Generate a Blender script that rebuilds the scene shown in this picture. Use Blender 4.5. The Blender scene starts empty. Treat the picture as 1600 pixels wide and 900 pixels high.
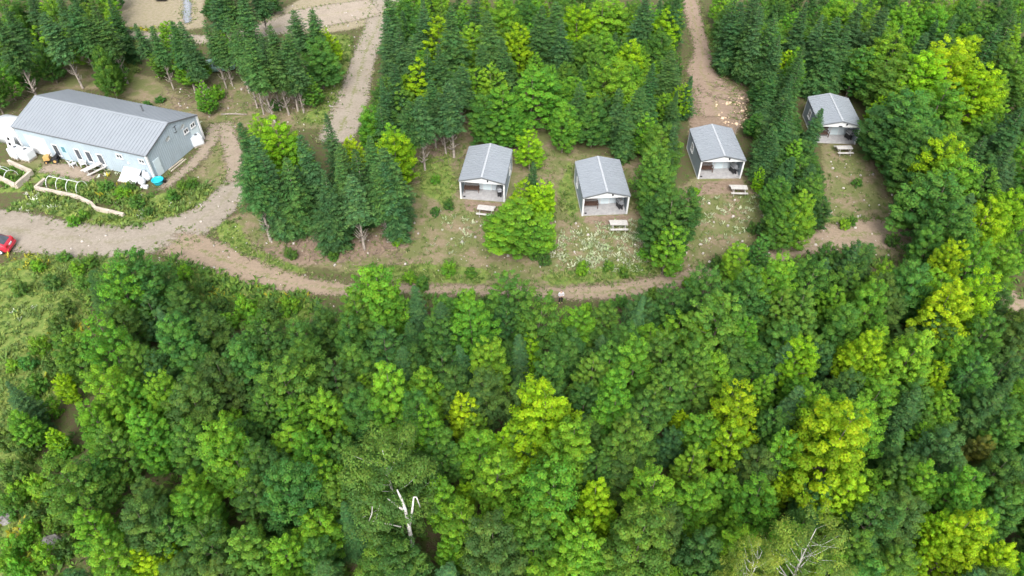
import bpy, math, random
import numpy as np
from mathutils import Vector, Matrix

scene = bpy.context.scene
col = scene.collection
R = math.radians

# ------------------------------------------------------------------ camera
cam_data = bpy.data.cameras.new('camera')
cam = bpy.data.objects.new('camera', cam_data); col.objects.link(cam)
cam.location = (0, 0, 47.0)
cam.rotation_euler = (R(90 - 44.423), 0, 0)
cam_data.sensor_width = 36.0
cam_data.lens = 36.0 * 1110.27 / 1600.0
cam_data.clip_start = 0.5; cam_data.clip_end = 9000
scene.camera = cam

# ------------------------------------------------------------------ sky and sun (bright overcast)
SUN_EL, SUN_AZ = 47.0, 180.0            # azimuth clockwise from +Y: light comes from behind the camera, left
world = bpy.data.worlds.new('World'); scene.world = world; world.use_nodes = True
wn = world.node_tree; wn.nodes.clear()
sky = wn.nodes.new('ShaderNodeTexSky'); sky.sky_type = 'NISHITA'; sky.sun_disc = False
sky.sun_elevation = R(SUN_EL); sky.sun_rotation = R(SUN_AZ); sky.dust_density = 4.0; sky.air_density = 1.0
hs = wn.nodes.new('ShaderNodeHueSaturation'); hs.inputs['Saturation'].default_value = 0.28
bg = wn.nodes.new('ShaderNodeBackground'); bg.inputs['Strength'].default_value = 0.15
wo = wn.nodes.new('ShaderNodeOutputWorld')
wn.links.new(sky.outputs[0], hs.inputs['Color']); wn.links.new(hs.outputs[0], bg.inputs['Color']); wn.links.new(bg.outputs[0], wo.inputs['Surface'])
sun_d = bpy.data.lights.new('sun', 'SUN'); sun_d.energy = 1.25; sun_d.angle = R(28); sun_d.color = (1.0, .96, .9)
sun = bpy.data.objects.new('sun', sun_d); col.objects.link(sun)
sd = Vector((math.sin(R(SUN_AZ)) * math.cos(R(SUN_EL)), math.cos(R(SUN_AZ)) * math.cos(R(SUN_EL)), math.sin(R(SUN_EL))))
sun.rotation_euler = sd.to_track_quat('Z', 'Y').to_euler()
vs = scene.view_settings
vs.view_transform = 'Standard'; vs.look = 'None'; vs.exposure = 1.18; vs.gamma = 1.0
cy = scene.cycles
cy.max_bounces = 6; cy.diffuse_bounces = 3; cy.glossy_bounces = 2; cy.transmission_bounces = 3; cy.transparent_max_bounces = 8
cy.use_denoising = True
try: cy.denoiser = 'OPENIMAGEDENOISE'
except Exception: pass

# ------------------------------------------------------------------ materials
class NT:
    def __init__(s, name):
        s.m = bpy.data.materials.new(name); s.m.use_nodes = True
        s.t = s.m.node_tree; s.t.nodes.clear()
        s.out = s.n('OutputMaterial')
    def n(s, t, **kw):
        x = s.t.nodes.new('ShaderNode' + t)
        for k, v in kw.items():
            if k in x.inputs: x.inputs[k].default_value = v
            else: setattr(x, k, v)
        return x
    def l(s, a, b): s.t.links.new(a, b)
    def noise(s, scale, detail=4, rough=.55, vec=None):
        x = s.n('TexNoise'); x.inputs['Scale'].default_value = scale; x.inputs['Detail'].default_value = detail; x.inputs['Roughness'].default_value = rough
        if vec is not None: s.l(vec, x.inputs['Vector'])
        return x.outputs['Fac']
    def math(s, op, a, b=None, c=None, clamp=False):
        x = s.n('Math'); x.operation = op; x.use_clamp = clamp
        for i, v in enumerate((a, b, c)):
            if v is None: continue
            if isinstance(v, (int, float)): x.inputs[i].default_value = v
            else: s.l(v, x.inputs[i])
        return x.outputs[0]
    def step(s, v, lo, hi):
        x = s.n('MapRange'); x.interpolation_type = 'SMOOTHSTEP'
        s.l(v, x.inputs['Value']); x.inputs['From Min'].default_value = lo; x.inputs['From Max'].default_value = hi
        return x.outputs[0]
    def mix(s, f, a, b, blend='MIX'):
        x = s.n('Mix'); x.data_type = 'RGBA'; x.blend_type = blend
        for i, v in ((0, f), (6, a), (7, b)):
            if isinstance(v, (int, float)): x.inputs[i].default_value = v
            elif isinstance(v, tuple): x.inputs[i].default_value = (*v, 1) if len(v) == 3 else v
            else: s.l(v, x.inputs[i])
        return x.outputs[2]
    def attr(s, name): return s.n('Attribute', attribute_name=name)
    def pos(s): return s.n('NewGeometry').outputs['Position']
    def bsdf(s, color, rough=.7, metal=0.0, spec=.3, bump=None, bstr=.3, bdist=.05):
        p = s.n('BsdfPrincipled')
        if isinstance(color, tuple): p.inputs['Base Color'].default_value = (*color, 1)
        else: s.l(color, p.inputs['Base Color'])
        if isinstance(rough, (int, float)): p.inputs['Roughness'].default_value = rough
        else: s.l(rough, p.inputs['Roughness'])
        p.inputs['Metallic'].default_value = metal; p.inputs['Specular IOR Level'].default_value = spec
        if bump is not None:
            b = s.n('Bump'); b.inputs['Strength'].default_value = bstr; b.inputs['Distance'].default_value = bdist
            s.l(bump, b.inputs['Height']); s.l(b.outputs[0], p.inputs['Normal'])
        return p.outputs[0]
    def done(s, sh): s.l(sh, s.out.inputs['Surface']); return s.m

def plain(name, c, rough=.6, metal=0.0, var=.18, scale=2.5, spec=.3, dirt=None):
    t = NT(name)
    tc = t.n('TexCoord').outputs['Object']
    n = t.noise(scale, 6, .6, tc)
    a = tuple(v * (1 - var) for v in c); b = tuple(min(1, v * (1 + var)) for v in c)
    cc = t.mix(t.step(n, .3, .7), a, b)
    if dirt: cc = t.mix(t.math('MULTIPLY', t.step(t.noise(scale * .6, 7, .65, tc), .5, .75), .55), cc, dirt)
    return t.done(t.bsdf(cc, rough, metal, spec))

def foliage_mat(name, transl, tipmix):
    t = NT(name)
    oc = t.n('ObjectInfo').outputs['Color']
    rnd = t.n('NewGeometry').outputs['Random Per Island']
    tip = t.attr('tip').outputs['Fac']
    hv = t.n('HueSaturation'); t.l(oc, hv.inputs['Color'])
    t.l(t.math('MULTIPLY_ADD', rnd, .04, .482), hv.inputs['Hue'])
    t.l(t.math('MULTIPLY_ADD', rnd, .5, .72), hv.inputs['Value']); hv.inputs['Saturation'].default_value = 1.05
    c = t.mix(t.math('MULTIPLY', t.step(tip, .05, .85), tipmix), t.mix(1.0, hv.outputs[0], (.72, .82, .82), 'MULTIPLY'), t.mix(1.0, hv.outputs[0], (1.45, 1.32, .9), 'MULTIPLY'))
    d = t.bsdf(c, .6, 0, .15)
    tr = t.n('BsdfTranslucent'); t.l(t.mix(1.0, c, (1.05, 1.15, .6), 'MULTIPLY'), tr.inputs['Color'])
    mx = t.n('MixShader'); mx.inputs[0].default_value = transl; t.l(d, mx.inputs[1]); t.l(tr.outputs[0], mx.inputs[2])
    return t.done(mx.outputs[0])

M = {}
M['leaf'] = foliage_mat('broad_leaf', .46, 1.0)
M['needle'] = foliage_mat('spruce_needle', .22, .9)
M['bark'] = plain('grey_bark', (.17, .14, .115), .9, var=.4, scale=6)
M['sbark'] = plain('pale_spruce_bark', (.27, .235, .205), .9, var=.35, scale=6)
M['wbark'] = plain('white_birch_bark', (.52, .5, .475), .8, var=.25, scale=5, dirt=(.3, .26, .23))
M['metal_roof'] = plain('galvanised_roof', (.26, .285, .315), .45, .12, .03, .5, spec=.4)
M['ridge'] = plain('ridge_metal', (.42, .44, .47), .5, .1, .05)
M['pale_wall'] = plain('pale_blue_siding', (.36, .43, .485), .5, var=.05, scale=.8, dirt=(.31, .365, .405))
M['cabin_wall'] = plain('blue_grey_siding', (.25, .295, .335), .55, var=.06, scale=1, dirt=(.24, .27, .29))
M['porch_wall'] = plain('light_grey_siding', (.50, .56, .60), .55, var=.06, scale=1)
M['white'] = plain('white_trim', (.64, .65, .66), .5, var=.05, scale=2, dirt=(.66, .65, .62))
M['pale_door'] = plain('pale_door_paint', (.58, .67, .71), .4, var=.03, scale=2)
M['blue_door'] = plain('blue_door_paint', (.40, .52, .66), .45, var=.05)
M['dark_trim'] = plain('charcoal_trim', (.13, .14, .155), .5, var=.1)
M['black'] = plain('black_plastic', (.022, .022, .025), .5, var=.2)
M['steel'] = plain('grey_steel', (.33, .34, .36), .35, .6, .1)
M['dgrey'] = plain('dark_grey_enamel', (.10, .105, .115), .4, var=.15)
M['deck'] = plain('weathered_deck', (.35, .345, .35), .8, var=.14, scale=3, dirt=(.33, .31, .30))
M['table_wood'] = plain('weathered_table_wood', (.46, .44, .42), .8, var=.14, scale=4, dirt=(.45, .41, .38))
M['brown_wood'] = plain('dark_brown_wood', (.09, .055, .042), .6, var=.3, scale=5)
M['timber'] = plain('pale_timber', (.44, .385, .32), .85, var=.2, scale=2, dirt=(.38, .33, .25))
M['glass'] = plain('window_glass', (.06, .07, .085), .08, var=.2, spec=.6)
M['teal_glass'] = plain('teal_pane', (.10, .24, .28), .1, var=.1, spec=.6)
M['turquoise'] = plain('turquoise_plastic', (.02, .42, .55), .4, var=.06)
M['plastic'] = plain('white_plastic', (.60, .63, .66), .45, var=.06, dirt=(.6, .61, .6))
M['red'] = plain('red_car_paint', (.52, .035, .06), .22, .1, .05, spec=.6)
M['dark_paint'] = plain('dark_car_paint', (.03, .032, .036), .25, .1, .05, spec=.6)
M['teal_paint'] = plain('faded_teal_paint', (.22, .36, .34), .35, 0, .1)
M['lamp_red'] = plain('red_tail_lamp', (.42, .01, .015), .2, var=.1)
M['tan_paint'] = plain('tan_machine_paint', (.48, .30, .11), .5, var=.15)
M['rock'] = plain('grey_rock', (.19, .18, .175), .9, var=.35, scale=2.5)
M['skin'] = plain('skin', (.55, .36, .27), .6, var=.04)
M['shirt'] = plain('pale_grey_knit', (.60, .57, .60), .9, var=.12, scale=9)
M['vest'] = plain('grey_cloth', (.27, .28, .33), .9, var=.1, scale=9)
M['trouser'] = plain('black_cloth', (.02, .02, .024), .85, var=.2)
M['hair'] = plain('brown_hair', (.09, .06, .045), .7, var=.25)
M['dead_wood'] = plain('dead_twig', (.20, .15, .12), .9, var=.4, scale=8)  # own brown of dead fallen branches

t = NT('plants'); ca = t.attr('tint').outputs['Color']
d = t.bsdf(ca, .7, 0, .2); tr = t.n('BsdfTranslucent'); t.l(ca, tr.inputs['Color'])
mx = t.n('MixShader'); mx.inputs[0].default_value = .25; t.l(d, mx.inputs[1]); t.l(tr.outputs[0], mx.inputs[2])
M['plants'] = t.done(mx.outputs[0])

# ground: litter, dry grass, green grass, tan field and bare soil, blended by surveyed patches broken up with noise
t = NT('ground_cover'); p = t.pos()
nA, nB, nC, nD = t.noise(.45, 6, .6, p), t.noise(2.2, 6, .65, p), t.noise(9, 5, .7, p), t.noise(30, 3, .7, p)
def lay(base, name, ca, cb, sel, amt=1.1):
    w = t.math('ADD', t.attr(name).outputs['Fac'], t.math('MULTIPLY', t.math('SUBTRACT', nB, .5), amt))
    w = t.math('ADD', w, t.math('MULTIPLY', t.math('SUBTRACT', nA, .5), .6))
    return t.mix(t.step(w, .36, .64), base, t.mix(sel, ca, cb))
c = t.mix(t.step(nB, .4, .62), (.105, .082, .05), (.085, .115, .035))
c = lay(c, 'dry', (.255, .197, .138), (.205, .178, .10), t.step(nB, .4, .6))
c = t.mix(t.math('MULTIPLY', t.math('MULTIPLY', t.attr('dry').outputs['Fac'], t.step(nA, .40, .56)), .85), c, (.135, .16, .055))
c = lay(c, 'tan', (.31, .265, .195), (.26, .23, .14), t.step(nB, .4, .62))
c = lay(c, 'soil', (.21, .155, .115), (.275, .207, .155), t.step(nB, .38, .62))
c = lay(c, 'grass', (.13, .2, .045), (.21, .25, .07), t.step(nB, .42, .64), .8)
c = t.mix(t.step(nC, .52, .72), c, t.mix(1.0, c, (.62, .62, .62), 'MULTIPLY'))
c = t.mix(t.step(nD, .55, .75), c, t.mix(1.0, c, (1.4, 1.38, 1.36), 'MULTIPLY'))
M['ground'] = t.done(t.bsdf(c, .95, 0, .1, nC, .6, .12))

def road_mat(name, ca, cb, green, centre, side_lo=.25, side_hi=.6):
    t = NT(name); p = t.pos()
    nA, nB, nC = t.noise(.5, 5, .6, p), t.noise(3, 6, .65, p), t.noise(14, 5, .75, p)
    c = t.mix(t.step(t.math('MULTIPLY_ADD', nB, .6, t.math('MULTIPLY', nA, .4)), .4, .6), ca, cb)
    if centre:
        lat = t.math('ABSOLUTE', t.attr('lat').outputs['Fac'])
        g = t.math('ADD', t.math('MULTIPLY_ADD', lat, -1.6, .62), t.math('MULTIPLY', t.math('SUBTRACT', nB, .5), 1.6))
        g = t.math('ADD', g, t.math('MULTIPLY', t.math('SUBTRACT', nA, .5), 1.0))
        c = t.mix(t.math('MULTIPLY', t.step(g, .4, .75), centre), c, green)
    c = t.mix(t.step(nC, .5, .7), c, t.mix(1.0, c, (.66, .65, .64), 'MULTIPLY'))
    c = t.mix(t.step(t.noise(40, 3, .7, p), .56, .72), c, t.mix(1.0, c, (1.4, 1.4, 1.4), 'MULTIPLY'))
    b = t.bsdf(c, .95, 0, .1, nC, .5, .05)
    a = t.math('ADD', t.attr('edge').outputs['Fac'], t.math('MULTIPLY', t.math('SUBTRACT', nB, .5), 1.1))
    a = t.math('ADD', a, t.math('MULTIPLY', t.math('SUBTRACT', nA, .5), .7))
    tr = t.n('BsdfTransparent'); mx = t.n('MixShader')
    t.l(t.step(a, side_lo, side_hi), mx.inputs[0]); t.l(tr.outputs[0], mx.inputs[1]); t.l(b, mx.inputs[2])
    return t.done(mx.outputs[0])
M['gravel_road'] = road_mat('gravel_road', (.305, .268, .224), (.25, .217, .175), (.2, .2, .1), .35)
M['gravel_track'] = road_mat('gravel_track', (.33, .288, .24), (.275, .236, .19), (.19, .2, .09), .9)
M['upper_lane'] = road_mat('upper_lane', (.35, .30, .245), (.29, .245, .195), (.25, .24, .1), .4)
M['dirt_lane'] = road_mat('dirt_lane', (.31, .24, .18), (.255, .2, .145), (.17, .19, .07), .85)
M['dirt_track'] = road_mat('dirt_track', (.29, .22, .17), (.25, .185, .14), (.2, .2, .08), .6)
M['foot_path'] = road_mat('foot_path', (.31, .255, .2), (.26, .21, .165), (.2, .2, .1), .2)
M['stone_strip'] = road_mat('stone_strip', (.34, .36, .40), (.24, .26, .29), (.2, .2, .1), 0)

# ------------------------------------------------------------------ helpers
def tag(o, label=None, cat=None, group=None, kind=None):
    if label: o['label'] = label
    if cat: o['category'] = cat
    if group: o['group'] = group
    if kind: o['kind'] = kind
    return o

def link(o, parent=None):
    col.objects.link(o)
    if parent is not None: o.parent = parent
    return o

def empty(name, loc=(0, 0, 0), rz=0.0):
    o = bpy.data.objects.new(name, None); o.empty_display_size = .3
    o.location = loc; o.rotation_euler = (0, 0, rz)
    return link(o)

def mesh_np(name, v, f, mat, smooth=False):
    """v (N,3), f (M,k) with the same k for all faces"""
    v = np.asarray(v, dtype=np.float32); f = np.asarray(f, dtype=np.int32); k = f.shape[1]
    me = bpy.data.meshes.new(name)
    me.vertices.add(len(v)); me.vertices.foreach_set('co', v.ravel())
    me.loops.add(f.size); me.loops.foreach_set('vertex_index', f.ravel())
    me.polygons.add(len(f)); me.polygons.foreach_set('loop_start', np.arange(0, f.size, k, dtype=np.int32))
    if smooth: me.polygons.foreach_set('use_smooth', np.ones(len(f), dtype=bool))
    me.update(calc_edges=True); me.validate()
    me.materials.append(M[mat])
    return me

class MB:
    def __init__(s): s.v = []; s.f = []
    def add(s, vs, fs):
        o = len(s.v); s.v += [tuple(x) for x in vs]; s.f += [tuple(i + o for i in q) for q in fs]; return s
    def box(s, c, d, rz=0.0, rx=0.0, ry=0.0):
        m = Matrix.Rotation(rz, 3, 'Z') @ Matrix.Rotation(ry, 3, 'Y') @ Matrix.Rotation(rx, 3, 'X')
        vs = [Vector(c) + m @ Vector((x * d[0] / 2, y * d[1] / 2, z * d[2] / 2)) for z in (-1, 1) for x, y in ((-1, -1), (1, -1), (1, 1), (-1, 1))]
        return s.add(vs, [(3, 2, 1, 0), (4, 5, 6, 7), (0, 1, 5, 4), (1, 2, 6, 5), (2, 3, 7, 6), (3, 0, 4, 7)])
    def span(s, a, b): return s.box([(a[i] + b[i]) / 2 for i in range(3)], [abs(b[i] - a[i]) for i in range(3)])
    def prism(s, poly, o, ax, ay, n, depth):
        o, ax, ay, n = map(Vector, (o, ax, ay, n)); k = len(poly)
        a = [o + ax * x + ay * y for x, y in poly]; b = [q + n * depth for q in a]
        return s.add(a + b, [tuple(range(k))[::-1], tuple(range(k, 2 * k))] + [(i, (i + 1) % k, k + (i + 1) % k, k + i) for i in range(k)])
    def tube(s, pts, rad, n=8):
        pts = [Vector(q) for q in pts]
        if isinstance(rad, (int, float)): rad = [rad] * len(pts)
        vs = []; fs = []
        for i, q in enumerate(pts):
            d = (pts[min(i + 1, len(pts) - 1)] - pts[max(i - 1, 0)]).normalized()
            u = d.orthogonal().normalized() if i == 0 else (u - d * u.dot(d)).normalized()
            w = d.cross(u)
            for k in range(n):
                a = 2 * math.pi * k / n; vs.append(q + (u * math.cos(a) + w * math.sin(a)) * rad[i])
        for i in range(len(pts) - 1):
            for k in range(n):
                fs.append((i * n + k, i * n + (k + 1) % n, (i + 1) * n + (k + 1) % n, (i + 1) * n + k))
        fs += [tuple(range(n))[::-1], tuple((len(pts) - 1) * n + k for k in range(n))]
        return s.add(vs, fs)
    def lathe(s, prof, o=(0, 0, 0), n=14):
        vs = []; fs = []
        for r, z in prof:
            for k in range(n):
                a = 2 * math.pi * k / n; vs.append((o[0] + r * math.cos(a), o[1] + r * math.sin(a), o[2] + z))
        for i in range(len(prof) - 1):
            for k in range(n): fs.append((i * n + k, i * n + (k + 1) % n, (i + 1) * n + (k + 1) % n, (i + 1) * n + k))
        fs += [tuple(range(n))[::-1], tuple((len(prof) - 1) * n + k for k in range(n))]
        return s.add(vs, fs)
    def mesh(s, name, mat, smooth=False):
        me = bpy.data.meshes.new(name); me.from_pydata(s.v, [], s.f); me.update()
        me.materials.append(M[mat])
        if smooth: me.polygons.foreach_set('use_smooth', np.ones(len(me.polygons), dtype=bool))
        return me
    def build(s, name, mat, parent=None, bevel=0, smooth=False):
        o = link(bpy.data.objects.new(name, s.mesh(name, mat, smooth)), parent)
        if bevel:
            b = o.modifiers.new('bevel', 'BEVEL'); b.width = bevel; b.segments = 2; b.limit_method = 'ANGLE'
        return o

def copy_tree(o, parent=None):
    c = o.copy(); col.objects.link(c); c.parent = parent
    for ch in list(o.children): copy_tree(ch, c)
    return c

# survey tables, all in metres
ROADS = {
  'gravel_road': [([(-58.49, 57.26), (-52.96, 56.85), (-47.0, 55.42), (-42.14, 54.72), (-37.71, 55.02), (-34.35, 56.64), (-32.12, 59.07), (-30.95, 62.07), (-30.25, 65.36)], [3.2, 3.0, 2.9, 2.6, 2.7, 2.9, 2.5, 2.2, 1.8])],
  'gravel_track': [([(-21.35, 72.47), (-20.93, 76.73), (-20.78, 82.12), (-20.83, 88.88), (-20.89, 96.4), (-20.42, 103.7), (-20.1, 111.78), (-20.35, 124.98)], [2.2, 2.4, 2.4, 2.0, 1.9, 2.1, 2.6, 2.8])],
  'dirt_lane': [([(-35.51, 55.22), (-30.58, 52.96), (-26.17, 50.81), (-21.34, 48.74), (-16.3, 47.78), (-10.87, 47.78), (-6.03, 47.7), (0.0, 47.44), (6.0, 47.27), (10.25, 47.7), (14.65, 48.83), (17.87, 49.72), (21.85, 50.99), (27.39, 52.96), (33.29, 55.42), (38.01, 55.82), (41.81, 53.93), (44.98, 49.72), (46.88, 45.03), (49.16, 40.77)], [2.0, 2.1, 1.8, 1.4, 1.1, 0.9, 0.85, 0.9, 1.1, 1.2, 1.2, 1.1, 1.0, 1.1, 2.0, 2.7, 1.4, 1.2, 1.4, 1.4])],
  'upper_lane': [([(-65.51, 103.7), (-59.12, 102.18), (-51.05, 100.9), (-43.24, 100.06), (-37.41, 103.04), (-31.52, 107.06), (-21.32, 111.78)], [1.5, 1.5, 1.5, 1.5, 2.6, 4.2, 3.6])],
  'dirt_track': [([(29.93, 124.98), (28.43, 111.78), (27.73, 102.61), (27.12, 95.41), (25.95, 90.68), (26.39, 85.41), (25.74, 78.22)], [1.6, 1.5, 1.4, 1.4, 2.1, 2.6, 2.4]), ([(26.22, 85.41), (28.46, 84.07), (30.92, 82.12)], [2.0, 1.6, 1.2])],
  'foot_path': [([(-36.16, 77.47), (-36.18, 71.11), (-36.92, 67.59), (-38.14, 64.76), (-38.23, 62.99)], [1.4, 1.0, 0.9, 0.8, 0.9]), ([(-35.76, 77.47), (-33.2, 71.78), (-30.51, 64.76)], [1.0, 1.2, 1.3]), ([(-54.1, 67.59), (-50.11, 66.84), (-46.49, 65.12)], [1.0, 1.3, 0.9])],
  'stone_strip': [([(-56.0, 124.98), (-52.39, 114.26), (-49.35, 105.25)], [0.75, 0.75, 0.6])],
}
PATCHES = {
  'dry': [([(-11.86, 69.13), (-8.96, 80.53), (-5.5, 85.41), (0.0, 71.11), (6.41, 96.4), (9.3, 91.6), (7.07, 76.0), (7.87, 70.44), (15.19, 69.13), (14.42, 60.71), (21.74, 66.59), (29.19, 65.97), (26.04, 56.43), (19.24, 52.01), (16.02, 49.72), (3.62, 47.78), (-9.72, 48.39), (-17.41, 50.62), (-25.24, 52.01), (-30.43, 59.07), (-20.39, 59.61), (-12.24, 59.61)], 1.2), ([(36.98, 72.47), (42.81, 73.85), (40.95, 61.84), (42.77, 53.93), (37.85, 52.01), (32.48, 54.92), (33.31, 59.61)], 1.0), ([(-41.23, 82.12), (-40.36, 88.88), (-24.74, 82.12), (-20.41, 76.0), (-27.48, 76.0), (-33.76, 76.0), (-30.13, 64.16), (-32.45, 61.27), (-36.52, 59.07), (-35.7, 67.22), (-35.07, 72.47)], 1.5), ([(-50.93, 83.74), (-52.78, 90.68), (-49.04, 88.88), (-37.81, 78.98), (-39.18, 78.22)], 1.2), ([(-58.95, 68.48), (-54.83, 69.13), (-47.31, 65.36), (-48.92, 64.16), (-57.66, 65.97)], 0.8), ([(-75.41, 100.48), (-55.28, 92.54), (-52.86, 85.41), (-62.58, 85.41), (-66.8, 83.74)], 1.5), ([(-36.86, 25.57), (-35.69, 25.07), (-31.61, 23.15), (-31.63, 22.23), (-35.86, 23.62)], 0.8)],
  'tan': [([(-69.87, 124.98), (-53.36, 124.98), (-46.25, 104.36), (-52.45, 102.18), (-61.08, 103.48)], 1.2), ([(-40.17, 102.61), (-36.27, 110.58), (-31.94, 119.44), (-19.16, 119.44), (-19.06, 105.92), (-26.78, 102.61), (-34.18, 101.54)], 1.2)],
  'soil': [([(24.97, 91.6), (30.67, 84.57), (28.94, 78.22), (27.16, 74.56), (21.57, 74.56), (22.96, 83.74)], 1.0), ([(-9.18, 83.74), (-7.1, 83.74), (-7.76, 74.56), (-8.89, 69.13), (-10.67, 72.47)], 1.0), ([(-5.4, 61.61), (-0.69, 60.94), (-1.69, 59.07), (-4.76, 59.61)], 0.6), ([(7.55, 58.74), (12.5, 58.96), (12.3, 57.26), (7.66, 57.47)], 0.5), ([(20.55, 64.88), (25.75, 65.12), (25.6, 62.99), (19.89, 62.41)], 0.6), ([(-26.12, 52.96), (-20.62, 51.08), (-15.14, 52.01), (-10.29, 53.93), (-13.12, 55.92), (-20.89, 55.42)], 1.0)],
  'grass': [([(-51.75, 49.72), (-47.68, 52.77), (-42.8, 53.25), (-38.22, 52.96), (-38.84, 45.43), (-35.61, 36.57), (-38.1, 33.98), (-31.03, 20.02), (-36.56, 20.02)], 1.2), ([(-34.7, 52.01), (-29.23, 50.62), (-19.14, 46.93), (-17.92, 43.83), (-26.71, 42.27), (-32.05, 47.96)], 0.8), ([(-58.92, 62.99), (-52.75, 64.76), (-45.6, 62.99), (-39.56, 59.07), (-33.81, 59.07), (-32.09, 63.57), (-35.64, 64.76), (-39.08, 62.41), (-54.22, 67.85), (-53.31, 62.99)], 0.8), ([(-54.1, 59.07), (-50.56, 60.16), (-44.53, 57.26), (-38.98, 56.64), (-33.81, 59.07), (-42.14, 59.61), (-51.91, 62.99)], 0.8), ([(-31.78, 59.07), (-28.3, 57.47), (-26.05, 53.93), (-19.81, 50.17), (-23.41, 49.72), (-28.8, 53.44)], 0.7), ([(-28.01, 101.54), (-24.21, 101.54), (-22.91, 96.4), (-21.58, 80.53), (-22.91, 76.73), (-26.22, 77.47), (-25.05, 83.74), (-25.41, 92.54)], 0.8), ([(-58.28, 100.06), (-54.75, 99.44), (-51.46, 90.68), (-50.84, 84.57), (-53.12, 87.12)], 0.8), ([(-61.62, 104.8), (-52.98, 103.7), (-52.22, 101.54), (-60.73, 102.61)], 0.6), ([(29.8, 109.39), (30.2, 98.41), (27.78, 88.88), (27.57, 94.44)], 0.8), ([(-16.09, 50.17), (-8.79, 51.54), (-2.49, 50.62), (-2.43, 48.39), (-9.77, 48.83)], 0.8), ([(2.46, 49.72), (16.48, 52.48), (16.09, 50.17), (3.64, 48.22)], 0.7), ([(33.14, 59.07), (40.16, 58.0), (43.31, 54.42), (40.88, 56.43), (33.23, 57.26)], 0.5), ([(-11.11, 69.13), (-7.49, 70.44), (-5.96, 62.99), (-7.56, 60.71), (-9.82, 62.99)], 1.0), ([(6.67, 69.13), (7.14, 59.61), (6.06, 58.53), (4.91, 62.99)], 0.6)],
}
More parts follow.
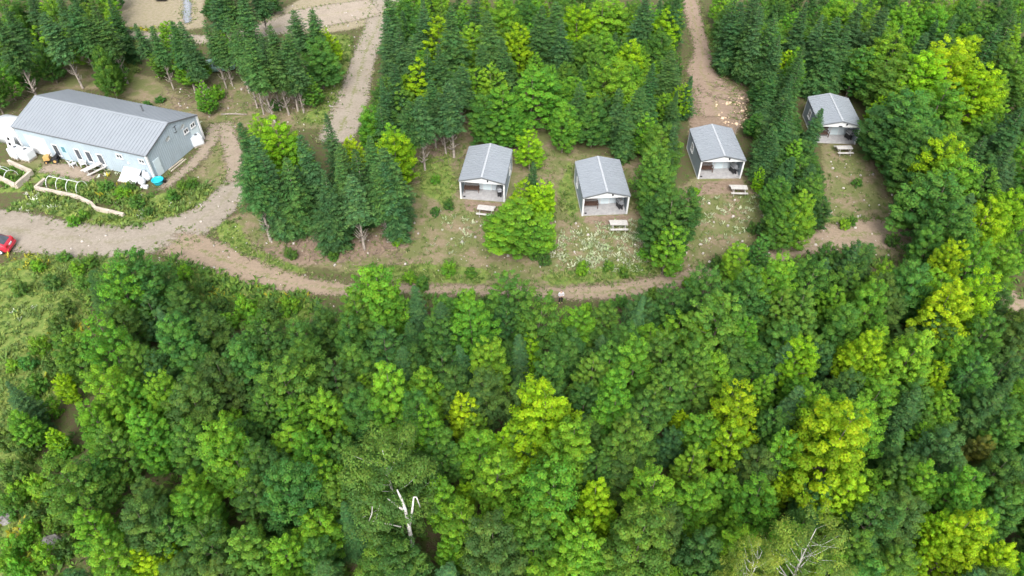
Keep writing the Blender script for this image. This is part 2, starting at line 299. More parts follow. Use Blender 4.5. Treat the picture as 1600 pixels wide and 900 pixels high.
SCATTER = [
  ([(-51.75, 49.72), (-47.68, 52.77), (-42.8, 53.25), (-38.22, 52.96), (-38.84, 45.43), (-35.61, 36.57), (-38.1, 33.98), (-31.03, 20.02), (-36.56, 20.02)], 9, 0.34, 'meadow'),
  ([(-34.8, 52.3), (-29.23, 50.62), (-19.14, 46.93), (-17.92, 43.83), (-26.71, 42.27), (-32.05, 47.96)], 8, 0.6, 'fern'),
  ([(-54.1, 59.07), (-50.72, 60.49), (-44.62, 57.47), (-38.98, 56.64), (-33.81, 59.07), (-32.34, 63.22), (-35.64, 64.76), (-39.08, 62.41), (-46.09, 64.16), (-51.91, 62.99)], 7, 0.5, 'meadow'),
  ([(-58.22, 62.99), (-51.91, 62.99), (-52.75, 64.76), (-57.03, 67.59), (-60.68, 67.59)], 6, 0.45, 'fern'),
  ([(-31.78, 59.07), (-28.3, 57.47), (-26.05, 53.93), (-19.81, 50.17), (-23.41, 49.72), (-28.8, 53.44)], 6, 0.35, 'grass'),
  ([(-28.01, 101.54), (-24.21, 101.54), (-22.91, 96.4), (-21.58, 80.53), (-22.91, 76.73), (-26.22, 77.47), (-25.05, 83.74), (-25.41, 92.54)], 5, 0.45, 'grass'),
  ([(-58.28, 100.06), (-54.75, 99.44), (-51.46, 90.68), (-50.84, 84.57), (-53.12, 87.12)], 4, 0.45, 'grass'),
  ([(-61.62, 104.8), (-52.98, 103.7), (-52.22, 101.54), (-60.73, 102.61)], 4, 0.5, 'gold'),
  ([(29.8, 109.39), (30.2, 98.41), (27.78, 88.88), (27.57, 94.44)], 5, 0.45, 'grass'),
  ([(-16.14, 50.44), (-8.81, 51.73), (-1.87, 50.62), (-1.82, 48.39), (-9.77, 48.83)], 6, 0.4, 'grass'),
  ([(2.46, 49.72), (16.48, 52.48), (16.71, 50.17), (3.64, 48.22)], 7, 0.42, 'grass'),
  ([(-11.86, 69.13), (-8.96, 80.53), (-5.5, 85.41), (0.0, 71.11), (7.87, 70.44), (15.19, 69.13), (14.42, 60.71), (21.74, 66.59), (29.19, 65.97), (26.04, 56.43), (19.24, 52.01), (16.02, 49.72), (3.62, 47.78), (-9.72, 48.39), (-17.41, 50.62), (-25.24, 52.01), (-30.43, 59.07), (-20.39, 59.61), (-12.24, 59.61)], 4.5, 0.26, 'sparse'),
  ([(36.98, 72.47), (42.81, 73.85), (40.95, 61.84), (42.77, 53.93), (37.85, 52.01), (32.48, 54.92), (33.31, 59.61)], 4.0, 0.26, 'sparse'),
  ([(4.62, 56.43), (12.72, 58.0), (15.21, 52.48), (12.44, 50.62), (6.19, 50.17), (3.8, 52.48)], 6, 0.38, 'sage'),
  ([(-7.52, 60.16), (-2.72, 59.61), (-3.88, 54.42), (-6.97, 52.48), (-8.71, 50.62)], 1.5, 0.36, 'sage'),
  ([(20.24, 62.41), (27.36, 62.99), (24.32, 53.44), (19.02, 52.48)], 1.5, 0.36, 'sage'),
  ([(-11.11, 69.13), (-6.37, 70.44), (-5.96, 62.99), (-7.56, 60.71), (-9.82, 62.99)], 3, 0.4, 'grass'),
  ([(6.3, 69.13), (7.06, 58.53), (5.36, 58.0), (4.56, 62.99)], 4, 0.5, 'grass'),
  ([(33.14, 59.07), (40.16, 58.0), (43.31, 54.42), (40.8, 56.23), (33.23, 57.26)], 5, 0.45, 'grass'),
  ([(-41.23, 82.12), (-40.36, 88.88), (-24.74, 82.12), (-20.41, 76.0), (-27.48, 76.0), (-33.76, 76.0), (-30.13, 64.16), (-32.45, 61.27), (-36.52, 59.07), (-35.7, 67.22), (-35.07, 72.47)], 3.5, 0.26, 'sparse'),
  ([(-38.94, 77.47), (-35.85, 77.77), (-34.71, 73.85), (-37.03, 73.85)], 4, 0.22, 'white'),
  ([(-48.43, 68.87), (-45.09, 68.48), (-44.18, 65.61), (-46.85, 65.97)], 6, 0.35, 'white'),
  ([(-53.2, 62.76), (-49.52, 61.61), (-48.6, 59.61), (-50.98, 59.61)], 5, 0.35, 'white'),
  ([(-39.97, 60.16), (-38.61, 60.16), (-37.82, 58.0), (-39.16, 58.0)], 5, 0.35, 'white'),
  ([(-45.99, 45.6), (-44.34, 45.6), (-43.29, 43.43), (-44.62, 43.43)], 5, 0.35, 'white'),
  ([(-49.86, 52.67), (-45.23, 52.96), (-43.95, 50.17), (-48.06, 49.72)], 2.5, 0.5, 'gold'),
  ([(-28.56, 48.39), (-19.0, 46.26), (-18.8, 45.27), (-27.32, 46.26)], 2.5, 0.5, 'gold'),
  ([(-48.55, 66.59), (-42.54, 64.16), (-39.56, 61.84), (-44.42, 61.84)], 3, 0.6, 'gold'),
  ([(-36.86, 25.57), (-33.86, 25.07), (-31.66, 20.45), (-34.23, 20.45)], 2.5, 0.5, 'gold'),
  ([(-41.48, 42.27), (-38.74, 43.83), (-36.67, 36.57), (-38.71, 35.25)], 2, 0.5, 'gold'),
  ([(-61.41, 67.59), (-55.56, 67.59), (-53.82, 64.76), (-60.54, 65.97)], 5, 0.35, 'fern'),
  ([(-52.61, 64.76), (-47.1, 63.22), (-45.37, 61.61), (-40.11, 59.61), (-38.87, 61.84), (-46.34, 64.76), (-51.72, 65.61)], 6, 0.45, 'fern'),
  ([(-42.47, 52.48), (-38.03, 52.48), (-29.43, 45.43), (-18.34, 43.04), (-12.1, 47.96), (3.47, 43.83), (15.44, 46.26), (32.0, 53.44), (49.75, 50.62), (35.94, 20.45), (-31.06, 19.18), (-34.92, 30.39)], 1.6, 0.6, 'fern'),
  ([(-63.02, 67.59), (-57.03, 67.59), (-54.18, 64.76), (-58.77, 65.36)], 6, 0.4, 'fern'),
  ([(-53.04, 65.36), (-47.25, 63.57), (-44.88, 61.27), (-47.45, 62.41)], 7, 0.45, 'fern'),
]
# kind, shape, x, y, height, crown radius, turn, leaf colour, label
TREES = [
('broadleaf_tree',0,-31.68,44.12,8.27,2.27,0.33,(0.103, 0.236, 0.064),'medium-sized mid green broadleaf tree just below the lane, left'),
('maple_tree',3,-32.78,42.28,7.87,1.92,0.08,(0.146, 0.311, 0.053),'medium-sized bright green maple just below the lane, far left'),
('broadleaf_tree',8,-30.24,43.74,6.59,1.90,3.88,(0.08, 0.179, 0.053),'medium-sized dark green broadleaf tree just below the lane, left'),
('broadleaf_tree',0,-27.58,41.55,6.07,1.63,1.04,(0.091, 0.18, 0.054),'small dark green broadleaf tree just below the lane, left, leftmost such'),
('broadleaf_tree',7,-30.29,41.38,5.53,1.40,1.29,(0.081, 0.173, 0.067),'small blue-green broadleaf tree just below the lane, left'),
('maple_tree',3,-31.39,36.07,8.36,1.82,1.04,(0.134, 0.295, 0.05),'tall bright green maple high in the lower wood, far left'),
('broadleaf_tree',6,-34.86,36.67,6.33,1.43,4.44,(0.133, 0.247, 0.054),'medium-sized mid green broadleaf tree high in the lower wood, far left'),
('broadleaf_tree',6,-26.24,36.89,7.55,1.90,2.97,(0.101, 0.232, 0.063),'medium-sized mid green broadleaf tree high in the lower wood, left, second from left'),
('broadleaf_tree',0,-28.51,35.14,6.73,1.50,3.45,(0.124, 0.235, 0.051),'medium-sized mid green broadleaf tree high in the lower wood, left, leftmost such'),
('broadleaf_tree',8,-27.25,34.94,5.73,1.29,3.92,(0.08, 0.17, 0.066),'small blue-green broadleaf tree high in the lower wood, left'),
('broadleaf_tree',8,-24.18,38.62,6.49,1.52,3.30,(0.096, 0.174, 0.054),'medium-sized olive green broadleaf tree just below the lane, left'),
('broadleaf_tree',9,-21.82,33.28,6.99,1.67,0.57,(0.096, 0.162, 0.05),'medium-sized olive green broadleaf tree high in the lower wood, left'),
('broadleaf_tree',3,-19.36,36.49,7.46,2.05,0.58,(0.087, 0.171, 0.048),'medium-sized dark green broadleaf tree high in the lower wood, left'),
('broadleaf_tree',8,-23.13,30.71,7.50,1.75,3.04,(0.113, 0.201, 0.058),'medium-sized olive green broadleaf tree midway down the lower wood, left'),
('maple_tree',1,-29.10,32.16,7.69,1.67,1.49,(0.191, 0.346, 0.051),'medium-sized bright green maple high in the lower wood, far left'),
('maple_tree',4,-28.18,31.94,6.06,1.32,6.15,(0.141, 0.318, 0.054),'small bright green maple midway down the lower wood, far left, rightmost such'),
('maple_tree',7,-25.61,29.08,7.13,1.55,4.59,(0.146, 0.331, 0.056),'medium-sized bright green maple midway down the lower wood, left'),
('maple_tree',6,-18.84,26.63,8.50,1.85,0.37,(0.155, 0.305, 0.047),'tall bright green maple midway down the lower wood, left'),
('broadleaf_tree',3,-16.40,32.55,7.94,2.14,4.58,(0.128, 0.24, 0.052),'medium-sized mid green broadleaf tree high in the lower wood, left, sixth from left'),
('broadleaf_tree',8,-15.79,35.16,6.98,1.61,3.34,(0.111, 0.215, 0.051),'medium-sized mid green broadleaf tree high in the lower wood, left, rightmost such'),
('broadleaf_tree',7,-17.52,30.50,6.85,1.49,4.91,(0.102, 0.213, 0.051),'medium-sized mid green broadleaf tree midway down the lower wood, left'),
('maple_tree',5,-35.43,34.60,3.38,0.73,4.36,(0.295, 0.451, 0.041),'small yellow-green maple high in the lower wood, far left'),
('maple_tree',4,-36.38,30.45,4.57,0.99,5.25,(0.149, 0.312, 0.053),'small bright green maple midway down the lower wood, far left, leftmost such'),
('maple_tree',4,-33.98,29.94,3.20,0.65,0.07,(0.243, 0.412, 0.042),'small yellow-green maple midway down the lower wood, far left'),
('broadleaf_tree',6,-20.93,36.32,6.50,1.42,4.23,(0.096, 0.212, 0.058),'medium-sized mid green broadleaf tree high in the lower wood, left, fifth from left'),
('broadleaf_tree',7,-18.24,36.64,5.79,1.32,5.79,(0.083, 0.183, 0.061),'small dark green broadleaf tree high in the lower wood, left, rightmost such'),
('broadleaf_tree',9,-20.59,34.86,7.32,1.59,3.32,(0.111, 0.244, 0.067),'medium-sized mid green broadleaf tree high in the lower wood, left, fourth from left'),
('broadleaf_tree',9,-24.03,34.86,6.34,1.38,4.59,(0.108, 0.231, 0.063),'medium-sized mid green broadleaf tree high in the lower wood, left, third from left'),
('broadleaf_tree',8,-16.70,37.68,6.38,1.39,4.00,(0.108, 0.228, 0.062),'medium-sized mid green broadleaf tree high in the lower wood, left, seventh from left'),
('broadleaf_tree',3,-28.60,24.23,7.64,1.81,1.38,(0.13, 0.239, 0.052),'medium-sized mid green broadleaf tree low in the lower wood, far left'),
('broadleaf_tree',0,-28.44,25.79,5.98,1.30,5.60,(0.106, 0.245, 0.067),'small mid green broadleaf tree low in the lower wood, far left'),
('maple_tree',2,-25.50,28.17,5.77,1.25,2.92,(0.125, 0.287, 0.049),'small bright green maple midway down the lower wood, left, leftmost such'),
('broadleaf_tree',5,-22.65,27.97,6.19,1.35,2.20,(0.12, 0.245, 0.058),'small mid green broadleaf tree midway down the lower wood, left'),
('broadleaf_tree',8,-24.96,24.81,4.63,1.01,1.89,(0.112, 0.198, 0.061),'small olive green broadleaf tree low in the lower wood, left'),
('broadleaf_tree',9,-23.43,21.69,7.18,1.56,5.11,(0.107, 0.192, 0.059),'medium-sized olive green broadleaf tree low in the lower wood, left'),
('maple_tree',5,-20.71,23.02,6.07,1.32,3.54,(0.134, 0.284, 0.048),'small bright green maple low in the lower wood, left, rightmost such'),
('broadleaf_tree',2,-21.52,21.56,5.55,1.21,2.40,(0.111, 0.238, 0.065),'small mid green broadleaf tree along the bottom edge, left'),
('broadleaf_tree',3,-18.64,20.61,6.68,1.45,2.36,(0.096, 0.185, 0.052),'medium-sized dark green broadleaf tree along the bottom edge, left'),
('maple_tree',3,-19.23,22.16,4.44,0.96,2.39,(0.146, 0.294, 0.05),'small bright green maple along the bottom edge, left, leftmost such'),
('broadleaf_tree',6,-16.40,20.30,6.95,1.51,2.61,(0.143, 0.268, 0.058),'medium-sized mid green broadleaf tree along the bottom edge, left'),
('broadleaf_tree',9,-14.54,23.41,8.53,1.85,4.15,(0.087, 0.205, 0.056),'tall mid green broadleaf tree low in the lower wood, left'),
('maple_tree',3,-13.52,27.18,7.30,1.59,2.46,(0.122, 0.277, 0.047),'medium-sized bright green maple midway down the lower wood, left of centre, leftmost such'),
('maple_tree',4,-12.41,25.56,6.34,1.38,1.54,(0.193, 0.359, 0.055),'medium-sized bright green maple low in the lower wood, left of centre'),
('broadleaf_tree',6,-12.03,27.60,5.76,1.25,3.25,(0.108, 0.222, 0.06),'small mid green broadleaf tree midway down the lower wood, left of centre, leftmost such'),
('maple_tree',1,-14.07,20.34,5.78,1.26,3.35,(0.174, 0.347, 0.053),'small bright green maple along the bottom edge, left, rightmost such'),
('maple_tree',4,-23.10,19.86,4.63,1.01,2.27,(0.298, 0.437, 0.039),'small yellow-green maple along the bottom edge, left, leftmost such'),
('maple_tree',2,-22.08,20.73,3.53,0.77,4.31,(0.24, 0.378, 0.034),'small yellow-green maple along the bottom edge, left, rightmost such'),
('maple_tree',3,-24.69,19.37,6.51,1.42,3.74,(0.174, 0.323, 0.05),'medium-sized bright green maple along the bottom edge, far left'),
('broadleaf_tree',9,-12.24,20.30,5.06,1.10,4.52,(0.103, 0.221, 0.06),'small mid green broadleaf tree along the bottom edge, left of centre, leftmost such'),
('maple_tree',7,-26.94,21.79,5.92,1.29,4.89,(0.151, 0.314, 0.048),'small bright green maple along the bottom edge, far left'),
('broadleaf_tree',9,-16.88,26.33,6.94,1.51,3.45,(0.082, 0.166, 0.047),'medium-sized dark green broadleaf tree midway down the lower wood, left'),
('broadleaf_tree',3,-17.00,23.80,6.29,1.37,0.43,(0.094, 0.183, 0.051),'medium-sized dark green broadleaf tree low in the lower wood, left'),
('broadleaf_tree',2,-27.64,27.51,6.56,1.43,2.70,(0.138, 0.266, 0.058),'medium-sized mid green broadleaf tree midway down the lower wood, far left'),
('maple_tree',7,-29.70,29.48,6.75,1.47,3.86,(0.148, 0.301, 0.046),'medium-sized bright green maple midway down the lower wood, far left'),
('maple_tree',1,-3.70,31.24,5.47,1.19,4.43,(0.346, 0.472, 0.042),'small yellow-green maple midway down the lower wood, centre, leftmost such'),
('maple_tree',2,-2.74,29.70,4.98,1.08,0.42,(0.186, 0.32, 0.047),'small bright green maple midway down the lower wood, centre, leftmost such'),
('maple_tree',1,2.13,29.31,9.30,2.13,0.36,(0.273, 0.423, 0.037),'tall yellow-green maple midway down the lower wood, centre'),
('maple_tree',6,3.53,26.94,8.61,1.87,1.98,(0.175, 0.316, 0.046),'tall bright green maple midway down the lower wood, centre'),
('maple_tree',7,-0.45,28.52,5.50,1.19,0.35,(0.25, 0.437, 0.044),'small yellow-green maple midway down the lower wood, centre, rightmost such'),
('maple_tree',2,-1.02,25.09,7.92,1.72,5.72,(0.198, 0.353, 0.052),'medium-sized bright green maple low in the lower wood, centre, second from left'),
('maple_tree',3,1.92,22.93,9.55,2.09,5.23,(0.125, 0.279, 0.048),'tall bright green maple low in the lower wood, centre'),
('maple_tree',2,1.24,26.55,3.89,0.85,2.44,(0.287, 0.458, 0.041),'small yellow-green maple low in the lower wood, centre, rightmost such'),
('maple_tree',0,2.71,22.72,6.89,1.50,0.23,(0.187, 0.332, 0.049),'medium-sized bright green maple low in the lower wood, centre, rightmost such'),
('maple_tree',7,5.64,23.22,6.79,1.48,6.05,(0.26, 0.414, 0.037),'medium-sized yellow-green maple low in the lower wood, right of centre'),
('maple_tree',0,4.27,20.40,7.39,1.61,0.95,(0.189, 0.36, 0.053),'medium-sized bright green maple along the bottom edge, right of centre'),
('broadleaf_tree',5,7.41,19.87,9.11,2.00,4.18,(0.126, 0.222, 0.048),'tall mid green broadleaf tree along the bottom edge, right of centre'),
('maple_tree',2,9.21,23.74,7.72,1.68,1.48,(0.193, 0.353, 0.052),'medium-sized bright green maple low in the lower wood, right of centre'),
('broadleaf_tree',9,-1.10,19.57,8.78,1.91,2.25,(0.101, 0.175, 0.054),'tall olive green broadleaf tree along the bottom edge, centre'),
('maple_tree',6,-3.32,25.27,3.40,0.74,3.60,(0.236, 0.4, 0.041),'small yellow-green maple low in the lower wood, centre, leftmost such'),
('maple_tree',6,-4.03,20.76,4.32,0.94,1.27,(0.145, 0.299, 0.046),'small bright green maple along the bottom edge, centre'),
('maple_tree',7,-8.72,30.65,9.09,1.98,2.95,(0.189, 0.363, 0.053),'tall bright green maple midway down the lower wood, left of centre'),
('broadleaf_tree',8,-6.96,30.48,6.89,1.50,0.97,(0.095, 0.221, 0.06),'medium-sized mid green broadleaf tree midway down the lower wood, left of centre, rightmost such'),
('broadleaf_tree',8,-10.73,30.20,6.89,1.50,1.74,(0.09, 0.205, 0.056),'medium-sized mid green broadleaf tree midway down the lower wood, left of centre, leftmost such'),
('maple_tree',3,-6.17,29.06,6.72,1.46,5.81,(0.158, 0.327, 0.05),'medium-sized bright green maple midway down the lower wood, left of centre, rightmost such'),
('broadleaf_tree',0,8.16,27.99,7.47,1.62,0.98,(0.134, 0.24, 0.052),'medium-sized mid green broadleaf tree midway down the lower wood, right of centre, leftmost such'),
('maple_tree',5,7.17,30.76,6.38,1.39,6.24,(0.137, 0.305, 0.052),'medium-sized bright green maple midway down the lower wood, right of centre'),
('maple_tree',0,12.59,31.77,3.20,0.66,2.52,(0.264, 0.409, 0.036),'small yellow-green maple midway down the lower wood, right of centre, leftmost such'),
('broadleaf_tree',6,-4.79,27.67,6.18,1.34,4.60,(0.112, 0.233, 0.055),'small mid green broadleaf tree midway down the lower wood, left of centre, rightmost such'),
('broadleaf_tree',5,0.89,28.54,5.39,1.17,4.06,(0.128, 0.243, 0.058),'small mid green broadleaf tree midway down the lower wood, centre'),
('broadleaf_tree',0,5.56,26.28,5.99,1.30,2.58,(0.095, 0.201, 0.055),'small mid green broadleaf tree low in the lower wood, right of centre'),
('broadleaf_tree',7,7.03,27.87,5.75,1.25,5.04,(0.117, 0.245, 0.058),'small mid green broadleaf tree midway down the lower wood, right of centre, leftmost such'),
('maple_tree',3,-3.16,21.92,6.76,1.47,0.38,(0.171, 0.31, 0.046),'medium-sized bright green maple low in the lower wood, centre, leftmost such'),
('broadleaf_tree',6,1.34,20.20,7.01,1.52,6.10,(0.109, 0.219, 0.047),'medium-sized mid green broadleaf tree along the bottom edge, centre'),
('maple_tree',6,-11.60,41.61,8.75,2.31,1.97,(0.161, 0.33, 0.051),'tall bright green maple just below the lane, left of centre'),
('broadleaf_tree',3,-12.31,40.07,7.23,1.71,3.92,(0.121, 0.22, 0.048),'medium-sized mid green broadleaf tree just below the lane, left of centre'),
('maple_tree',5,-11.08,40.58,4.73,1.03,3.28,(0.146, 0.303, 0.052),'small bright green maple just below the lane, left of centre, leftmost such'),
('maple_tree',0,-9.30,42.20,4.31,0.94,6.28,(0.157, 0.321, 0.055),'small bright green maple just below the lane, left of centre, rightmost such'),
('broadleaf_tree',9,-5.83,41.74,5.49,1.19,2.53,(0.119, 0.249, 0.059),'small mid green broadleaf tree just below the lane, left of centre'),
('maple_tree',1,-3.24,38.66,7.49,1.78,2.69,(0.128, 0.291, 0.05),'medium-sized bright green maple just below the lane, centre'),
('broadleaf_tree',0,-5.97,38.70,6.18,1.57,1.26,(0.087, 0.188, 0.053),'small dark green broadleaf tree just below the lane, left of centre, rightmost such'),
('broadleaf_tree',2,0.00,42.12,7.47,1.99,4.72,(0.111, 0.23, 0.055),'medium-sized mid green broadleaf tree just below the lane, centre, leftmost such'),
('broadleaf_tree',3,1.86,38.67,8.24,2.00,4.32,(0.11, 0.217, 0.047),'medium-sized mid green broadleaf tree just below the lane, centre, rightmost such'),
('broadleaf_tree',0,-0.52,40.24,5.78,1.49,5.06,(0.071, 0.164, 0.055),'small dark green broadleaf tree just below the lane, centre'),
('maple_tree',5,5.08,39.05,6.24,1.36,3.13,(0.154, 0.314, 0.048),'medium-sized bright green maple just below the lane, right of centre'),
('broadleaf_tree',0,7.30,39.84,6.08,1.38,5.19,(0.114, 0.215, 0.051),'small mid green broadleaf tree just below the lane, right of centre'),
('broadleaf_tree',0,13.34,42.11,5.98,1.53,1.26,(0.077, 0.171, 0.051),'small dark green broadleaf tree just below the lane, right of centre'),
('broadleaf_tree',3,-9.74,36.19,6.66,1.84,3.81,(0.082, 0.184, 0.061),'medium-sized dark green broadleaf tree high in the lower wood, left of centre, second from left'),
('broadleaf_tree',8,-8.07,35.44,6.08,1.51,5.75,(0.079, 0.165, 0.046),'small dark green broadleaf tree high in the lower wood, left of centre'),
('broadleaf_tree',9,-12.19,35.41,6.43,1.40,3.34,(0.13, 0.248, 0.059),'medium-sized mid green broadleaf tree high in the lower wood, left of centre'),
('broadleaf_tree',2,-5.22,35.16,6.28,1.40,0.33,(0.085, 0.181, 0.054),'medium-sized dark green broadleaf tree high in the lower wood, left of centre, rightmost such'),
('maple_tree',0,-1.66,34.93,7.25,1.58,2.22,(0.186, 0.324, 0.048),'medium-sized bright green maple high in the lower wood, centre'),
('maple_tree',3,1.31,37.26,4.98,1.08,6.17,(0.217, 0.386, 0.039),'small yellow-green maple high in the lower wood, centre'),
('broadleaf_tree',9,0.00,37.35,4.58,1.00,1.50,(0.082, 0.174, 0.049),'small dark green broadleaf tree high in the lower wood, centre, rightmost such'),
('broadleaf_tree',8,4.25,36.80,6.23,1.64,5.78,(0.083, 0.179, 0.053),'medium-sized dark green broadleaf tree high in the lower wood, centre'),
('maple_tree',5,9.60,35.20,6.81,1.48,3.91,(0.157, 0.32, 0.055),'medium-sized bright green maple high in the lower wood, right of centre, second from left'),
('broadleaf_tree',0,11.34,32.52,7.06,1.55,1.16,(0.118, 0.235, 0.056),'medium-sized mid green broadleaf tree high in the lower wood, right of centre, third from left'),
('broadleaf_tree',8,-1.84,32.45,7.00,1.55,3.43,(0.101, 0.18, 0.056),'medium-sized olive green broadleaf tree high in the lower wood, centre'),
('maple_tree',7,-11.70,33.95,4.32,0.94,4.21,(0.215, 0.375, 0.055),'small bright green maple high in the lower wood, left of centre, leftmost such'),
('broadleaf_tree',7,10.38,31.92,6.08,1.32,1.30,(0.12, 0.217, 0.047),'small mid green broadleaf tree midway down the lower wood, right of centre, rightmost such'),
('broadleaf_tree',7,6.16,34.14,6.71,1.59,4.49,(0.136, 0.247, 0.053),'medium-sized mid green broadleaf tree high in the lower wood, right of centre, leftmost such'),
('maple_tree',0,7.92,32.87,6.64,1.44,0.24,(0.151, 0.337, 0.057),'medium-sized bright green maple high in the lower wood, right of centre, leftmost such'),
('broadleaf_tree',6,2.86,34.28,6.28,1.36,4.64,(0.11, 0.231, 0.063),'medium-sized mid green broadleaf tree high in the lower wood, centre'),
('broadleaf_tree',2,12.00,36.60,6.68,1.53,3.42,(0.117, 0.221, 0.052),'medium-sized mid green broadleaf tree high in the lower wood, right of centre, second from left'),
('broadleaf_tree',8,9.04,37.95,6.05,1.34,5.65,(0.096, 0.207, 0.056),'small mid green broadleaf tree high in the lower wood, right of centre, rightmost such'),
('broadleaf_tree',8,-15.14,39.68,6.07,1.37,3.48,(0.083, 0.164, 0.046),'small dark green broadleaf tree just below the lane, left of centre, leftmost such'),
('broadleaf_tree',2,-13.46,33.71,6.49,1.58,5.01,(0.08, 0.162, 0.048),'medium-sized dark green broadleaf tree high in the lower wood, left of centre, leftmost such'),
('maple_tree',1,-13.50,30.55,6.79,1.48,4.12,(0.18, 0.337, 0.05),'medium-sized bright green maple midway down the lower wood, left of centre, second from left'),
('broadleaf_tree',8,-13.09,38.21,6.15,1.34,3.74,(0.095, 0.209, 0.057),'small mid green broadleaf tree high in the lower wood, left of centre, leftmost such'),
('broadleaf_tree',2,16.22,38.61,8.44,2.42,2.65,(0.137, 0.263, 0.057),'tall mid green broadleaf tree just below the lane, right'),
('broadleaf_tree',3,16.49,43.49,6.98,1.78,4.06,(0.095, 0.207, 0.057),'medium-sized mid green broadleaf tree on the slope above the dirt lane'),
('broadleaf_tree',0,19.73,42.15,7.64,1.86,0.46,(0.093, 0.205, 0.056),'medium-sized mid green broadleaf tree just below the lane, right, leftmost such'),
('maple_tree',6,22.30,43.56,7.64,1.78,5.01,(0.187, 0.356, 0.055),'medium-sized bright green maple just below the lane, right'),
('broadleaf_tree',3,25.98,44.29,6.69,1.80,3.87,(0.101, 0.214, 0.051),'medium-sized mid green broadleaf tree just below the lane, right, fourth from left'),
('broadleaf_tree',7,23.81,39.99,7.45,1.70,6.01,(0.129, 0.245, 0.058),'medium-sized mid green broadleaf tree just below the lane, right, third from left'),
('maple_tree',1,18.64,38.24,6.10,1.33,1.30,(0.123, 0.281, 0.048),'small bright green maple high in the lower wood, right, leftmost such'),
('maple_tree',7,15.36,39.08,5.68,1.23,1.54,(0.22, 0.38, 0.056),'small bright green maple just below the lane, right of centre, rightmost such'),
('maple_tree',0,22.42,35.64,6.88,1.50,4.66,(0.221, 0.389, 0.039),'medium-sized yellow-green maple high in the lower wood, right'),
('maple_tree',4,27.08,41.94,5.88,1.28,2.22,(0.155, 0.301, 0.046),'small bright green maple just below the lane, right, rightmost such'),
('maple_tree',5,29.60,41.09,7.40,1.61,4.03,(0.14, 0.284, 0.048),'medium-sized bright green maple just below the lane, far right, leftmost such'),
('maple_tree',1,32.66,45.14,5.54,1.20,5.92,(0.173, 0.314, 0.046),'small bright green maple just below the lane, far right'),
('broadleaf_tree',5,34.00,43.50,7.12,1.78,4.52,(0.108, 0.246, 0.067),'medium-sized mid green broadleaf tree just below the lane, far right'),
('maple_tree',1,35.29,40.35,8.20,1.93,3.40,(0.317, 0.432, 0.038),'medium-sized yellow-green maple just below the lane, far right, leftmost such'),
('maple_tree',3,38.22,41.38,7.95,1.73,0.53,(0.251, 0.42, 0.038),'medium-sized yellow-green maple just below the lane, far right, rightmost such'),
('broadleaf_tree',8,31.50,41.33,6.17,1.40,2.40,(0.104, 0.181, 0.053),'small olive green broadleaf tree just below the lane, far right, second from left'),
('maple_tree',0,27.17,35.74,7.33,1.59,0.08,(0.26, 0.396, 0.036),'medium-sized yellow-green maple high in the lower wood, far right'),
('maple_tree',4,30.21,35.31,8.14,1.81,3.19,(0.216, 0.377, 0.056),'medium-sized bright green maple high in the lower wood, far right, leftmost such'),
('maple_tree',0,32.95,35.14,4.84,1.05,2.60,(0.249, 0.38, 0.034),'small yellow-green maple high in the lower wood, far right'),
('maple_tree',6,34.22,35.97,6.38,1.39,1.05,(0.134, 0.276, 0.047),'medium-sized bright green maple high in the lower wood, far right, rightmost such'),
('broadleaf_tree',5,35.22,34.12,6.33,1.38,2.32,(0.102, 0.238, 0.065),'medium-sized mid green broadleaf tree high in the lower wood, far right, leftmost such'),
('broadleaf_tree',3,35.84,31.00,5.93,1.33,3.98,(0.08, 0.174, 0.049),'small dark green broadleaf tree midway down the lower wood, far right'),
('maple_tree',7,18.99,33.31,5.69,1.24,5.64,(0.151, 0.298, 0.046),'small bright green maple high in the lower wood, right, second from left'),
('maple_tree',3,16.17,30.04,7.57,1.65,6.03,(0.279, 0.389, 0.034),'medium-sized yellow-green maple midway down the lower wood, right, rightmost such'),
('maple_tree',2,15.22,27.95,6.52,1.42,5.89,(0.232, 0.376, 0.038),'medium-sized yellow-green maple midway down the lower wood, right, leftmost such'),
('maple_tree',6,21.76,30.89,6.93,1.51,2.34,(0.167, 0.312, 0.048),'medium-sized bright green maple midway down the lower wood, right, second from left'),
('maple_tree',2,26.74,31.71,6.48,1.41,4.41,(0.154, 0.309, 0.053),'medium-sized bright green maple midway down the lower wood, far right, rightmost such'),
('maple_tree',1,24.32,28.92,7.63,1.66,2.32,(0.172, 0.339, 0.052),'medium-sized bright green maple midway down the lower wood, far right, leftmost such'),
('maple_tree',7,21.94,28.39,6.63,1.44,0.11,(0.177, 0.361, 0.056),'medium-sized bright green maple midway down the lower wood, right, rightmost such'),
('maple_tree',6,32.32,31.83,5.17,1.12,0.35,(0.164, 0.309, 0.048),'small bright green maple midway down the lower wood, far right, rightmost such'),
('broadleaf_tree',5,13.66,35.23,6.90,1.61,1.93,(0.13, 0.254, 0.055),'medium-sized mid green broadleaf tree high in the lower wood, right of centre, fourth from left'),
('broadleaf_tree',8,17.12,35.82,5.97,1.41,2.76,(0.095, 0.191, 0.054),'small dark green broadleaf tree high in the lower wood, right'),
('broadleaf_tree',7,22.26,40.87,6.60,1.61,5.89,(0.134, 0.244, 0.053),'medium-sized mid green broadleaf tree just below the lane, right, second from left'),
('broadleaf_tree',6,30.21,47.17,6.38,1.50,4.05,(0.085, 0.173, 0.051),'medium-sized dark green broadleaf tree right of the fourth cabin, leftmost such'),
('broadleaf_tree',8,26.98,39.42,6.47,1.48,3.46,(0.123, 0.256, 0.061),'medium-sized mid green broadleaf tree just below the lane, right, fifth from left'),
('broadleaf_tree',7,34.70,39.22,6.08,1.59,1.30,(0.081, 0.169, 0.05),'small dark green broadleaf tree just below the lane, far right, leftmost such'),
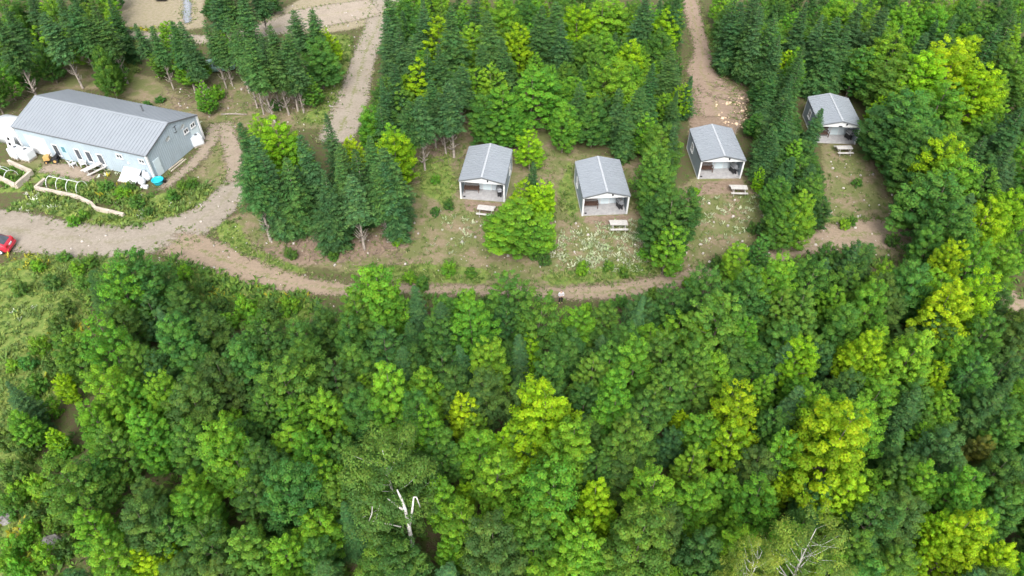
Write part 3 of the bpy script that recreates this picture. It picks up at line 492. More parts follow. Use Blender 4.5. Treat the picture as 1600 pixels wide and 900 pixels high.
('broadleaf_tree',2,38.00,38.08,6.54,1.56,6.08,(0.107, 0.226, 0.054),'medium-sized mid green broadleaf tree high in the lower wood, far right, rightmost such'),
('broadleaf_tree',3,28.59,43.97,6.30,1.44,0.16,(0.115, 0.223, 0.048),'medium-sized mid green broadleaf tree just below the lane, right, rightmost such'),
('broadleaf_tree',5,41.03,42.35,5.48,1.30,2.75,(0.077, 0.158, 0.053),'small dark green broadleaf tree just below the lane, far right, rightmost such'),
('broadleaf_tree',3,13.86,33.09,6.25,1.36,3.52,(0.121, 0.219, 0.047),'medium-sized mid green broadleaf tree high in the lower wood, right of centre, rightmost such'),
('maple_tree',0,12.88,30.98,3.48,0.76,5.47,(0.319, 0.465, 0.041),'small yellow-green maple midway down the lower wood, right of centre, rightmost such'),
('maple_tree',1,18.70,26.95,6.47,1.41,3.84,(0.153, 0.323, 0.055),'medium-sized bright green maple midway down the lower wood, right, leftmost such'),
('maple_tree',1,21.19,25.97,10.09,2.54,0.58,(0.277, 0.393, 0.035),'broadest yellow-green maple, tallest crown in the right foreground'),
('maple_tree',7,21.98,23.86,7.38,1.60,4.53,(0.253, 0.412, 0.042),'medium-sized yellow-green maple low in the lower wood, right'),
('maple_tree',4,29.77,29.37,4.54,0.99,2.85,(0.162, 0.321, 0.049),'small bright green maple midway down the lower wood, far right, leftmost such'),
('maple_tree',5,33.35,28.28,4.56,0.99,1.36,(0.162, 0.18, 0.05),'small brownish green maple midway down the lower wood, far right'),
('maple_tree',3,15.66,23.14,6.93,1.51,0.50,(0.128, 0.28, 0.048),'medium-sized bright green maple low in the lower wood, right'),
('maple_tree',6,18.29,25.44,4.23,0.92,1.07,(0.264, 0.396, 0.036),'small yellow-green maple low in the lower wood, right'),
('maple_tree',5,11.67,23.35,6.12,1.33,3.10,(0.151, 0.303, 0.047),'small bright green maple low in the lower wood, right of centre, leftmost such'),
('broadleaf_tree',5,11.93,19.84,6.60,1.43,1.58,(0.072, 0.155, 0.052),'medium-sized dark green broadleaf tree along the bottom edge, right of centre'),
('maple_tree',1,14.30,22.59,4.48,0.97,5.59,(0.158, 0.311, 0.048),'small bright green maple low in the lower wood, right, rightmost such'),
('broadleaf_tree',2,20.24,23.88,5.86,1.27,0.60,(0.08, 0.177, 0.053),'small dark green broadleaf tree low in the lower wood, right, rightmost such'),
('broadleaf_tree',3,22.79,21.79,7.13,1.66,1.08,(0.086, 0.18, 0.054),'medium-sized dark green broadleaf tree low in the lower wood, far right'),
('maple_tree',4,27.41,24.65,6.27,1.36,0.60,(0.162, 0.322, 0.049),'medium-sized bright green maple low in the lower wood, far right, leftmost such'),
('maple_tree',6,29.30,24.02,6.97,1.51,1.13,(0.126, 0.279, 0.048),'medium-sized bright green maple low in the lower wood, far right, rightmost such'),
('maple_tree',6,27.14,21.73,5.86,1.27,2.65,(0.25, 0.421, 0.038),'small yellow-green maple along the bottom edge, far right, second from left'),
('maple_tree',4,28.17,20.88,7.26,1.58,5.86,(0.273, 0.397, 0.035),'medium-sized yellow-green maple along the bottom edge, far right'),
('maple_tree',7,25.85,19.71,3.83,0.83,0.72,(0.22, 0.364, 0.037),'small yellow-green maple along the bottom edge, far right, leftmost such'),
('maple_tree',1,30.77,20.00,4.99,1.09,2.75,(0.332, 0.48, 0.042),'small yellow-green maple along the bottom edge, far right, rightmost such'),
('broadleaf_tree',8,18.71,22.39,5.32,1.16,5.77,(0.076, 0.159, 0.047),'small dark green broadleaf tree low in the lower wood, right, leftmost such'),
('broadleaf_tree',5,26.52,25.93,5.62,1.22,0.45,(0.099, 0.195, 0.055),'small dark green broadleaf tree low in the lower wood, far right, leftmost such'),
('broadleaf_tree',9,33.08,25.77,6.02,1.31,3.60,(0.093, 0.178, 0.05),'small dark green broadleaf tree low in the lower wood, far right, rightmost such'),
('broadleaf_tree',6,32.28,23.11,5.76,1.25,3.80,(0.104, 0.221, 0.06),'small mid green broadleaf tree low in the lower wood, far right, leftmost such'),
('maple_tree',1,17.46,21.06,5.54,1.20,1.05,(0.151, 0.341, 0.058),'small bright green maple along the bottom edge, right, second from left'),
('maple_tree',7,12.40,26.27,6.00,1.30,0.66,(0.183, 0.318, 0.047),'small bright green maple low in the lower wood, right of centre, rightmost such'),
('broadleaf_tree',7,10.81,23.07,4.58,1.00,0.77,(0.071, 0.15, 0.05),'small dark green broadleaf tree low in the lower wood, right of centre'),
('broadleaf_tree',9,23.95,19.96,5.08,1.10,3.27,(0.146, 0.26, 0.056),'small mid green broadleaf tree along the bottom edge, far right, rightmost such'),
('broadleaf_tree',0,18.50,29.89,5.92,1.29,2.60,(0.092, 0.204, 0.056),'small mid green broadleaf tree midway down the lower wood, right'),
('broadleaf_tree',5,21.11,20.52,5.92,1.29,1.00,(0.116, 0.218, 0.047),'small mid green broadleaf tree along the bottom edge, right'),
('broadleaf_tree',8,25.03,33.01,5.76,1.25,4.24,(0.087, 0.174, 0.062),'small blue-green broadleaf tree high in the lower wood, right, rightmost such'),
('broadleaf_tree',7,28.92,30.95,5.77,1.28,0.01,(0.073, 0.159, 0.062),'small blue-green broadleaf tree midway down the lower wood, far right'),
('broadleaf_tree',9,34.14,30.67,6.28,1.37,3.01,(0.077, 0.159, 0.056),'medium-sized blue-green broadleaf tree midway down the lower wood, far right, rightmost such'),
('broadleaf_tree',5,30.07,27.81,6.25,1.55,1.50,(0.091, 0.189, 0.074),'medium-sized blue-green broadleaf tree midway down the lower wood, far right, leftmost such'),
('broadleaf_tree',2,38.51,35.38,5.97,1.30,4.05,(0.088, 0.174, 0.061),'small blue-green broadleaf tree high in the lower wood, far right'),
('broadleaf_tree',5,10.58,41.50,5.43,1.18,3.16,(0.083, 0.175, 0.068),'small blue-green broadleaf tree just below the lane, right of centre'),
('broadleaf_tree',6,24.39,36.26,5.05,1.10,3.75,(0.081, 0.181, 0.07),'small blue-green broadleaf tree high in the lower wood, right, leftmost such'),
('broadleaf_tree',9,7.71,37.85,4.11,0.89,0.02,(0.086, 0.186, 0.072),'small blue-green broadleaf tree high in the lower wood, right of centre'),
('broadleaf_tree',9,11.34,28.92,4.56,0.99,1.08,(0.07, 0.16, 0.062),'small blue-green broadleaf tree midway down the lower wood, right of centre'),
('maple_tree',7,-24.16,63.91,8.65,2.49,4.83,(0.208, 0.381, 0.039),'tall yellow-green maple in the grove left of the first cabin'),
('maple_tree',7,-27.71,68.01,6.52,1.69,5.34,(0.203, 0.352, 0.052),'medium-sized bright green maple in the grove left of the first cabin, leftmost such'),
('maple_tree',0,-17.61,66.17,5.00,1.22,1.26,(0.345, 0.471, 0.042),'small yellow-green maple in the grove left of the first cabin'),
('maple_tree',5,-12.49,63.03,7.06,2.05,0.56,(0.24, 0.387, 0.035),'medium-sized yellow-green maple in the grove left of the first cabin'),
('maple_tree',2,-23.07,64.02,6.24,1.63,1.36,(0.189, 0.356, 0.055),'medium-sized bright green maple in the grove left of the first cabin, second from left'),
('maple_tree',7,-16.00,70.92,5.05,1.59,2.86,(0.155, 0.322, 0.049),'small bright green maple in the grove left of the first cabin, leftmost such'),
('maple_tree',4,-42.14,86.38,6.58,1.98,4.98,(0.194, 0.355, 0.055),'medium-sized bright green maple in the grove beyond the long building'),
('maple_tree',7,-41.88,86.56,5.06,1.80,1.57,(0.175, 0.32, 0.047),'small bright green maple in the grove beyond the long building, second from left'),
('maple_tree',0,-25.17,91.81,5.32,1.69,1.01,(0.305, 0.454, 0.041),'small yellow-green maple in the grove beyond the long building'),
('broadleaf_tree',8,-24.93,85.56,6.74,2.48,1.14,(0.11, 0.237, 0.065),'medium-sized mid green broadleaf tree in the grove beyond the long building'),
('maple_tree',6,-47.84,95.72,4.66,1.55,2.93,(0.184, 0.346, 0.053),'small bright green maple in the grove beyond the long building, leftmost such'),
('broadleaf_tree',7,-25.24,81.02,4.53,1.39,0.94,(0.133, 0.265, 0.057),'small mid green broadleaf tree in the grove beyond the long building, rightmost such'),
('broadleaf_tree',0,-47.08,88.80,4.25,1.65,3.00,(0.137, 0.248, 0.054),'small mid green broadleaf tree in the grove beyond the long building, leftmost such'),
('maple_tree',7,-38.05,79.11,4.54,1.20,1.07,(0.148, 0.315, 0.054),'small bright green maple in the grove beyond the long building, third from left'),
('maple_tree',7,-40.11,93.71,4.31,1.34,5.13,(0.155, 0.309, 0.048),'small bright green maple in the grove beyond the long building, rightmost such'),
('maple_tree',7,-11.34,78.85,7.50,2.68,1.97,(0.249, 0.386, 0.035),'medium-sized yellow-green maple right of the upper gravel track, leftmost such'),
('maple_tree',5,-15.64,70.28,5.97,1.73,4.83,(0.13, 0.286, 0.049),'small bright green maple in the grove left of the first cabin, rightmost such'),
('broadleaf_tree',2,-8.92,75.15,5.78,1.96,5.47,(0.145, 0.263, 0.057),'small mid green broadleaf tree right of the upper gravel track, fifth from left'),
('broadleaf_tree',2,-13.37,75.62,6.33,1.97,1.36,(0.122, 0.234, 0.055),'medium-sized mid green broadleaf tree right of the upper gravel track'),
('broadleaf_tree',8,-16.49,102.48,4.66,2.02,6.09,(0.105, 0.228, 0.062),'small mid green broadleaf tree right of the upper gravel track, leftmost such'),
('maple_tree',4,-12.51,66.15,6.61,1.81,2.36,(0.163, 0.335, 0.051),'medium-sized bright green maple in the grove left of the first cabin, rightmost such'),
('broadleaf_tree',3,-12.69,95.69,5.87,2.12,6.21,(0.103, 0.228, 0.062),'small mid green broadleaf tree right of the upper gravel track, fourth from left'),
('maple_tree',5,-1.29,95.18,7.43,2.67,5.21,(0.171, 0.314, 0.046),'medium-sized bright green maple in the woods behind the first two cabins, fourth from left'),
('maple_tree',0,-4.99,89.83,6.83,2.39,5.85,(0.217, 0.378, 0.056),'medium-sized bright green maple in the woods behind the first two cabins, leftmost such'),
('maple_tree',1,12.56,96.04,7.55,3.23,4.12,(0.193, 0.349, 0.051),'medium-sized bright green maple in the woods left of the soil patch, leftmost such'),
('maple_tree',6,17.15,97.56,4.86,1.47,2.03,(0.2, 0.366, 0.037),'small yellow-green maple in the woods left of the soil patch, leftmost such'),
('maple_tree',5,21.55,96.32,6.31,2.13,1.10,(0.241, 0.408, 0.041),'medium-sized yellow-green maple in the woods left of the soil patch, rightmost such'),
('maple_tree',4,14.91,85.78,6.69,1.97,4.39,(0.275, 0.43, 0.039),'medium-sized yellow-green maple in the woods left of the soil patch, second from left'),
('maple_tree',1,2.59,76.37,7.60,3.09,4.12,(0.143, 0.317, 0.054),'medium-sized bright green maple in the woods behind the first two cabins, fifth from left'),
('maple_tree',7,-1.29,72.60,7.40,2.84,4.36,(0.13, 0.285, 0.049),'medium-sized bright green maple in the woods behind the first two cabins, third from left'),
('maple_tree',6,5.83,70.72,6.35,1.74,1.11,(0.154, 0.316, 0.054),'medium-sized bright green maple in the woods behind the first two cabins, rightmost such'),
('maple_tree',5,11.85,76.97,8.08,3.11,1.72,(0.173, 0.313, 0.046),'medium-sized bright green maple in the woods left of the soil patch, third from left'),
('broadleaf_tree',3,15.02,60.65,7.08,2.00,2.87,(0.126, 0.247, 0.059),'medium-sized mid green broadleaf tree between the second and third cabins, rightmost such'),
('maple_tree',2,20.59,78.04,4.77,1.35,1.98,(0.213, 0.356, 0.036),'small yellow-green maple in the woods left of the soil patch, rightmost such'),
('maple_tree',2,1.95,67.07,5.21,1.53,0.74,(0.254, 0.435, 0.044),'small yellow-green maple in the woods behind the first two cabins'),
('maple_tree',3,15.05,70.26,5.03,1.58,3.14,(0.169, 0.34, 0.052),'small bright green maple in the woods left of the soil patch, sixth from left'),
('broadleaf_tree',0,14.53,59.56,6.25,1.70,2.13,(0.12, 0.249, 0.059),'medium-sized mid green broadleaf tree between the second and third cabins, leftmost such'),
('maple_tree',2,1.39,57.26,5.52,1.39,1.72,(0.241, 0.382, 0.035),'small yellow-green maple between the first and second cabins, leftmost such'),
('maple_tree',0,2.91,57.56,5.46,1.40,1.97,(0.289, 0.47, 0.042),'small yellow-green maple between the first and second cabins, rightmost such'),
('maple_tree',0,0.72,52.89,6.00,2.90,0.68,(0.183, 0.342, 0.053),"broad bright green maple partly hiding the first cabin's picnic table"),
('maple_tree',1,3.02,52.69,5.01,1.20,4.85,(0.188, 0.357, 0.055),'small bright green maple between the first and second cabins, rightmost such'),
('broadleaf_tree',7,14.96,52.50,7.54,2.60,1.70,(0.08, 0.17, 0.048),'medium-sized dark green broadleaf tree between the second and third cabins'),
('maple_tree',2,14.45,49.86,6.19,1.54,0.07,(0.178, 0.344, 0.053),'small bright green maple between the second and third cabins'),
('broadleaf_tree',5,17.00,55.67,5.72,1.77,5.73,(0.088, 0.178, 0.053),'small dark green broadleaf tree between the second and third cabins, rightmost such'),
('broadleaf_tree',8,14.30,54.38,5.93,1.75,0.23,(0.076, 0.169, 0.056),'small dark green broadleaf tree between the second and third cabins, leftmost such'),
('broadleaf_tree',9,-2.89,72.66,6.40,2.16,1.55,(0.1, 0.215, 0.051),'medium-sized mid green broadleaf tree in the woods behind the first two cabins'),
('broadleaf_tree',9,14.46,57.64,6.06,1.67,3.72,(0.129, 0.252, 0.06),'small mid green broadleaf tree between the second and third cabins, leftmost such'),
('broadleaf_tree',8,9.36,71.82,6.02,1.91,5.37,(0.099, 0.213, 0.058),'small mid green broadleaf tree in the woods left of the soil patch, sixth from left'),
('maple_tree',4,0.00,71.55,5.32,1.56,3.67,(0.123, 0.285, 0.049),'small bright green maple in the woods behind the first two cabins, fourth from left'),
('broadleaf_tree',0,2.13,52.65,4.04,1.20,1.29,(0.071, 0.159, 0.053),'small dark green broadleaf tree between the first and second cabins'),
('maple_tree',3,39.47,98.03,4.73,1.57,4.77,(0.146, 0.331, 0.056),'small bright green maple right of the far dirt track, rightmost such'),
('maple_tree',7,35.43,86.29,4.95,1.62,4.34,(0.295, 0.459, 0.041),'small yellow-green maple right of the far dirt track'),
('maple_tree',5,45.78,96.96,6.82,2.33,5.27,(0.191, 0.342, 0.05),'medium-sized bright green maple right of the far dirt track, rightmost such'),
('maple_tree',2,50.71,97.08,6.16,2.14,2.38,(0.185, 0.318, 0.047),'small bright green maple in the upper right woods, third from left'),
('maple_tree',5,54.88,98.81,5.11,1.78,3.96,(0.159, 0.306, 0.047),'small bright green maple in the upper right woods, fifth from left'),
('maple_tree',4,58.34,95.96,6.79,2.31,4.02,(0.149, 0.33, 0.056),'medium-sized bright green maple in the upper right woods, third from left'),
('maple_tree',1,47.21,83.99,7.89,3.29,5.92,(0.184, 0.324, 0.048),'medium-sized bright green maple in the upper right woods, leftmost such'),
('maple_tree',6,48.47,78.31,8.99,3.15,2.48,(0.233, 0.426, 0.043),'tall yellow-green maple in the upper right woods, leftmost such'),
('maple_tree',6,52.78,79.84,9.20,3.19,5.90,(0.345, 0.471, 0.042),'tall yellow-green maple in the upper right woods, rightmost such'),
('maple_tree',6,55.06,75.81,7.90,2.92,4.85,(0.292, 0.444, 0.039),'medium-sized yellow-green maple in the upper right woods, rightmost such'),
('maple_tree',2,48.95,73.01,7.65,2.85,4.25,(0.147, 0.303, 0.052),'medium-sized bright green maple in the upper right woods, rightmost such'),
('broadleaf_tree',8,46.63,78.88,7.57,3.42,5.80,(0.145, 0.26, 0.056),'medium-sized mid green broadleaf tree in the upper right woods, third from left'),
('broadleaf_tree',0,43.55,83.59,6.68,2.40,3.09,(0.103, 0.235, 0.064),'medium-sized mid green broadleaf tree in the upper right woods, leftmost such'),
('maple_tree',2,44.01,75.69,4.50,1.08,3.96,(0.231, 0.397, 0.04),'small yellow-green maple in the upper right woods'),
('broadleaf_tree',5,43.97,70.59,7.82,3.31,0.92,(0.101, 0.232, 0.063),'medium-sized mid green broadleaf tree right of the fourth cabin, leftmost such'),
('broadleaf_tree',9,42.63,69.10,6.61,2.82,0.07,(0.078, 0.165, 0.055),'medium-sized dark green broadleaf tree right of the fourth cabin, second from left'),
('broadleaf_tree',0,43.28,64.92,7.78,2.80,0.88,(0.108, 0.232, 0.063),'medium-sized mid green broadleaf tree right of the fourth cabin, second from left'),
('broadleaf_tree',0,47.01,64.85,6.65,2.37,1.15,(0.124, 0.252, 0.06),'medium-sized mid green broadleaf tree right of the fourth cabin, fifth from left'),
('maple_tree',5,43.54,61.02,8.00,2.28,3.22,(0.267, 0.408, 0.036),'medium-sized yellow-green maple right of the fourth cabin, leftmost such'),
('maple_tree',5,43.54,58.07,7.87,2.22,0.06,(0.182, 0.348, 0.053),'medium-sized bright green maple right of the fourth cabin, leftmost such'),
('broadleaf_tree',5,42.90,62.64,7.46,2.66,6.10,(0.079, 0.171, 0.051),'medium-sized dark green broadleaf tree right of the fourth cabin, fourth from left'),
('broadleaf_tree',5,41.01,55.33,7.65,2.80,5.63,(0.106, 0.23, 0.063),'medium-sized mid green broadleaf tree right of the fourth cabin, third from left'),
('maple_tree',5,46.95,53.42,7.24,1.73,0.00,(0.216, 0.378, 0.038),'medium-sized yellow-green maple right of the fourth cabin, rightmost such'),
('maple_tree',2,44.12,51.59,7.55,2.07,5.92,(0.266, 0.407, 0.037),'medium-sized yellow-green maple right of the fourth cabin, third from left'),
('broadleaf_tree',5,40.96,51.37,7.26,2.32,1.59,(0.093, 0.203, 0.055),'medium-sized mid green broadleaf tree right of the fourth cabin, sixth from left'),
('maple_tree',4,43.75,46.76,6.87,1.61,0.66,(0.163, 0.303, 0.047),'medium-sized bright green maple right of the fourth cabin, rightmost such'),
('broadleaf_tree',3,33.10,89.41,6.97,2.91,2.05,(0.136, 0.265, 0.057),'medium-sized mid green broadleaf tree right of the far dirt track, second from left'),
('broadleaf_tree',8,39.20,90.79,5.90,2.22,1.63,(0.118, 0.238, 0.052),'small mid green broadleaf tree right of the far dirt track, sixth from left'),
('broadleaf_tree',8,40.63,56.98,6.29,1.80,1.97,(0.066, 0.152, 0.051),'medium-sized dark green broadleaf tree right of the fourth cabin, third from left'),
('broadleaf_tree',3,46.59,57.69,6.68,1.94,6.20,(0.134, 0.264, 0.057),'medium-sized mid green broadleaf tree right of the fourth cabin, rightmost such'),
('broadleaf_tree',6,62.94,90.93,6.67,2.58,3.27,(0.091, 0.202, 0.055),'medium-sized mid green broadleaf tree in the upper right woods, fifth from left'),
('broadleaf_tree',6,61.85,82.09,6.58,2.41,1.93,(0.141, 0.266, 0.058),'medium-sized mid green broadleaf tree in the upper right woods, seventh from left'),
('maple_tree',3,40.94,46.91,7.10,1.61,4.03,(0.133, 0.282, 0.048),'medium-sized bright green maple right of the fourth cabin, second from left'),
('maple_tree',6,38.75,46.67,6.81,1.48,2.98,(0.285, 0.405, 0.036),'medium-sized yellow-green maple right of the fourth cabin, second from left'),
('broadleaf_tree',5,38.65,49.71,5.96,1.41,3.88,(0.113, 0.245, 0.058),'small mid green broadleaf tree right of the fourth cabin, leftmost such'),
('maple_tree',7,30.78,66.18,4.82,1.37,5.69,(0.153, 0.312, 0.053),'small bright green maple between the third and fourth cabins'),
('maple_tree',3,26.49,62.66,3.20,0.59,0.54,(0.217, 0.397, 0.04),'small yellow-green maple between the third and fourth cabins'),
('maple_tree',4,27.60,53.63,6.95,1.60,2.94,(0.194, 0.338, 0.05),'medium-sized bright green maple between the third and fourth cabins'),
('broadleaf_tree',3,30.14,58.03,5.57,1.54,5.47,(0.11, 0.221, 0.052),'small mid green broadleaf tree between the third and fourth cabins, rightmost such'),
('broadleaf_tree',7,26.12,54.79,5.19,1.49,2.69,(0.087, 0.177, 0.053),'small dark green broadleaf tree between the third and fourth cabins, second from left'),
('broadleaf_tree',9,26.54,53.32,5.71,1.47,5.95,(0.13, 0.257, 0.056),'small mid green broadleaf tree between the third and fourth cabins, fourth from left'),
('broadleaf_tree',9,27.14,58.14,5.04,1.41,6.16,(0.122, 0.254, 0.06),'small mid green broadleaf tree between the third and fourth cabins, third from left'),
('maple_tree',5,20.54,48.75,4.76,1.16,0.46,(0.217, 0.376, 0.055),'small bright green maple just below the lane, right, leftmost such'),
('broadleaf_tree',7,23.26,50.31,4.43,1.17,2.18,(0.098, 0.231, 0.063),'small mid green broadleaf tree just below the lane, right, leftmost such'),
('broadleaf_tree',3,30.55,62.69,4.47,1.33,3.79,(0.112, 0.228, 0.054),'small mid green broadleaf tree between the third and fourth cabins, fifth from left'),
('broadleaf_tree',5,30.73,56.50,4.15,1.25,5.76,(0.074, 0.155, 0.052),'small dark green broadleaf tree between the third and fourth cabins, sixth from left'),
('maple_tree',0,-58.60,92.50,6.68,2.43,2.69,(0.19, 0.348, 0.054),'medium-sized bright green maple behind the long pale building, fourth from left'),
('maple_tree',7,-62.47,90.15,6.86,2.39,1.22,(0.199, 0.36, 0.053),'medium-sized bright green maple behind the long pale building, third from left'),
('broadleaf_tree',2,-59.62,100.18,5.93,2.38,5.97,(0.124, 0.218, 0.047),'small mid green broadleaf tree behind the long pale building, third from left'),
('broadleaf_tree',8,-69.19,99.77,6.27,2.56,3.09,(0.1, 0.211, 0.058),'medium-sized mid green broadleaf tree behind the long pale building, fourth from left'),
('maple_tree',0,-65.47,99.67,6.43,2.18,3.12,(0.211, 0.384, 0.039),'medium-sized yellow-green maple behind the long pale building'),
('broadleaf_tree',2,-63.54,85.58,5.10,1.79,4.38,(0.091, 0.205, 0.056),'small mid green broadleaf tree behind the long pale building, leftmost such'),
('broadleaf_tree',3,-53.61,88.19,6.16,2.00,6.18,(0.093, 0.208, 0.057),'small mid green broadleaf tree behind the long pale building, fourth from left'),
('broadleaf_tree',0,-52.13,84.89,4.42,1.60,4.74,(0.125, 0.248, 0.054),'small mid green broadleaf tree behind the long pale building, rightmost such'),
('broadleaf_tree',7,-44.92,106.64,4.21,1.87,0.14,(0.068, 0.158, 0.053),'small dark green broadleaf tree in the grove beyond the long building, leftmost such'),
('broadleaf_tree',8,-37.29,108.63,4.20,1.69,3.04,(0.072, 0.154, 0.051),'small dark green broadleaf tree in the grove beyond the long building, rightmost such'),
('broadleaf_tree',8,55.64,68.63,6.71,2.30,1.98,(0.078, 0.165, 0.055),'medium-sized dark green broadleaf tree right of the fourth cabin, rightmost such'),
('birch_tree',0,-7.60,23.46,11.00,3.02,2.96,(0.114, 0.201, 0.056),'broad grey-green birch around a dead white forked trunk'),
('birch_tree',1,17.22,18.23,11.00,2.31,0.69,(0.18, 0.259, 0.067),'broad pale birch with bare white twigs at the bottom edge'),
('birch_tree',1,14.18,17.86,10.00,1.55,3.90,(0.22, 0.279, 0.072),'smaller pale birch left of the broad one at the bottom edge'),
('spruce_tree',2,-16.47,41.45,5.00,1.12,2.02,(0.074, 0.143, 0.058),'small blue-green spruce just below the lane, left of centre, leftmost such'),
('spruce_tree',6,-7.92,41.90,6.00,1.08,0.72,(0.075, 0.154, 0.062),'small blue-green spruce just below the lane, left of centre, rightmost such'),
('spruce_tree',1,-5.77,38.81,7.00,1.35,3.73,(0.063, 0.125, 0.048),'medium-sized dark green spruce just below the lane, left of centre'),
('spruce_tree',1,0.59,36.88,6.00,1.20,1.35,(0.069, 0.139, 0.056),'small blue-green spruce high in the lower wood, centre, rightmost such'),
('spruce_tree',5,29.91,46.69,7.00,1.30,1.32,(0.067, 0.138, 0.055),'medium-sized blue-green spruce right of the fourth cabin'),
('spruce_tree',6,31.81,47.17,6.00,1.25,0.69,(0.081, 0.157, 0.049),'small dark green spruce right of the fourth cabin, leftmost such'),
('spruce_tree',1,21.04,35.89,6.00,1.15,3.14,(0.089, 0.174, 0.07),'small blue-green spruce high in the lower wood, right'),
('spruce_tree',1,-10.10,37.55,6.00,1.17,4.73,(0.069, 0.147, 0.059),'small blue-green spruce high in the lower wood, left of centre'),
('spruce_tree',5,-28.80,39.78,6.00,1.06,5.13,(0.083, 0.165, 0.067),'small blue-green spruce just below the lane, left'),
('spruce_tree',2,-36.63,31.90,6.00,1.21,5.92,(0.076, 0.146, 0.059),'small blue-green spruce midway down the lower wood, far left'),
('spruce_tree',0,10.44,40.93,6.00,1.07,4.17,(0.086, 0.175, 0.071),'small blue-green spruce just below the lane, right of centre'),
('spruce_tree',0,34.74,34.30,6.00,1.18,5.78,(0.07, 0.137, 0.055),'small blue-green spruce high in the lower wood, far right, leftmost such'),
('spruce_tree',1,7.11,37.78,5.00,0.93,5.68,(0.079, 0.151, 0.061),'small blue-green spruce high in the lower wood, right of centre'),
('spruce_tree',6,20.36,31.12,7.00,1.22,0.94,(0.09, 0.175, 0.071),'medium-sized blue-green spruce midway down the lower wood, right'),
('spruce_tree',1,28.72,30.56,7.00,1.23,4.93,(0.067, 0.139, 0.048),'medium-sized dark green spruce midway down the lower wood, far right, leftmost such'),
('spruce_tree',5,33.88,30.56,7.00,1.24,1.99,(0.084, 0.159, 0.049),'medium-sized dark green spruce midway down the lower wood, far right, rightmost such'),
('spruce_tree',6,-8.56,34.70,7.00,1.32,5.17,(0.063, 0.133, 0.046),'medium-sized dark green spruce high in the lower wood, left of centre'),
('spruce_tree',0,-3.88,35.25,6.00,1.21,2.90,(0.071, 0.153, 0.061),'small blue-green spruce high in the lower wood, centre, leftmost such'),
('spruce_tree',1,-26.93,62.00,9.03,1.80,1.70,(0.063, 0.135, 0.046),'tall dark green spruce in the grove left of the first cabin, leftmost such'),
('spruce_tree',4,-24.46,54.80,10.30,2.22,1.24,(0.072, 0.156, 0.051),'tall bare-trunked dark green spruce in the grove left of the first cabin, leftmost such'),
('spruce_tree',5,-23.30,55.65,10.22,2.03,0.09,(0.071, 0.144, 0.055),'tall dark green spruce in the grove left of the first cabin, second from left'),
('spruce_tree',5,-21.48,56.07,9.02,2.04,2.15,(0.085, 0.171, 0.053),'tall dark green spruce in the grove left of the first cabin, fourth from left'),
('spruce_tree',2,-17.61,53.50,9.38,2.05,1.05,(0.06, 0.122, 0.047),'tall dark green spruce in the grove left of the first cabin, fifth from left'),
('spruce_tree',4,-14.75,53.47,8.69,1.87,6.11,(0.093, 0.177, 0.072),'tall bare-trunked blue-green spruce in the grove left of the first cabin'),
('spruce_tree',0,-18.24,62.09,9.91,1.59,5.94,(0.064, 0.125, 0.048),'tall dark green spruce in the grove left of the first cabin, sixth from left'),
('spruce_tree',1,-19.76,58.47,9.93,2.02,1.62,(0.073, 0.15, 0.06),'tall blue-green spruce in the grove left of the first cabin, second from left'),
('spruce_tree',2,-13.97,58.75,9.76,2.19,2.14,(0.083, 0.172, 0.053),'tall dark green spruce in the grove left of the first cabin, rightmost such'),
('spruce_tree',0,-16.77,56.08,9.23,1.91,2.03,(0.086, 0.165, 0.051),'tall dark green spruce in the grove left of the first cabin, seventh from left'),
('spruce_tree',3,-12.47,54.67,8.56,2.02,4.83,(0.083, 0.164, 0.051),'tall bare-trunked dark green spruce in the grove left of the first cabin, second from left'),
('spruce_tree',4,-11.65,55.68,9.99,2.21,5.97,(0.081, 0.157, 0.052),'tall bare-trunked dark green spruce in the grove left of the first cabin, third from left'),
('spruce_tree',0,-21.03,57.19,7.23,1.44,0.63,(0.063, 0.133, 0.051),'medium-sized dark green spruce in the grove left of the first cabin, second from left'),
('spruce_tree',1,-11.60,55.01,9.25,1.77,3.89,(0.065, 0.141, 0.057),'tall blue-green spruce in the grove left of the first cabin, rightmost such'),
('spruce_tree',6,-25.17,59.51,9.13,1.74,1.79,(0.079, 0.164, 0.067),'tall blue-green spruce in the grove left of the first cabin, leftmost such'),
('spruce_tree',5,-14.63,57.51,8.99,1.82,2.31,(0.059, 0.119, 0.041),'tall dark green spruce in the grove left of the first cabin, ninth from left'),
('spruce_tree',6,-16.40,58.82,8.85,1.72,2.42,(0.082, 0.151, 0.047),'tall dark green spruce in the grove left of the first cabin, eighth from left'),
('spruce_tree',2,-22.62,55.77,8.22,1.59,3.97,(0.089, 0.167, 0.052),'medium-sized dark green spruce in the grove left of the first cabin, leftmost such'),
('spruce_tree',6,-11.31,56.53,7.70,1.40,3.12,(0.06, 0.122, 0.047),'medium-sized dark green spruce in the grove left of the first cabin, rightmost such'),
('spruce_tree',5,-22.91,56.66,9.20,1.68,3.96,(0.06, 0.126, 0.049),'tall dark green spruce in the grove left of the first cabin, third from left'),
('spruce_tree',4,-47.89,88.70,7.64,1.17,3.38,(0.069, 0.142, 0.055),'medium-sized bare-trunked dark green spruce in the grove beyond the long building, leftmost such'),
('spruce_tree',4,-44.79,85.61,8.61,1.36,2.65,(0.068, 0.148, 0.049),'tall bare-trunked dark green spruce in the grove beyond the long building, leftmost such'),
('spruce_tree',3,-41.88,85.29,9.16,1.87,4.95,(0.062, 0.14, 0.048),'tall bare-trunked dark green spruce in the grove beyond the long building, second from left'),
('spruce_tree',3,-40.57,85.57,9.11,1.79,3.92,(0.083, 0.163, 0.065),'tall bare-trunked blue-green spruce in the grove beyond the long building, leftmost such'),
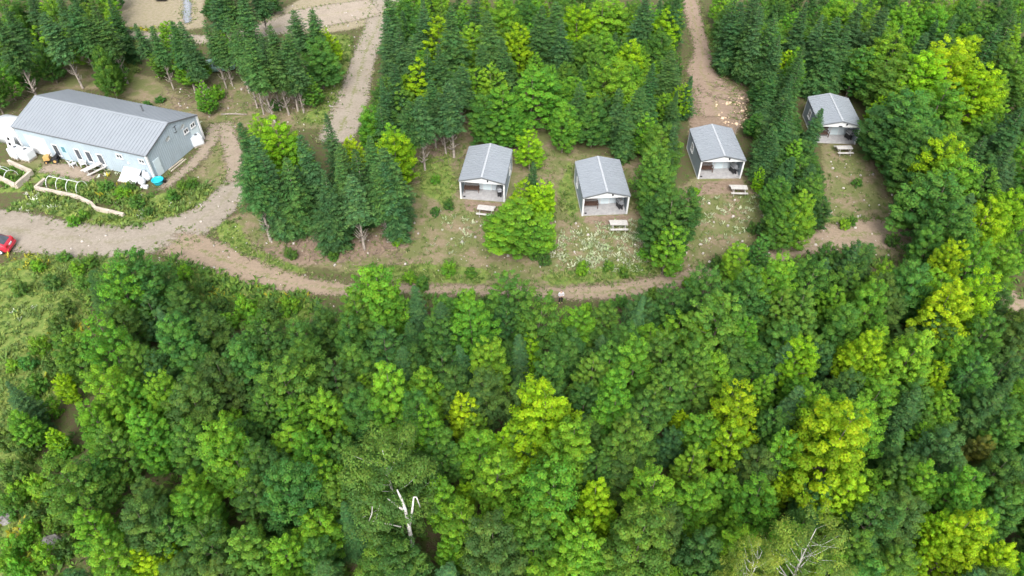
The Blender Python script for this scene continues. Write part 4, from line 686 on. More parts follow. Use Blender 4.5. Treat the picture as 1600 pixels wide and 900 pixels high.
('spruce_tree',3,-37.86,85.87,8.98,1.52,2.86,(0.077, 0.154, 0.051),'tall bare-trunked dark green spruce in the grove beyond the long building, third from left'),
('spruce_tree',3,-34.51,84.57,10.27,1.68,2.76,(0.075, 0.15, 0.049),'tall bare-trunked dark green spruce in the grove beyond the long building, sixth from left'),
('spruce_tree',4,-32.48,85.22,11.56,1.99,0.39,(0.07, 0.148, 0.049),'tall bare-trunked dark green spruce in the grove beyond the long building, ninth from left'),
('spruce_tree',3,-32.47,80.79,10.77,1.65,5.85,(0.084, 0.169, 0.052),'tall bare-trunked dark green spruce in the grove beyond the long building, seventh from left'),
('spruce_tree',4,-29.37,77.29,10.84,2.00,1.54,(0.085, 0.168, 0.052),'tall bare-trunked dark green spruce in the grove beyond the long building, eleventh from left'),
('spruce_tree',3,-29.37,80.13,9.91,1.72,5.91,(0.066, 0.127, 0.049),'tall bare-trunked dark green spruce in the grove beyond the long building, thirteenth from left'),
('spruce_tree',4,-28.04,79.09,9.07,1.73,2.46,(0.08, 0.148, 0.046),'tall bare-trunked dark green spruce in the grove beyond the long building, fifteenth from left'),
('spruce_tree',4,-27.11,80.01,9.18,1.81,6.19,(0.07, 0.141, 0.046),'tall bare-trunked dark green spruce in the grove beyond the long building, sixteenth from left'),
('spruce_tree',4,-27.17,88.06,9.33,1.90,1.67,(0.073, 0.145, 0.056),'tall bare-trunked dark green spruce in the grove beyond the long building, eighteenth from left'),
('spruce_tree',4,-25.64,87.98,9.68,1.78,5.18,(0.072, 0.15, 0.049),'tall bare-trunked dark green spruce in the grove beyond the long building, rightmost such'),
('spruce_tree',3,-37.15,86.33,8.37,1.42,2.61,(0.079, 0.153, 0.05),'tall bare-trunked dark green spruce in the grove beyond the long building, fourth from left'),
('spruce_tree',4,-26.28,79.59,7.39,1.64,3.31,(0.076, 0.144, 0.055),'medium-sized bare-trunked dark green spruce in the grove beyond the long building, rightmost such'),
('spruce_tree',3,-39.60,82.93,8.21,1.52,0.24,(0.065, 0.129, 0.05),'medium-sized bare-trunked dark green spruce in the grove beyond the long building, second from left'),
('spruce_tree',4,-29.90,84.53,9.09,1.53,4.41,(0.074, 0.147, 0.048),'tall bare-trunked dark green spruce in the grove beyond the long building, fourteenth from left'),
('spruce_tree',4,-26.68,81.52,9.27,1.83,1.77,(0.083, 0.172, 0.053),'tall bare-trunked dark green spruce in the grove beyond the long building, seventeenth from left'),
('spruce_tree',4,-31.25,79.21,8.38,1.45,3.75,(0.052, 0.117, 0.04),'tall bare-trunked dark green spruce in the grove beyond the long building, tenth from left'),
('spruce_tree',6,-15.36,82.01,9.44,1.76,5.09,(0.067, 0.128, 0.049),'tall dark green spruce right of the upper gravel track, leftmost such'),
('spruce_tree',0,-13.30,82.04,10.21,1.99,0.91,(0.071, 0.138, 0.053),'tall dark green spruce right of the upper gravel track, fourth from left'),
('spruce_tree',1,-11.78,79.48,9.82,1.82,5.90,(0.074, 0.141, 0.054),'tall dark green spruce right of the upper gravel track, fifth from left'),
('spruce_tree',1,-15.65,86.56,9.97,1.77,2.75,(0.073, 0.151, 0.061),'tall blue-green spruce right of the upper gravel track, leftmost such'),
('maple_tree',2,-9.76,90.04,7.62,2.43,3.70,(0.264, 0.399, 0.036),'medium-sized yellow-green maple right of the upper gravel track, rightmost such'),
('spruce_tree',6,-7.67,86.17,10.77,2.35,2.67,(0.075, 0.154, 0.05),'tall dark green spruce right of the upper gravel track, rightmost such'),
('spruce_tree',1,-15.79,91.70,10.11,2.19,1.69,(0.081, 0.167, 0.052),'tall dark green spruce right of the upper gravel track, second from left'),
('spruce_tree',2,-11.80,90.46,10.20,2.16,1.24,(0.079, 0.159, 0.064),'tall blue-green spruce right of the upper gravel track, rightmost such'),
('spruce_tree',4,-11.33,67.19,8.54,1.76,1.17,(0.063, 0.132, 0.043),'tall bare-trunked dark green spruce in the grove left of the first cabin, fourth from left'),
('spruce_tree',4,-9.89,67.15,9.46,1.75,2.62,(0.066, 0.137, 0.053),'tall bare-trunked dark green spruce in the grove left of the first cabin, rightmost such'),
('spruce_tree',3,-9.02,71.76,8.44,1.91,3.76,(0.061, 0.137, 0.047),'tall bare-trunked dark green spruce right of the upper gravel track'),
('spruce_tree',3,-6.73,69.69,9.25,2.11,4.89,(0.075, 0.15, 0.061),'tall bare-trunked blue-green spruce right of the upper gravel track'),
('spruce_tree',1,-13.72,75.77,8.52,1.74,4.41,(0.056, 0.117, 0.045),'tall dark green spruce right of the upper gravel track, third from left'),
('spruce_tree',4,-7.71,70.44,7.70,1.69,0.73,(0.064, 0.125, 0.048),'medium-sized bare-trunked dark green spruce right of the upper gravel track, leftmost such'),
('spruce_tree',2,-14.54,74.44,7.64,1.52,1.49,(0.065, 0.137, 0.055),'medium-sized blue-green spruce right of the upper gravel track'),
('maple_tree',1,-6.62,88.32,5.95,2.03,2.64,(0.183, 0.31, 0.046),'small bright green maple right of the upper gravel track, fifth from left'),
('spruce_tree',5,-10.41,78.50,9.12,1.92,5.20,(0.053, 0.116, 0.04),'tall dark green spruce right of the upper gravel track, sixth from left'),
('spruce_tree',2,-8.12,78.18,9.66,2.29,5.44,(0.064, 0.131, 0.045),'tall dark green spruce right of the upper gravel track, seventh from left'),
('spruce_tree',5,-14.18,68.65,7.33,1.66,2.84,(0.067, 0.142, 0.047),'medium-sized dark green spruce in the grove left of the first cabin, third from left'),
('spruce_tree',4,-6.21,75.62,8.20,1.91,1.21,(0.069, 0.14, 0.054),'medium-sized bare-trunked dark green spruce right of the upper gravel track, rightmost such'),
('spruce_tree',1,-5.00,92.58,9.34,2.18,3.69,(0.061, 0.124, 0.043),'tall dark green spruce in the woods behind the first two cabins, leftmost such'),
('spruce_tree',6,-2.77,86.92,10.06,2.21,3.35,(0.088, 0.166, 0.052),'tall dark green spruce in the woods behind the first two cabins, third from left'),
('spruce_tree',2,-0.76,81.24,9.00,2.11,2.32,(0.073, 0.148, 0.049),'tall dark green spruce in the woods behind the first two cabins, fourth from left'),
('maple_tree',4,0.83,89.58,7.06,2.02,2.72,(0.255, 0.388, 0.035),'medium-sized yellow-green maple in the woods behind the first two cabins'),
('spruce_tree',1,3.26,89.73,9.44,2.23,5.10,(0.068, 0.137, 0.045),'tall dark green spruce in the woods behind the first two cabins, fifth from left'),
('spruce_tree',6,6.03,92.73,8.85,2.19,0.26,(0.085, 0.169, 0.052),'tall dark green spruce in the woods behind the first two cabins, sixth from left'),
('spruce_tree',5,6.41,87.27,8.85,1.95,4.56,(0.066, 0.137, 0.053),'tall dark green spruce in the woods behind the first two cabins, rightmost such'),
('spruce_tree',6,-3.21,80.83,8.39,1.91,4.01,(0.071, 0.142, 0.047),'tall dark green spruce in the woods behind the first two cabins, second from left'),
('maple_tree',5,8.95,93.68,7.35,2.51,2.95,(0.225, 0.381, 0.034),'medium-sized yellow-green maple in the woods left of the soil patch, leftmost such'),
('broadleaf_tree',5,10.30,88.06,6.13,2.10,1.49,(0.117, 0.229, 0.05),'small mid green broadleaf tree in the woods left of the soil patch, third from left'),
('spruce_tree',5,7.62,73.80,7.19,1.78,5.30,(0.077, 0.156, 0.051),'medium-sized dark green spruce in the woods left of the soil patch, leftmost such'),
('spruce_tree',6,14.52,71.77,7.89,1.92,4.59,(0.076, 0.153, 0.047),'medium-sized dark green spruce in the woods left of the soil patch, fourth from left'),
('broadleaf_tree',9,19.68,89.20,5.77,2.00,6.20,(0.108, 0.216, 0.051),'small mid green broadleaf tree in the woods left of the soil patch, thirteenth from left'),
('maple_tree',1,11.95,88.24,6.32,1.92,6.16,(0.16, 0.326, 0.056),'medium-sized bright green maple in the woods left of the soil patch, second from left'),
('spruce_tree',6,12.26,72.01,7.37,1.53,1.63,(0.073, 0.144, 0.055),'medium-sized dark green spruce in the woods left of the soil patch, second from left'),
('spruce_tree',1,19.02,80.04,7.98,1.90,5.87,(0.082, 0.15, 0.046),'medium-sized dark green spruce in the woods left of the soil patch, rightmost such'),
('spruce_tree',0,17.49,93.16,9.93,2.31,2.49,(0.064, 0.133, 0.051),'tall dark green spruce in the woods left of the soil patch, leftmost such'),
('maple_tree',7,14.69,98.52,6.34,2.24,2.62,(0.183, 0.319, 0.047),'medium-sized bright green maple in the woods left of the soil patch, rightmost such'),
('spruce_tree',2,16.09,75.89,8.45,1.86,2.17,(0.06, 0.136, 0.047),'tall dark green spruce in the woods left of the soil patch, second from left'),
('spruce_tree',5,16.99,65.72,7.13,1.43,4.16,(0.07, 0.134, 0.051),'medium-sized dark green spruce between the second and third cabins'),
('spruce_tree',5,2.28,60.68,5.36,1.20,0.70,(0.057, 0.118, 0.045),'small dark green spruce between the first and second cabins'),
('maple_tree',2,-4.61,79.47,6.09,1.92,1.31,(0.177, 0.329, 0.048),'small bright green maple in the woods behind the first two cabins, leftmost such'),
('maple_tree',2,-2.29,79.16,6.70,1.97,5.49,(0.215, 0.365, 0.054),'medium-sized bright green maple in the woods behind the first two cabins, second from left'),
('spruce_tree',0,21.09,77.95,5.78,1.32,4.35,(0.067, 0.142, 0.055),'small dark green spruce in the woods left of the soil patch, rightmost such'),
('broadleaf_tree',8,16.48,66.28,6.17,2.02,5.41,(0.129, 0.241, 0.052),'small mid green broadleaf tree between the second and third cabins, rightmost such'),
('spruce_tree',0,12.85,69.20,7.47,1.53,0.28,(0.07, 0.143, 0.047),'medium-sized dark green spruce in the woods left of the soil patch, third from left'),
('spruce_tree',6,22.29,96.17,9.16,1.69,2.51,(0.056, 0.124, 0.043),'tall dark green spruce in the woods left of the soil patch, rightmost such'),
('spruce_tree',0,29.55,89.94,9.51,2.47,5.96,(0.062, 0.133, 0.051),'tall dark green spruce right of the far dirt track, second from left'),
('spruce_tree',6,31.01,91.90,9.61,2.34,4.25,(0.067, 0.131, 0.051),'tall dark green spruce right of the far dirt track, third from left'),
('spruce_tree',1,31.34,87.35,10.27,1.98,3.93,(0.079, 0.15, 0.061),'tall blue-green spruce right of the far dirt track, leftmost such'),
('spruce_tree',5,29.32,92.90,10.03,2.01,1.45,(0.065, 0.139, 0.046),'tall dark green spruce right of the far dirt track, leftmost such'),
('spruce_tree',6,38.84,83.77,10.46,2.43,5.03,(0.066, 0.139, 0.048),'tall dark green spruce right of the far dirt track, ninth from left'),
('spruce_tree',2,32.73,83.49,8.59,1.98,0.33,(0.067, 0.135, 0.052),'tall dark green spruce right of the far dirt track, sixth from left'),
('spruce_tree',0,34.82,71.54,5.41,1.36,5.75,(0.069, 0.145, 0.058),'small spruce standing before the front left corner of the fourth cabin'),
('spruce_tree',5,29.82,69.47,8.40,2.26,1.52,(0.067, 0.131, 0.043),'tall dark green spruce between the third and fourth cabins, rightmost such'),
('spruce_tree',6,29.39,68.30,8.51,2.07,2.59,(0.06, 0.123, 0.042),'tall dark green spruce between the third and fourth cabins, leftmost such'),
('spruce_tree',1,30.83,77.62,6.61,1.60,0.97,(0.062, 0.137, 0.045),'medium-sized dark green spruce between the third and fourth cabins, leftmost such'),
('spruce_tree',2,34.06,80.14,8.72,1.74,1.11,(0.061, 0.123, 0.042),'tall dark green spruce right of the far dirt track, seventh from left'),
('spruce_tree',2,48.71,85.53,8.64,1.74,5.93,(0.07, 0.135, 0.052),'tall dark green spruce in the upper right woods, third from left'),
('spruce_tree',5,57.03,90.04,8.15,1.75,4.42,(0.068, 0.142, 0.049),'medium-sized dark green spruce in the upper right woods'),
('maple_tree',5,58.68,86.79,6.64,1.99,1.44,(0.322, 0.467, 0.041),'medium-sized yellow-green maple in the upper right woods, leftmost such'),
('spruce_tree',5,59.38,84.59,9.38,1.94,4.34,(0.058, 0.132, 0.045),'tall dark green spruce in the upper right woods, fifth from left'),
('spruce_tree',2,51.66,64.74,9.58,2.75,5.75,(0.053, 0.117, 0.04),'tall dark green spruce right of the fourth cabin, rightmost such'),
('maple_tree',3,61.16,99.74,6.11,2.04,0.71,(0.165, 0.308, 0.047),'small bright green maple in the upper right woods, eighth from left'),
('spruce_tree',2,39.14,88.27,9.07,1.95,5.61,(0.086, 0.17, 0.069),'tall blue-green spruce right of the far dirt track, rightmost such'),
('spruce_tree',1,45.61,91.59,8.91,2.06,4.73,(0.06, 0.117, 0.045),'tall dark green spruce in the upper right woods, leftmost such'),
('spruce_tree',2,37.27,89.48,9.79,2.29,3.01,(0.061, 0.126, 0.049),'tall dark green spruce right of the far dirt track, eighth from left'),
('spruce_tree',5,47.93,62.02,7.53,1.74,0.52,(0.061, 0.126, 0.043),'medium-sized dark green spruce right of the fourth cabin, rightmost such'),
('spruce_tree',0,48.00,58.65,8.60,1.92,1.11,(0.067, 0.129, 0.049),'tall dark green spruce right of the fourth cabin, leftmost such'),
('spruce_tree',0,41.29,84.18,9.33,1.82,2.40,(0.068, 0.142, 0.049),'tall dark green spruce right of the far dirt track, rightmost such'),
('spruce_tree',6,49.22,82.52,9.20,1.96,5.18,(0.068, 0.138, 0.053),'tall dark green spruce in the upper right woods, fourth from left'),
('spruce_tree',5,64.17,88.85,8.82,2.15,0.64,(0.076, 0.146, 0.045),'tall dark green spruce in the upper right woods, rightmost such'),
('broadleaf_tree',5,67.10,100.21,5.42,2.00,0.08,(0.114, 0.226, 0.049),'small mid green broadleaf tree in the upper right woods, tenth from left'),
('spruce_tree',0,30.37,87.69,9.73,1.84,2.98,(0.066, 0.129, 0.042),'tall dark green spruce right of the far dirt track, fourth from left'),
('spruce_tree',5,32.51,86.75,9.73,2.17,4.13,(0.076, 0.156, 0.051),'tall dark green spruce right of the far dirt track, fifth from left'),
('spruce_tree',5,33.65,77.19,8.19,1.69,5.35,(0.069, 0.143, 0.044),'medium-sized dark green spruce between the third and fourth cabins, rightmost such'),
('spruce_tree',6,47.63,89.64,9.31,2.21,3.36,(0.064, 0.123, 0.047),'tall dark green spruce in the upper right woods, second from left'),
('spruce_tree',0,32.54,75.72,6.96,1.47,3.84,(0.055, 0.12, 0.046),'medium-sized dark green spruce between the third and fourth cabins, fifth from left'),
('spruce_tree',6,42.36,69.92,7.10,1.97,3.19,(0.088, 0.171, 0.053),'medium-sized dark green spruce right of the fourth cabin, leftmost such'),
('spruce_tree',2,27.38,64.08,6.45,1.52,1.88,(0.059, 0.122, 0.047),'medium-sized dark green spruce between the third and fourth cabins, third from left'),
('spruce_tree',5,27.82,61.13,4.81,1.31,3.31,(0.056, 0.118, 0.045),'small dark green spruce between the third and fourth cabins, leftmost such'),
('spruce_tree',1,31.14,61.58,4.74,1.25,3.51,(0.066, 0.13, 0.05),'small dark green spruce between the third and fourth cabins, rightmost such'),
('spruce_tree',1,28.43,61.34,5.69,1.76,4.17,(0.056, 0.12, 0.046),'small dark green spruce between the third and fourth cabins, third from left'),
('spruce_tree',6,43.11,53.77,6.88,1.60,5.59,(0.076, 0.144, 0.055),'medium-sized dark green spruce right of the fourth cabin, second from left'),
('maple_tree',4,54.36,96.75,6.64,2.22,2.18,(0.176, 0.352, 0.054),'medium-sized bright green maple in the upper right woods, second from left'),
('spruce_tree',2,29.02,66.82,7.62,2.00,0.51,(0.063, 0.142, 0.049),'medium-sized dark green spruce between the third and fourth cabins, fourth from left'),
('spruce_tree',5,27.93,65.29,6.62,1.85,4.89,(0.075, 0.154, 0.051),'medium-sized dark green spruce between the third and fourth cabins, second from left'),
('maple_tree',1,46.89,53.94,6.69,1.57,0.27,(0.229, 0.407, 0.041),'medium-sized yellow-green maple right of the fourth cabin, fourth from left'),
('spruce_tree',4,-60.99,82.34,10.85,2.12,3.58,(0.061, 0.122, 0.042),'tall bare-trunked dark green spruce behind the long pale building, leftmost such'),
('spruce_tree',3,-51.41,87.07,10.39,2.04,1.63,(0.078, 0.145, 0.045),'tall bare-trunked dark green spruce behind the long pale building, rightmost such'),
('spruce_tree',4,-52.85,86.39,9.08,1.68,1.69,(0.067, 0.131, 0.043),'tall bare-trunked dark green spruce behind the long pale building, sixth from left'),
('spruce_tree',3,-62.05,91.03,10.37,1.99,0.04,(0.061, 0.119, 0.046),'tall bare-trunked dark green spruce behind the long pale building, third from left'),
('spruce_tree',3,-57.12,90.33,10.65,1.91,0.20,(0.071, 0.141, 0.054),'tall bare-trunked dark green spruce behind the long pale building, fourth from left'),
('spruce_tree',3,-63.70,89.34,9.44,1.95,0.28,(0.06, 0.124, 0.043),'tall bare-trunked dark green spruce behind the long pale building, second from left'),
('spruce_tree',2,-53.19,93.54,8.52,1.91,5.93,(0.059, 0.13, 0.045),'tall dark green spruce behind the long pale building'),
('spruce_tree',4,-56.87,85.80,10.13,2.09,4.66,(0.082, 0.163, 0.065),'tall bare-trunked blue-green spruce behind the long pale building'),
('spruce_tree',4,-54.40,87.70,10.52,2.15,3.33,(0.063, 0.142, 0.049),'tall bare-trunked dark green spruce behind the long pale building, fifth from left'),
('spruce_tree',3,-39.73,94.43,10.67,2.04,4.27,(0.065, 0.139, 0.056),'tall bare-trunked blue-green spruce in the grove beyond the long building, rightmost such'),
('spruce_tree',4,-38.16,94.98,10.87,1.86,0.66,(0.076, 0.152, 0.047),'tall bare-trunked dark green spruce in the grove beyond the long building, fifth from left'),
('spruce_tree',4,-35.14,98.55,9.94,1.99,1.27,(0.059, 0.126, 0.049),'tall bare-trunked dark green spruce in the grove beyond the long building, twelfth from left'),
('spruce_tree',4,-36.45,95.70,10.18,1.93,5.82,(0.074, 0.144, 0.056),'tall bare-trunked dark green spruce in the grove beyond the long building, eighth from left'),
('shrub',2,-39.43,42.00,2.28,0.81,2.53,(0.095, 0.169, 0.052),'tall olive green shrub just below the lane, far left, rightmost such'),
('shrub',0,-40.46,39.91,1.99,0.72,3.59,(0.191, 0.331, 0.049),'tall bright green shrub high in the lower wood, far left'),
('shrub',0,-40.89,50.86,1.25,0.67,5.26,(0.121, 0.227, 0.049),'small mid green shrub between the first and second cabins, rightmost such'),
('shrub',1,-39.20,34.53,1.92,0.74,6.17,(0.133, 0.252, 0.06),'tall mid green shrub midway down the lower wood, far left'),
('shrub',2,-38.02,37.70,2.24,0.77,3.41,(0.102, 0.18, 0.056),'tall olive green shrub high in the lower wood, far left'),
('shrub',2,-38.39,30.37,1.81,0.76,1.59,(0.122, 0.198, 0.057),'tall olive green shrub midway down the lower wood, far left, leftmost such'),
('shrub',2,-37.02,31.89,2.47,0.77,0.11,(0.108, 0.196, 0.057),'tall olive green shrub midway down the lower wood, far left, rightmost such'),
('shrub',1,-34.29,28.76,1.62,0.74,3.66,(0.143, 0.264, 0.057),'medium-sized mid green shrub midway down the lower wood, far left'),
('shrub',2,-35.35,26.12,1.65,0.72,1.64,(0.186, 0.345, 0.053),'medium-sized bright green shrub low in the lower wood, far left'),
('shrub',0,-33.18,23.16,1.84,0.63,4.26,(0.203, 0.38, 0.056),'tall bright green shrub along the bottom edge, far left, fourth from left'),
('shrub',0,-33.57,20.91,1.85,0.66,4.23,(0.194, 0.356, 0.055),'tall bright green shrub along the bottom edge, far left, leftmost such'),
('shrub',0,-31.65,25.41,2.41,0.76,0.16,(0.127, 0.233, 0.051),'tall mid green shrub low in the lower wood, far left, rightmost such'),
('shrub',2,-6.79,60.05,1.03,0.57,0.12,(0.078, 0.166, 0.05),'small dark green shrub between the first and second cabins, rightmost such'),
('shrub',1,-8.07,58.95,1.03,0.48,2.18,(0.082, 0.18, 0.054),'small dark green shrub between the first and second cabins, leftmost such'),
('shrub',1,-11.56,54.28,1.08,0.54,5.51,(0.192, 0.36, 0.053),'small bright green shrub in the grove left of the first cabin'),
('shrub',2,-21.65,52.18,1.39,0.60,4.01,(0.1, 0.18, 0.052),'medium-sized olive green shrub in the grove left of the first cabin'),
('shrub',0,-6.11,49.72,1.67,0.66,3.08,(0.187, 0.358, 0.055),'medium-sized bright green shrub on the slope above the dirt lane, second from left'),
('shrub',1,-9.70,48.84,1.33,0.58,0.14,(0.177, 0.345, 0.053),'medium-sized bright green shrub on the slope above the dirt lane, leftmost such'),
('shrub',0,-3.98,49.65,0.98,0.59,1.04,(0.12, 0.229, 0.05),'small mid green shrub on the slope above the dirt lane, leftmost such'),
('shrub',2,2.19,52.13,1.48,0.68,0.96,(0.113, 0.238, 0.056),'medium-sized mid green shrub between the first and second cabins'),
('shrub',2,3.10,51.17,1.53,0.60,0.66,(0.084, 0.171, 0.051),'medium-sized dark green shrub between the first and second cabins'),
('shrub',1,19.77,62.28,1.05,0.58,1.76,(0.168, 0.311, 0.048),'small bright green shrub between the second and third cabins'),
('shrub',2,24.82,56.14,1.34,0.63,4.01,(0.078, 0.154, 0.046),'medium-sized dark green shrub between the third and fourth cabins'),
('shrub',1,38.13,64.15,0.89,0.51,3.55,(0.102, 0.219, 0.052),'small mid green shrub between the third and fourth cabins, rightmost such'),
('shrub',1,34.25,56.83,1.04,0.55,5.32,(0.216, 0.369, 0.054),'small bright green shrub between the third and fourth cabins'),
('shrub',2,6.73,49.79,1.55,0.59,2.09,(0.172, 0.316, 0.046),'medium-sized bright green shrub on the slope above the dirt lane, rightmost such'),
('shrub',1,9.26,50.45,1.16,0.52,1.15,(0.143, 0.26, 0.056),'small mid green shrub on the slope above the dirt lane, rightmost such'),
('shrub',0,-17.57,51.96,0.95,0.53,3.63,(0.115, 0.225, 0.049),'small mid green shrub in the grove left of the first cabin'),
('shrub',0,-46.12,80.29,1.19,0.68,4.13,(0.098, 0.228, 0.062),'small mid green shrub in the grove beyond the long building, leftmost such'),
('shrub',2,-37.94,83.01,1.74,0.89,2.75,(0.151, 0.303, 0.047),'tall bright green shrub in the grove beyond the long building'),
('shrub',2,-29.89,80.18,1.32,0.68,1.23,(0.069, 0.149, 0.05),'medium-sized dark green shrub in the grove beyond the long building'),
('shrub',0,-45.21,82.16,0.87,0.59,6.11,(0.095, 0.223, 0.061),'small mid green shrub in the grove beyond the long building, rightmost such'),
('shrub',0,35.05,57.30,1.13,0.48,2.13,(0.104, 0.214, 0.051),'small mid green shrub between the third and fourth cabins, leftmost such'),
('shrub',2,38.07,54.09,1.41,0.61,0.85,(0.078, 0.162, 0.046),'medium-sized dark green shrub right of the fourth cabin'),
('shrub',0,-8.49,64.55,1.17,0.51,2.99,(0.152, 0.318, 0.054),'small bright green shrub right of the upper gravel track'),
('shrub',0,12.91,52.37,1.04,0.60,1.11,(0.157, 0.341, 0.058),'small bright green shrub on the slope above the dirt lane, leftmost such'),
('shrub',0,10.68,49.45,1.34,0.51,4.39,(0.13, 0.229, 0.05),'medium-sized mid green shrub on the slope above the dirt lane, rightmost such'),
('shrub',0,-8.37,47.64,1.45,0.57,4.88,(0.123, 0.247, 0.059),'medium-sized mid green shrub on the slope above the dirt lane, leftmost such'),
('shrub',2,-44.45,63.35,1.20,0.76,4.96,(0.111, 0.232, 0.063),'small mid green shrub beside the long building and its garden, second from left'),
('shrub',0,-42.27,62.22,1.15,0.75,2.58,(0.187, 0.348, 0.051),'small bright green shrub beside the long building and its garden, rightmost such'),
('shrub',2,-39.79,60.36,1.39,0.73,2.48,(0.097, 0.201, 0.055),'medium-sized mid green shrub beside the long building and its garden, leftmost such'),
('shrub',0,-36.44,61.50,1.38,0.66,4.73,(0.112, 0.242, 0.057),'medium-sized mid green shrub beside the long building and its garden, rightmost such'),
('shrub',1,-36.05,63.35,1.19,0.59,0.04,(0.123, 0.222, 0.048),'small mid green shrub beside the long building and its garden, third from left'),
('shrub',2,-41.78,63.54,0.91,0.59,3.35,(0.08, 0.161, 0.045),'small dark green shrub beside the long building and its garden, leftmost such'),
('shrub',2,-38.35,59.00,0.96,0.57,5.02,(0.088, 0.177, 0.053),'small dark green shrub beside the long building and its garden, rightmost such'),
('shrub',0,-35.18,63.92,1.23,0.59,3.31,(0.119, 0.236, 0.051),'small mid green shrub beside the long building and its garden, rightmost such'),
('shrub',2,-45.26,57.25,1.20,0.56,4.86,(0.135, 0.294, 0.05),'small bright green shrub beside the long building and its garden, leftmost such'),
('shrub',1,-44.73,58.32,1.19,0.48,1.25,(0.134, 0.265, 0.057),'small mid green shrub beside the long building and its garden, leftmost such'),
('shrub',2,-40.24,44.69,1.54,0.69,2.69,(0.098, 0.164, 0.051),'medium-sized olive green shrub just below the lane, far left, rightmost such'),
('shrub',0,-40.60,38.32,1.58,0.65,5.69,(0.103, 0.242, 0.066),'medium-sized mid green shrub high in the lower wood, far left'),
('shrub',2,-38.60,35.88,1.75,0.69,2.75,(0.109, 0.232, 0.055),'tall mid green shrub high in the lower wood, far left, leftmost such'),
('shrub',1,-41.94,38.12,1.22,0.58,1.35,(0.173, 0.314, 0.048),'small bright green shrub high in the lower wood, far left'),
('shrub',0,-36.70,33.17,2.23,0.84,3.07,(0.151, 0.3, 0.046),'tall bright green shrub midway down the lower wood, far left, leftmost such'),
('shrub',0,-36.51,29.69,2.18,0.81,1.38,(0.111, 0.181, 0.052),'tall olive green shrub midway down the lower wood, far left, second from left'),
('shrub',2,-36.14,27.33,2.80,0.78,1.97,(0.11, 0.197, 0.061),'tall olive green shrub low in the lower wood, far left, leftmost such'),
('shrub',0,-33.81,26.31,2.76,0.77,1.32,(0.214, 0.37, 0.054),'tall bright green shrub low in the lower wood, far left'),
('shrub',0,-33.71,29.76,1.97,0.81,5.00,(0.136, 0.28, 0.048),'tall bright green shrub midway down the lower wood, far left, rightmost such'),
('shrub',0,-35.18,24.87,2.59,0.70,3.10,(0.119, 0.235, 0.056),'tall mid green shrub low in the lower wood, far left, leftmost such'),
('shrub',1,-33.30,24.34,1.86,0.70,4.25,(0.105, 0.188, 0.058),'tall olive green shrub low in the lower wood, far left, rightmost such'),
('shrub',2,-31.56,23.89,1.73,0.75,4.74,(0.123, 0.218, 0.047),'tall mid green shrub low in the lower wood, far left, second from left'),
('shrub',2,-33.59,22.24,1.86,0.73,4.78,(0.146, 0.315, 0.054),'tall bright green shrub along the bottom edge, far left, second from left'),
('shrub',1,-31.00,21.19,2.52,0.71,4.41,(0.197, 0.364, 0.054),'tall bright green shrub along the bottom edge, far left, rightmost such'),
('shrub',0,-30.26,22.02,1.82,0.67,3.61,(0.101, 0.185, 0.053),'tall olive green shrub along the bottom edge, far left'),
('shrub',2,-32.03,20.30,2.62,0.70,3.82,(0.135, 0.307, 0.052),'tall bright green shrub along the bottom edge, far left, third from left'),
('shrub',0,-26.55,44.55,1.83,0.97,0.48,(0.092, 0.17, 0.053),'tall olive green shrub just below the lane, left, second from left'),
('shrub',1,-24.14,44.45,2.36,0.90,1.06,(0.177, 0.351, 0.054),'tall bright green shrub just below the lane, left, leftmost such'),
('shrub',1,-21.81,44.23,2.16,0.90,5.74,(0.11, 0.194, 0.06),'tall olive green shrub just below the lane, left, rightmost such'),
('shrub',0,-20.21,44.66,1.94,0.83,2.83,(0.188, 0.337, 0.05),'tall bright green shrub just below the lane, left, rightmost such'),
('shrub',2,-25.30,43.08,1.59,0.89,4.28,(0.158, 0.318, 0.054),'medium-sized bright green shrub just below the lane, left, rightmost such'),
('shrub',2,-22.44,42.32,2.42,0.87,2.24,(0.141, 0.315, 0.054),'tall bright green shrub just below the lane, left, second from left'),
('shrub',1,-31.09,49.40,1.44,0.66,4.67,(0.197, 0.378, 0.056),'medium-sized bright green shrub just below the lane, left, leftmost such'),
('shrub',0,-28.62,47.48,1.76,0.64,1.51,(0.102, 0.185, 0.057),'tall olive green shrub just below the lane, left, leftmost such'),
('shrub',0,-8.42,48.13,1.35,0.51,0.58,(0.103, 0.227, 0.062),'medium-sized mid green shrub on the slope above the dirt lane, second from left'),
('shrub',2,-6.39,44.90,1.43,0.70,0.48,(0.109, 0.233, 0.055),'medium-sized mid green shrub just below the lane, left of centre'),
('shrub',1,-4.66,45.38,1.78,0.63,3.24,(0.07, 0.154, 0.046),'tall dark green shrub just below the lane, centre'),
('shrub',1,-2.05,45.67,1.20,0.63,3.09,(0.078, 0.157, 0.047),'small dark green shrub just below the lane, centre'),
('shrub',2,6.64,44.42,1.42,0.62,5.70,(0.175, 0.347, 0.053),'medium-sized bright green shrub just below the lane, right of centre'),
('shrub',2,8.71,44.91,1.42,0.70,4.72,(0.105, 0.225, 0.061),'medium-sized mid green shrub just below the lane, right of centre, leftmost such'),
('shrub',2,9.95,45.57,1.39,0.56,4.33,(0.099, 0.23, 0.063),'medium-sized mid green shrub just below the lane, right of centre, rightmost such'),
('shrub',2,13.05,46.69,1.14,0.57,2.01,(0.124, 0.22, 0.048),'small mid green shrub just below the lane, right of centre'),
('shrub',0,16.87,48.21,1.20,0.65,5.55,(0.162, 0.32, 0.049),'small bright green shrub on the slope above the dirt lane, rightmost such'),
('shrub',1,19.78,50.75,1.45,0.67,0.33,(0.076, 0.154, 0.046),'medium-sized dark green shrub on the slope above the dirt lane'),
('shrub',0,45.75,47.11,1.65,0.64,2.14,(0.13, 0.228, 0.049),'medium-sized mid green shrub just below the lane, far right'),
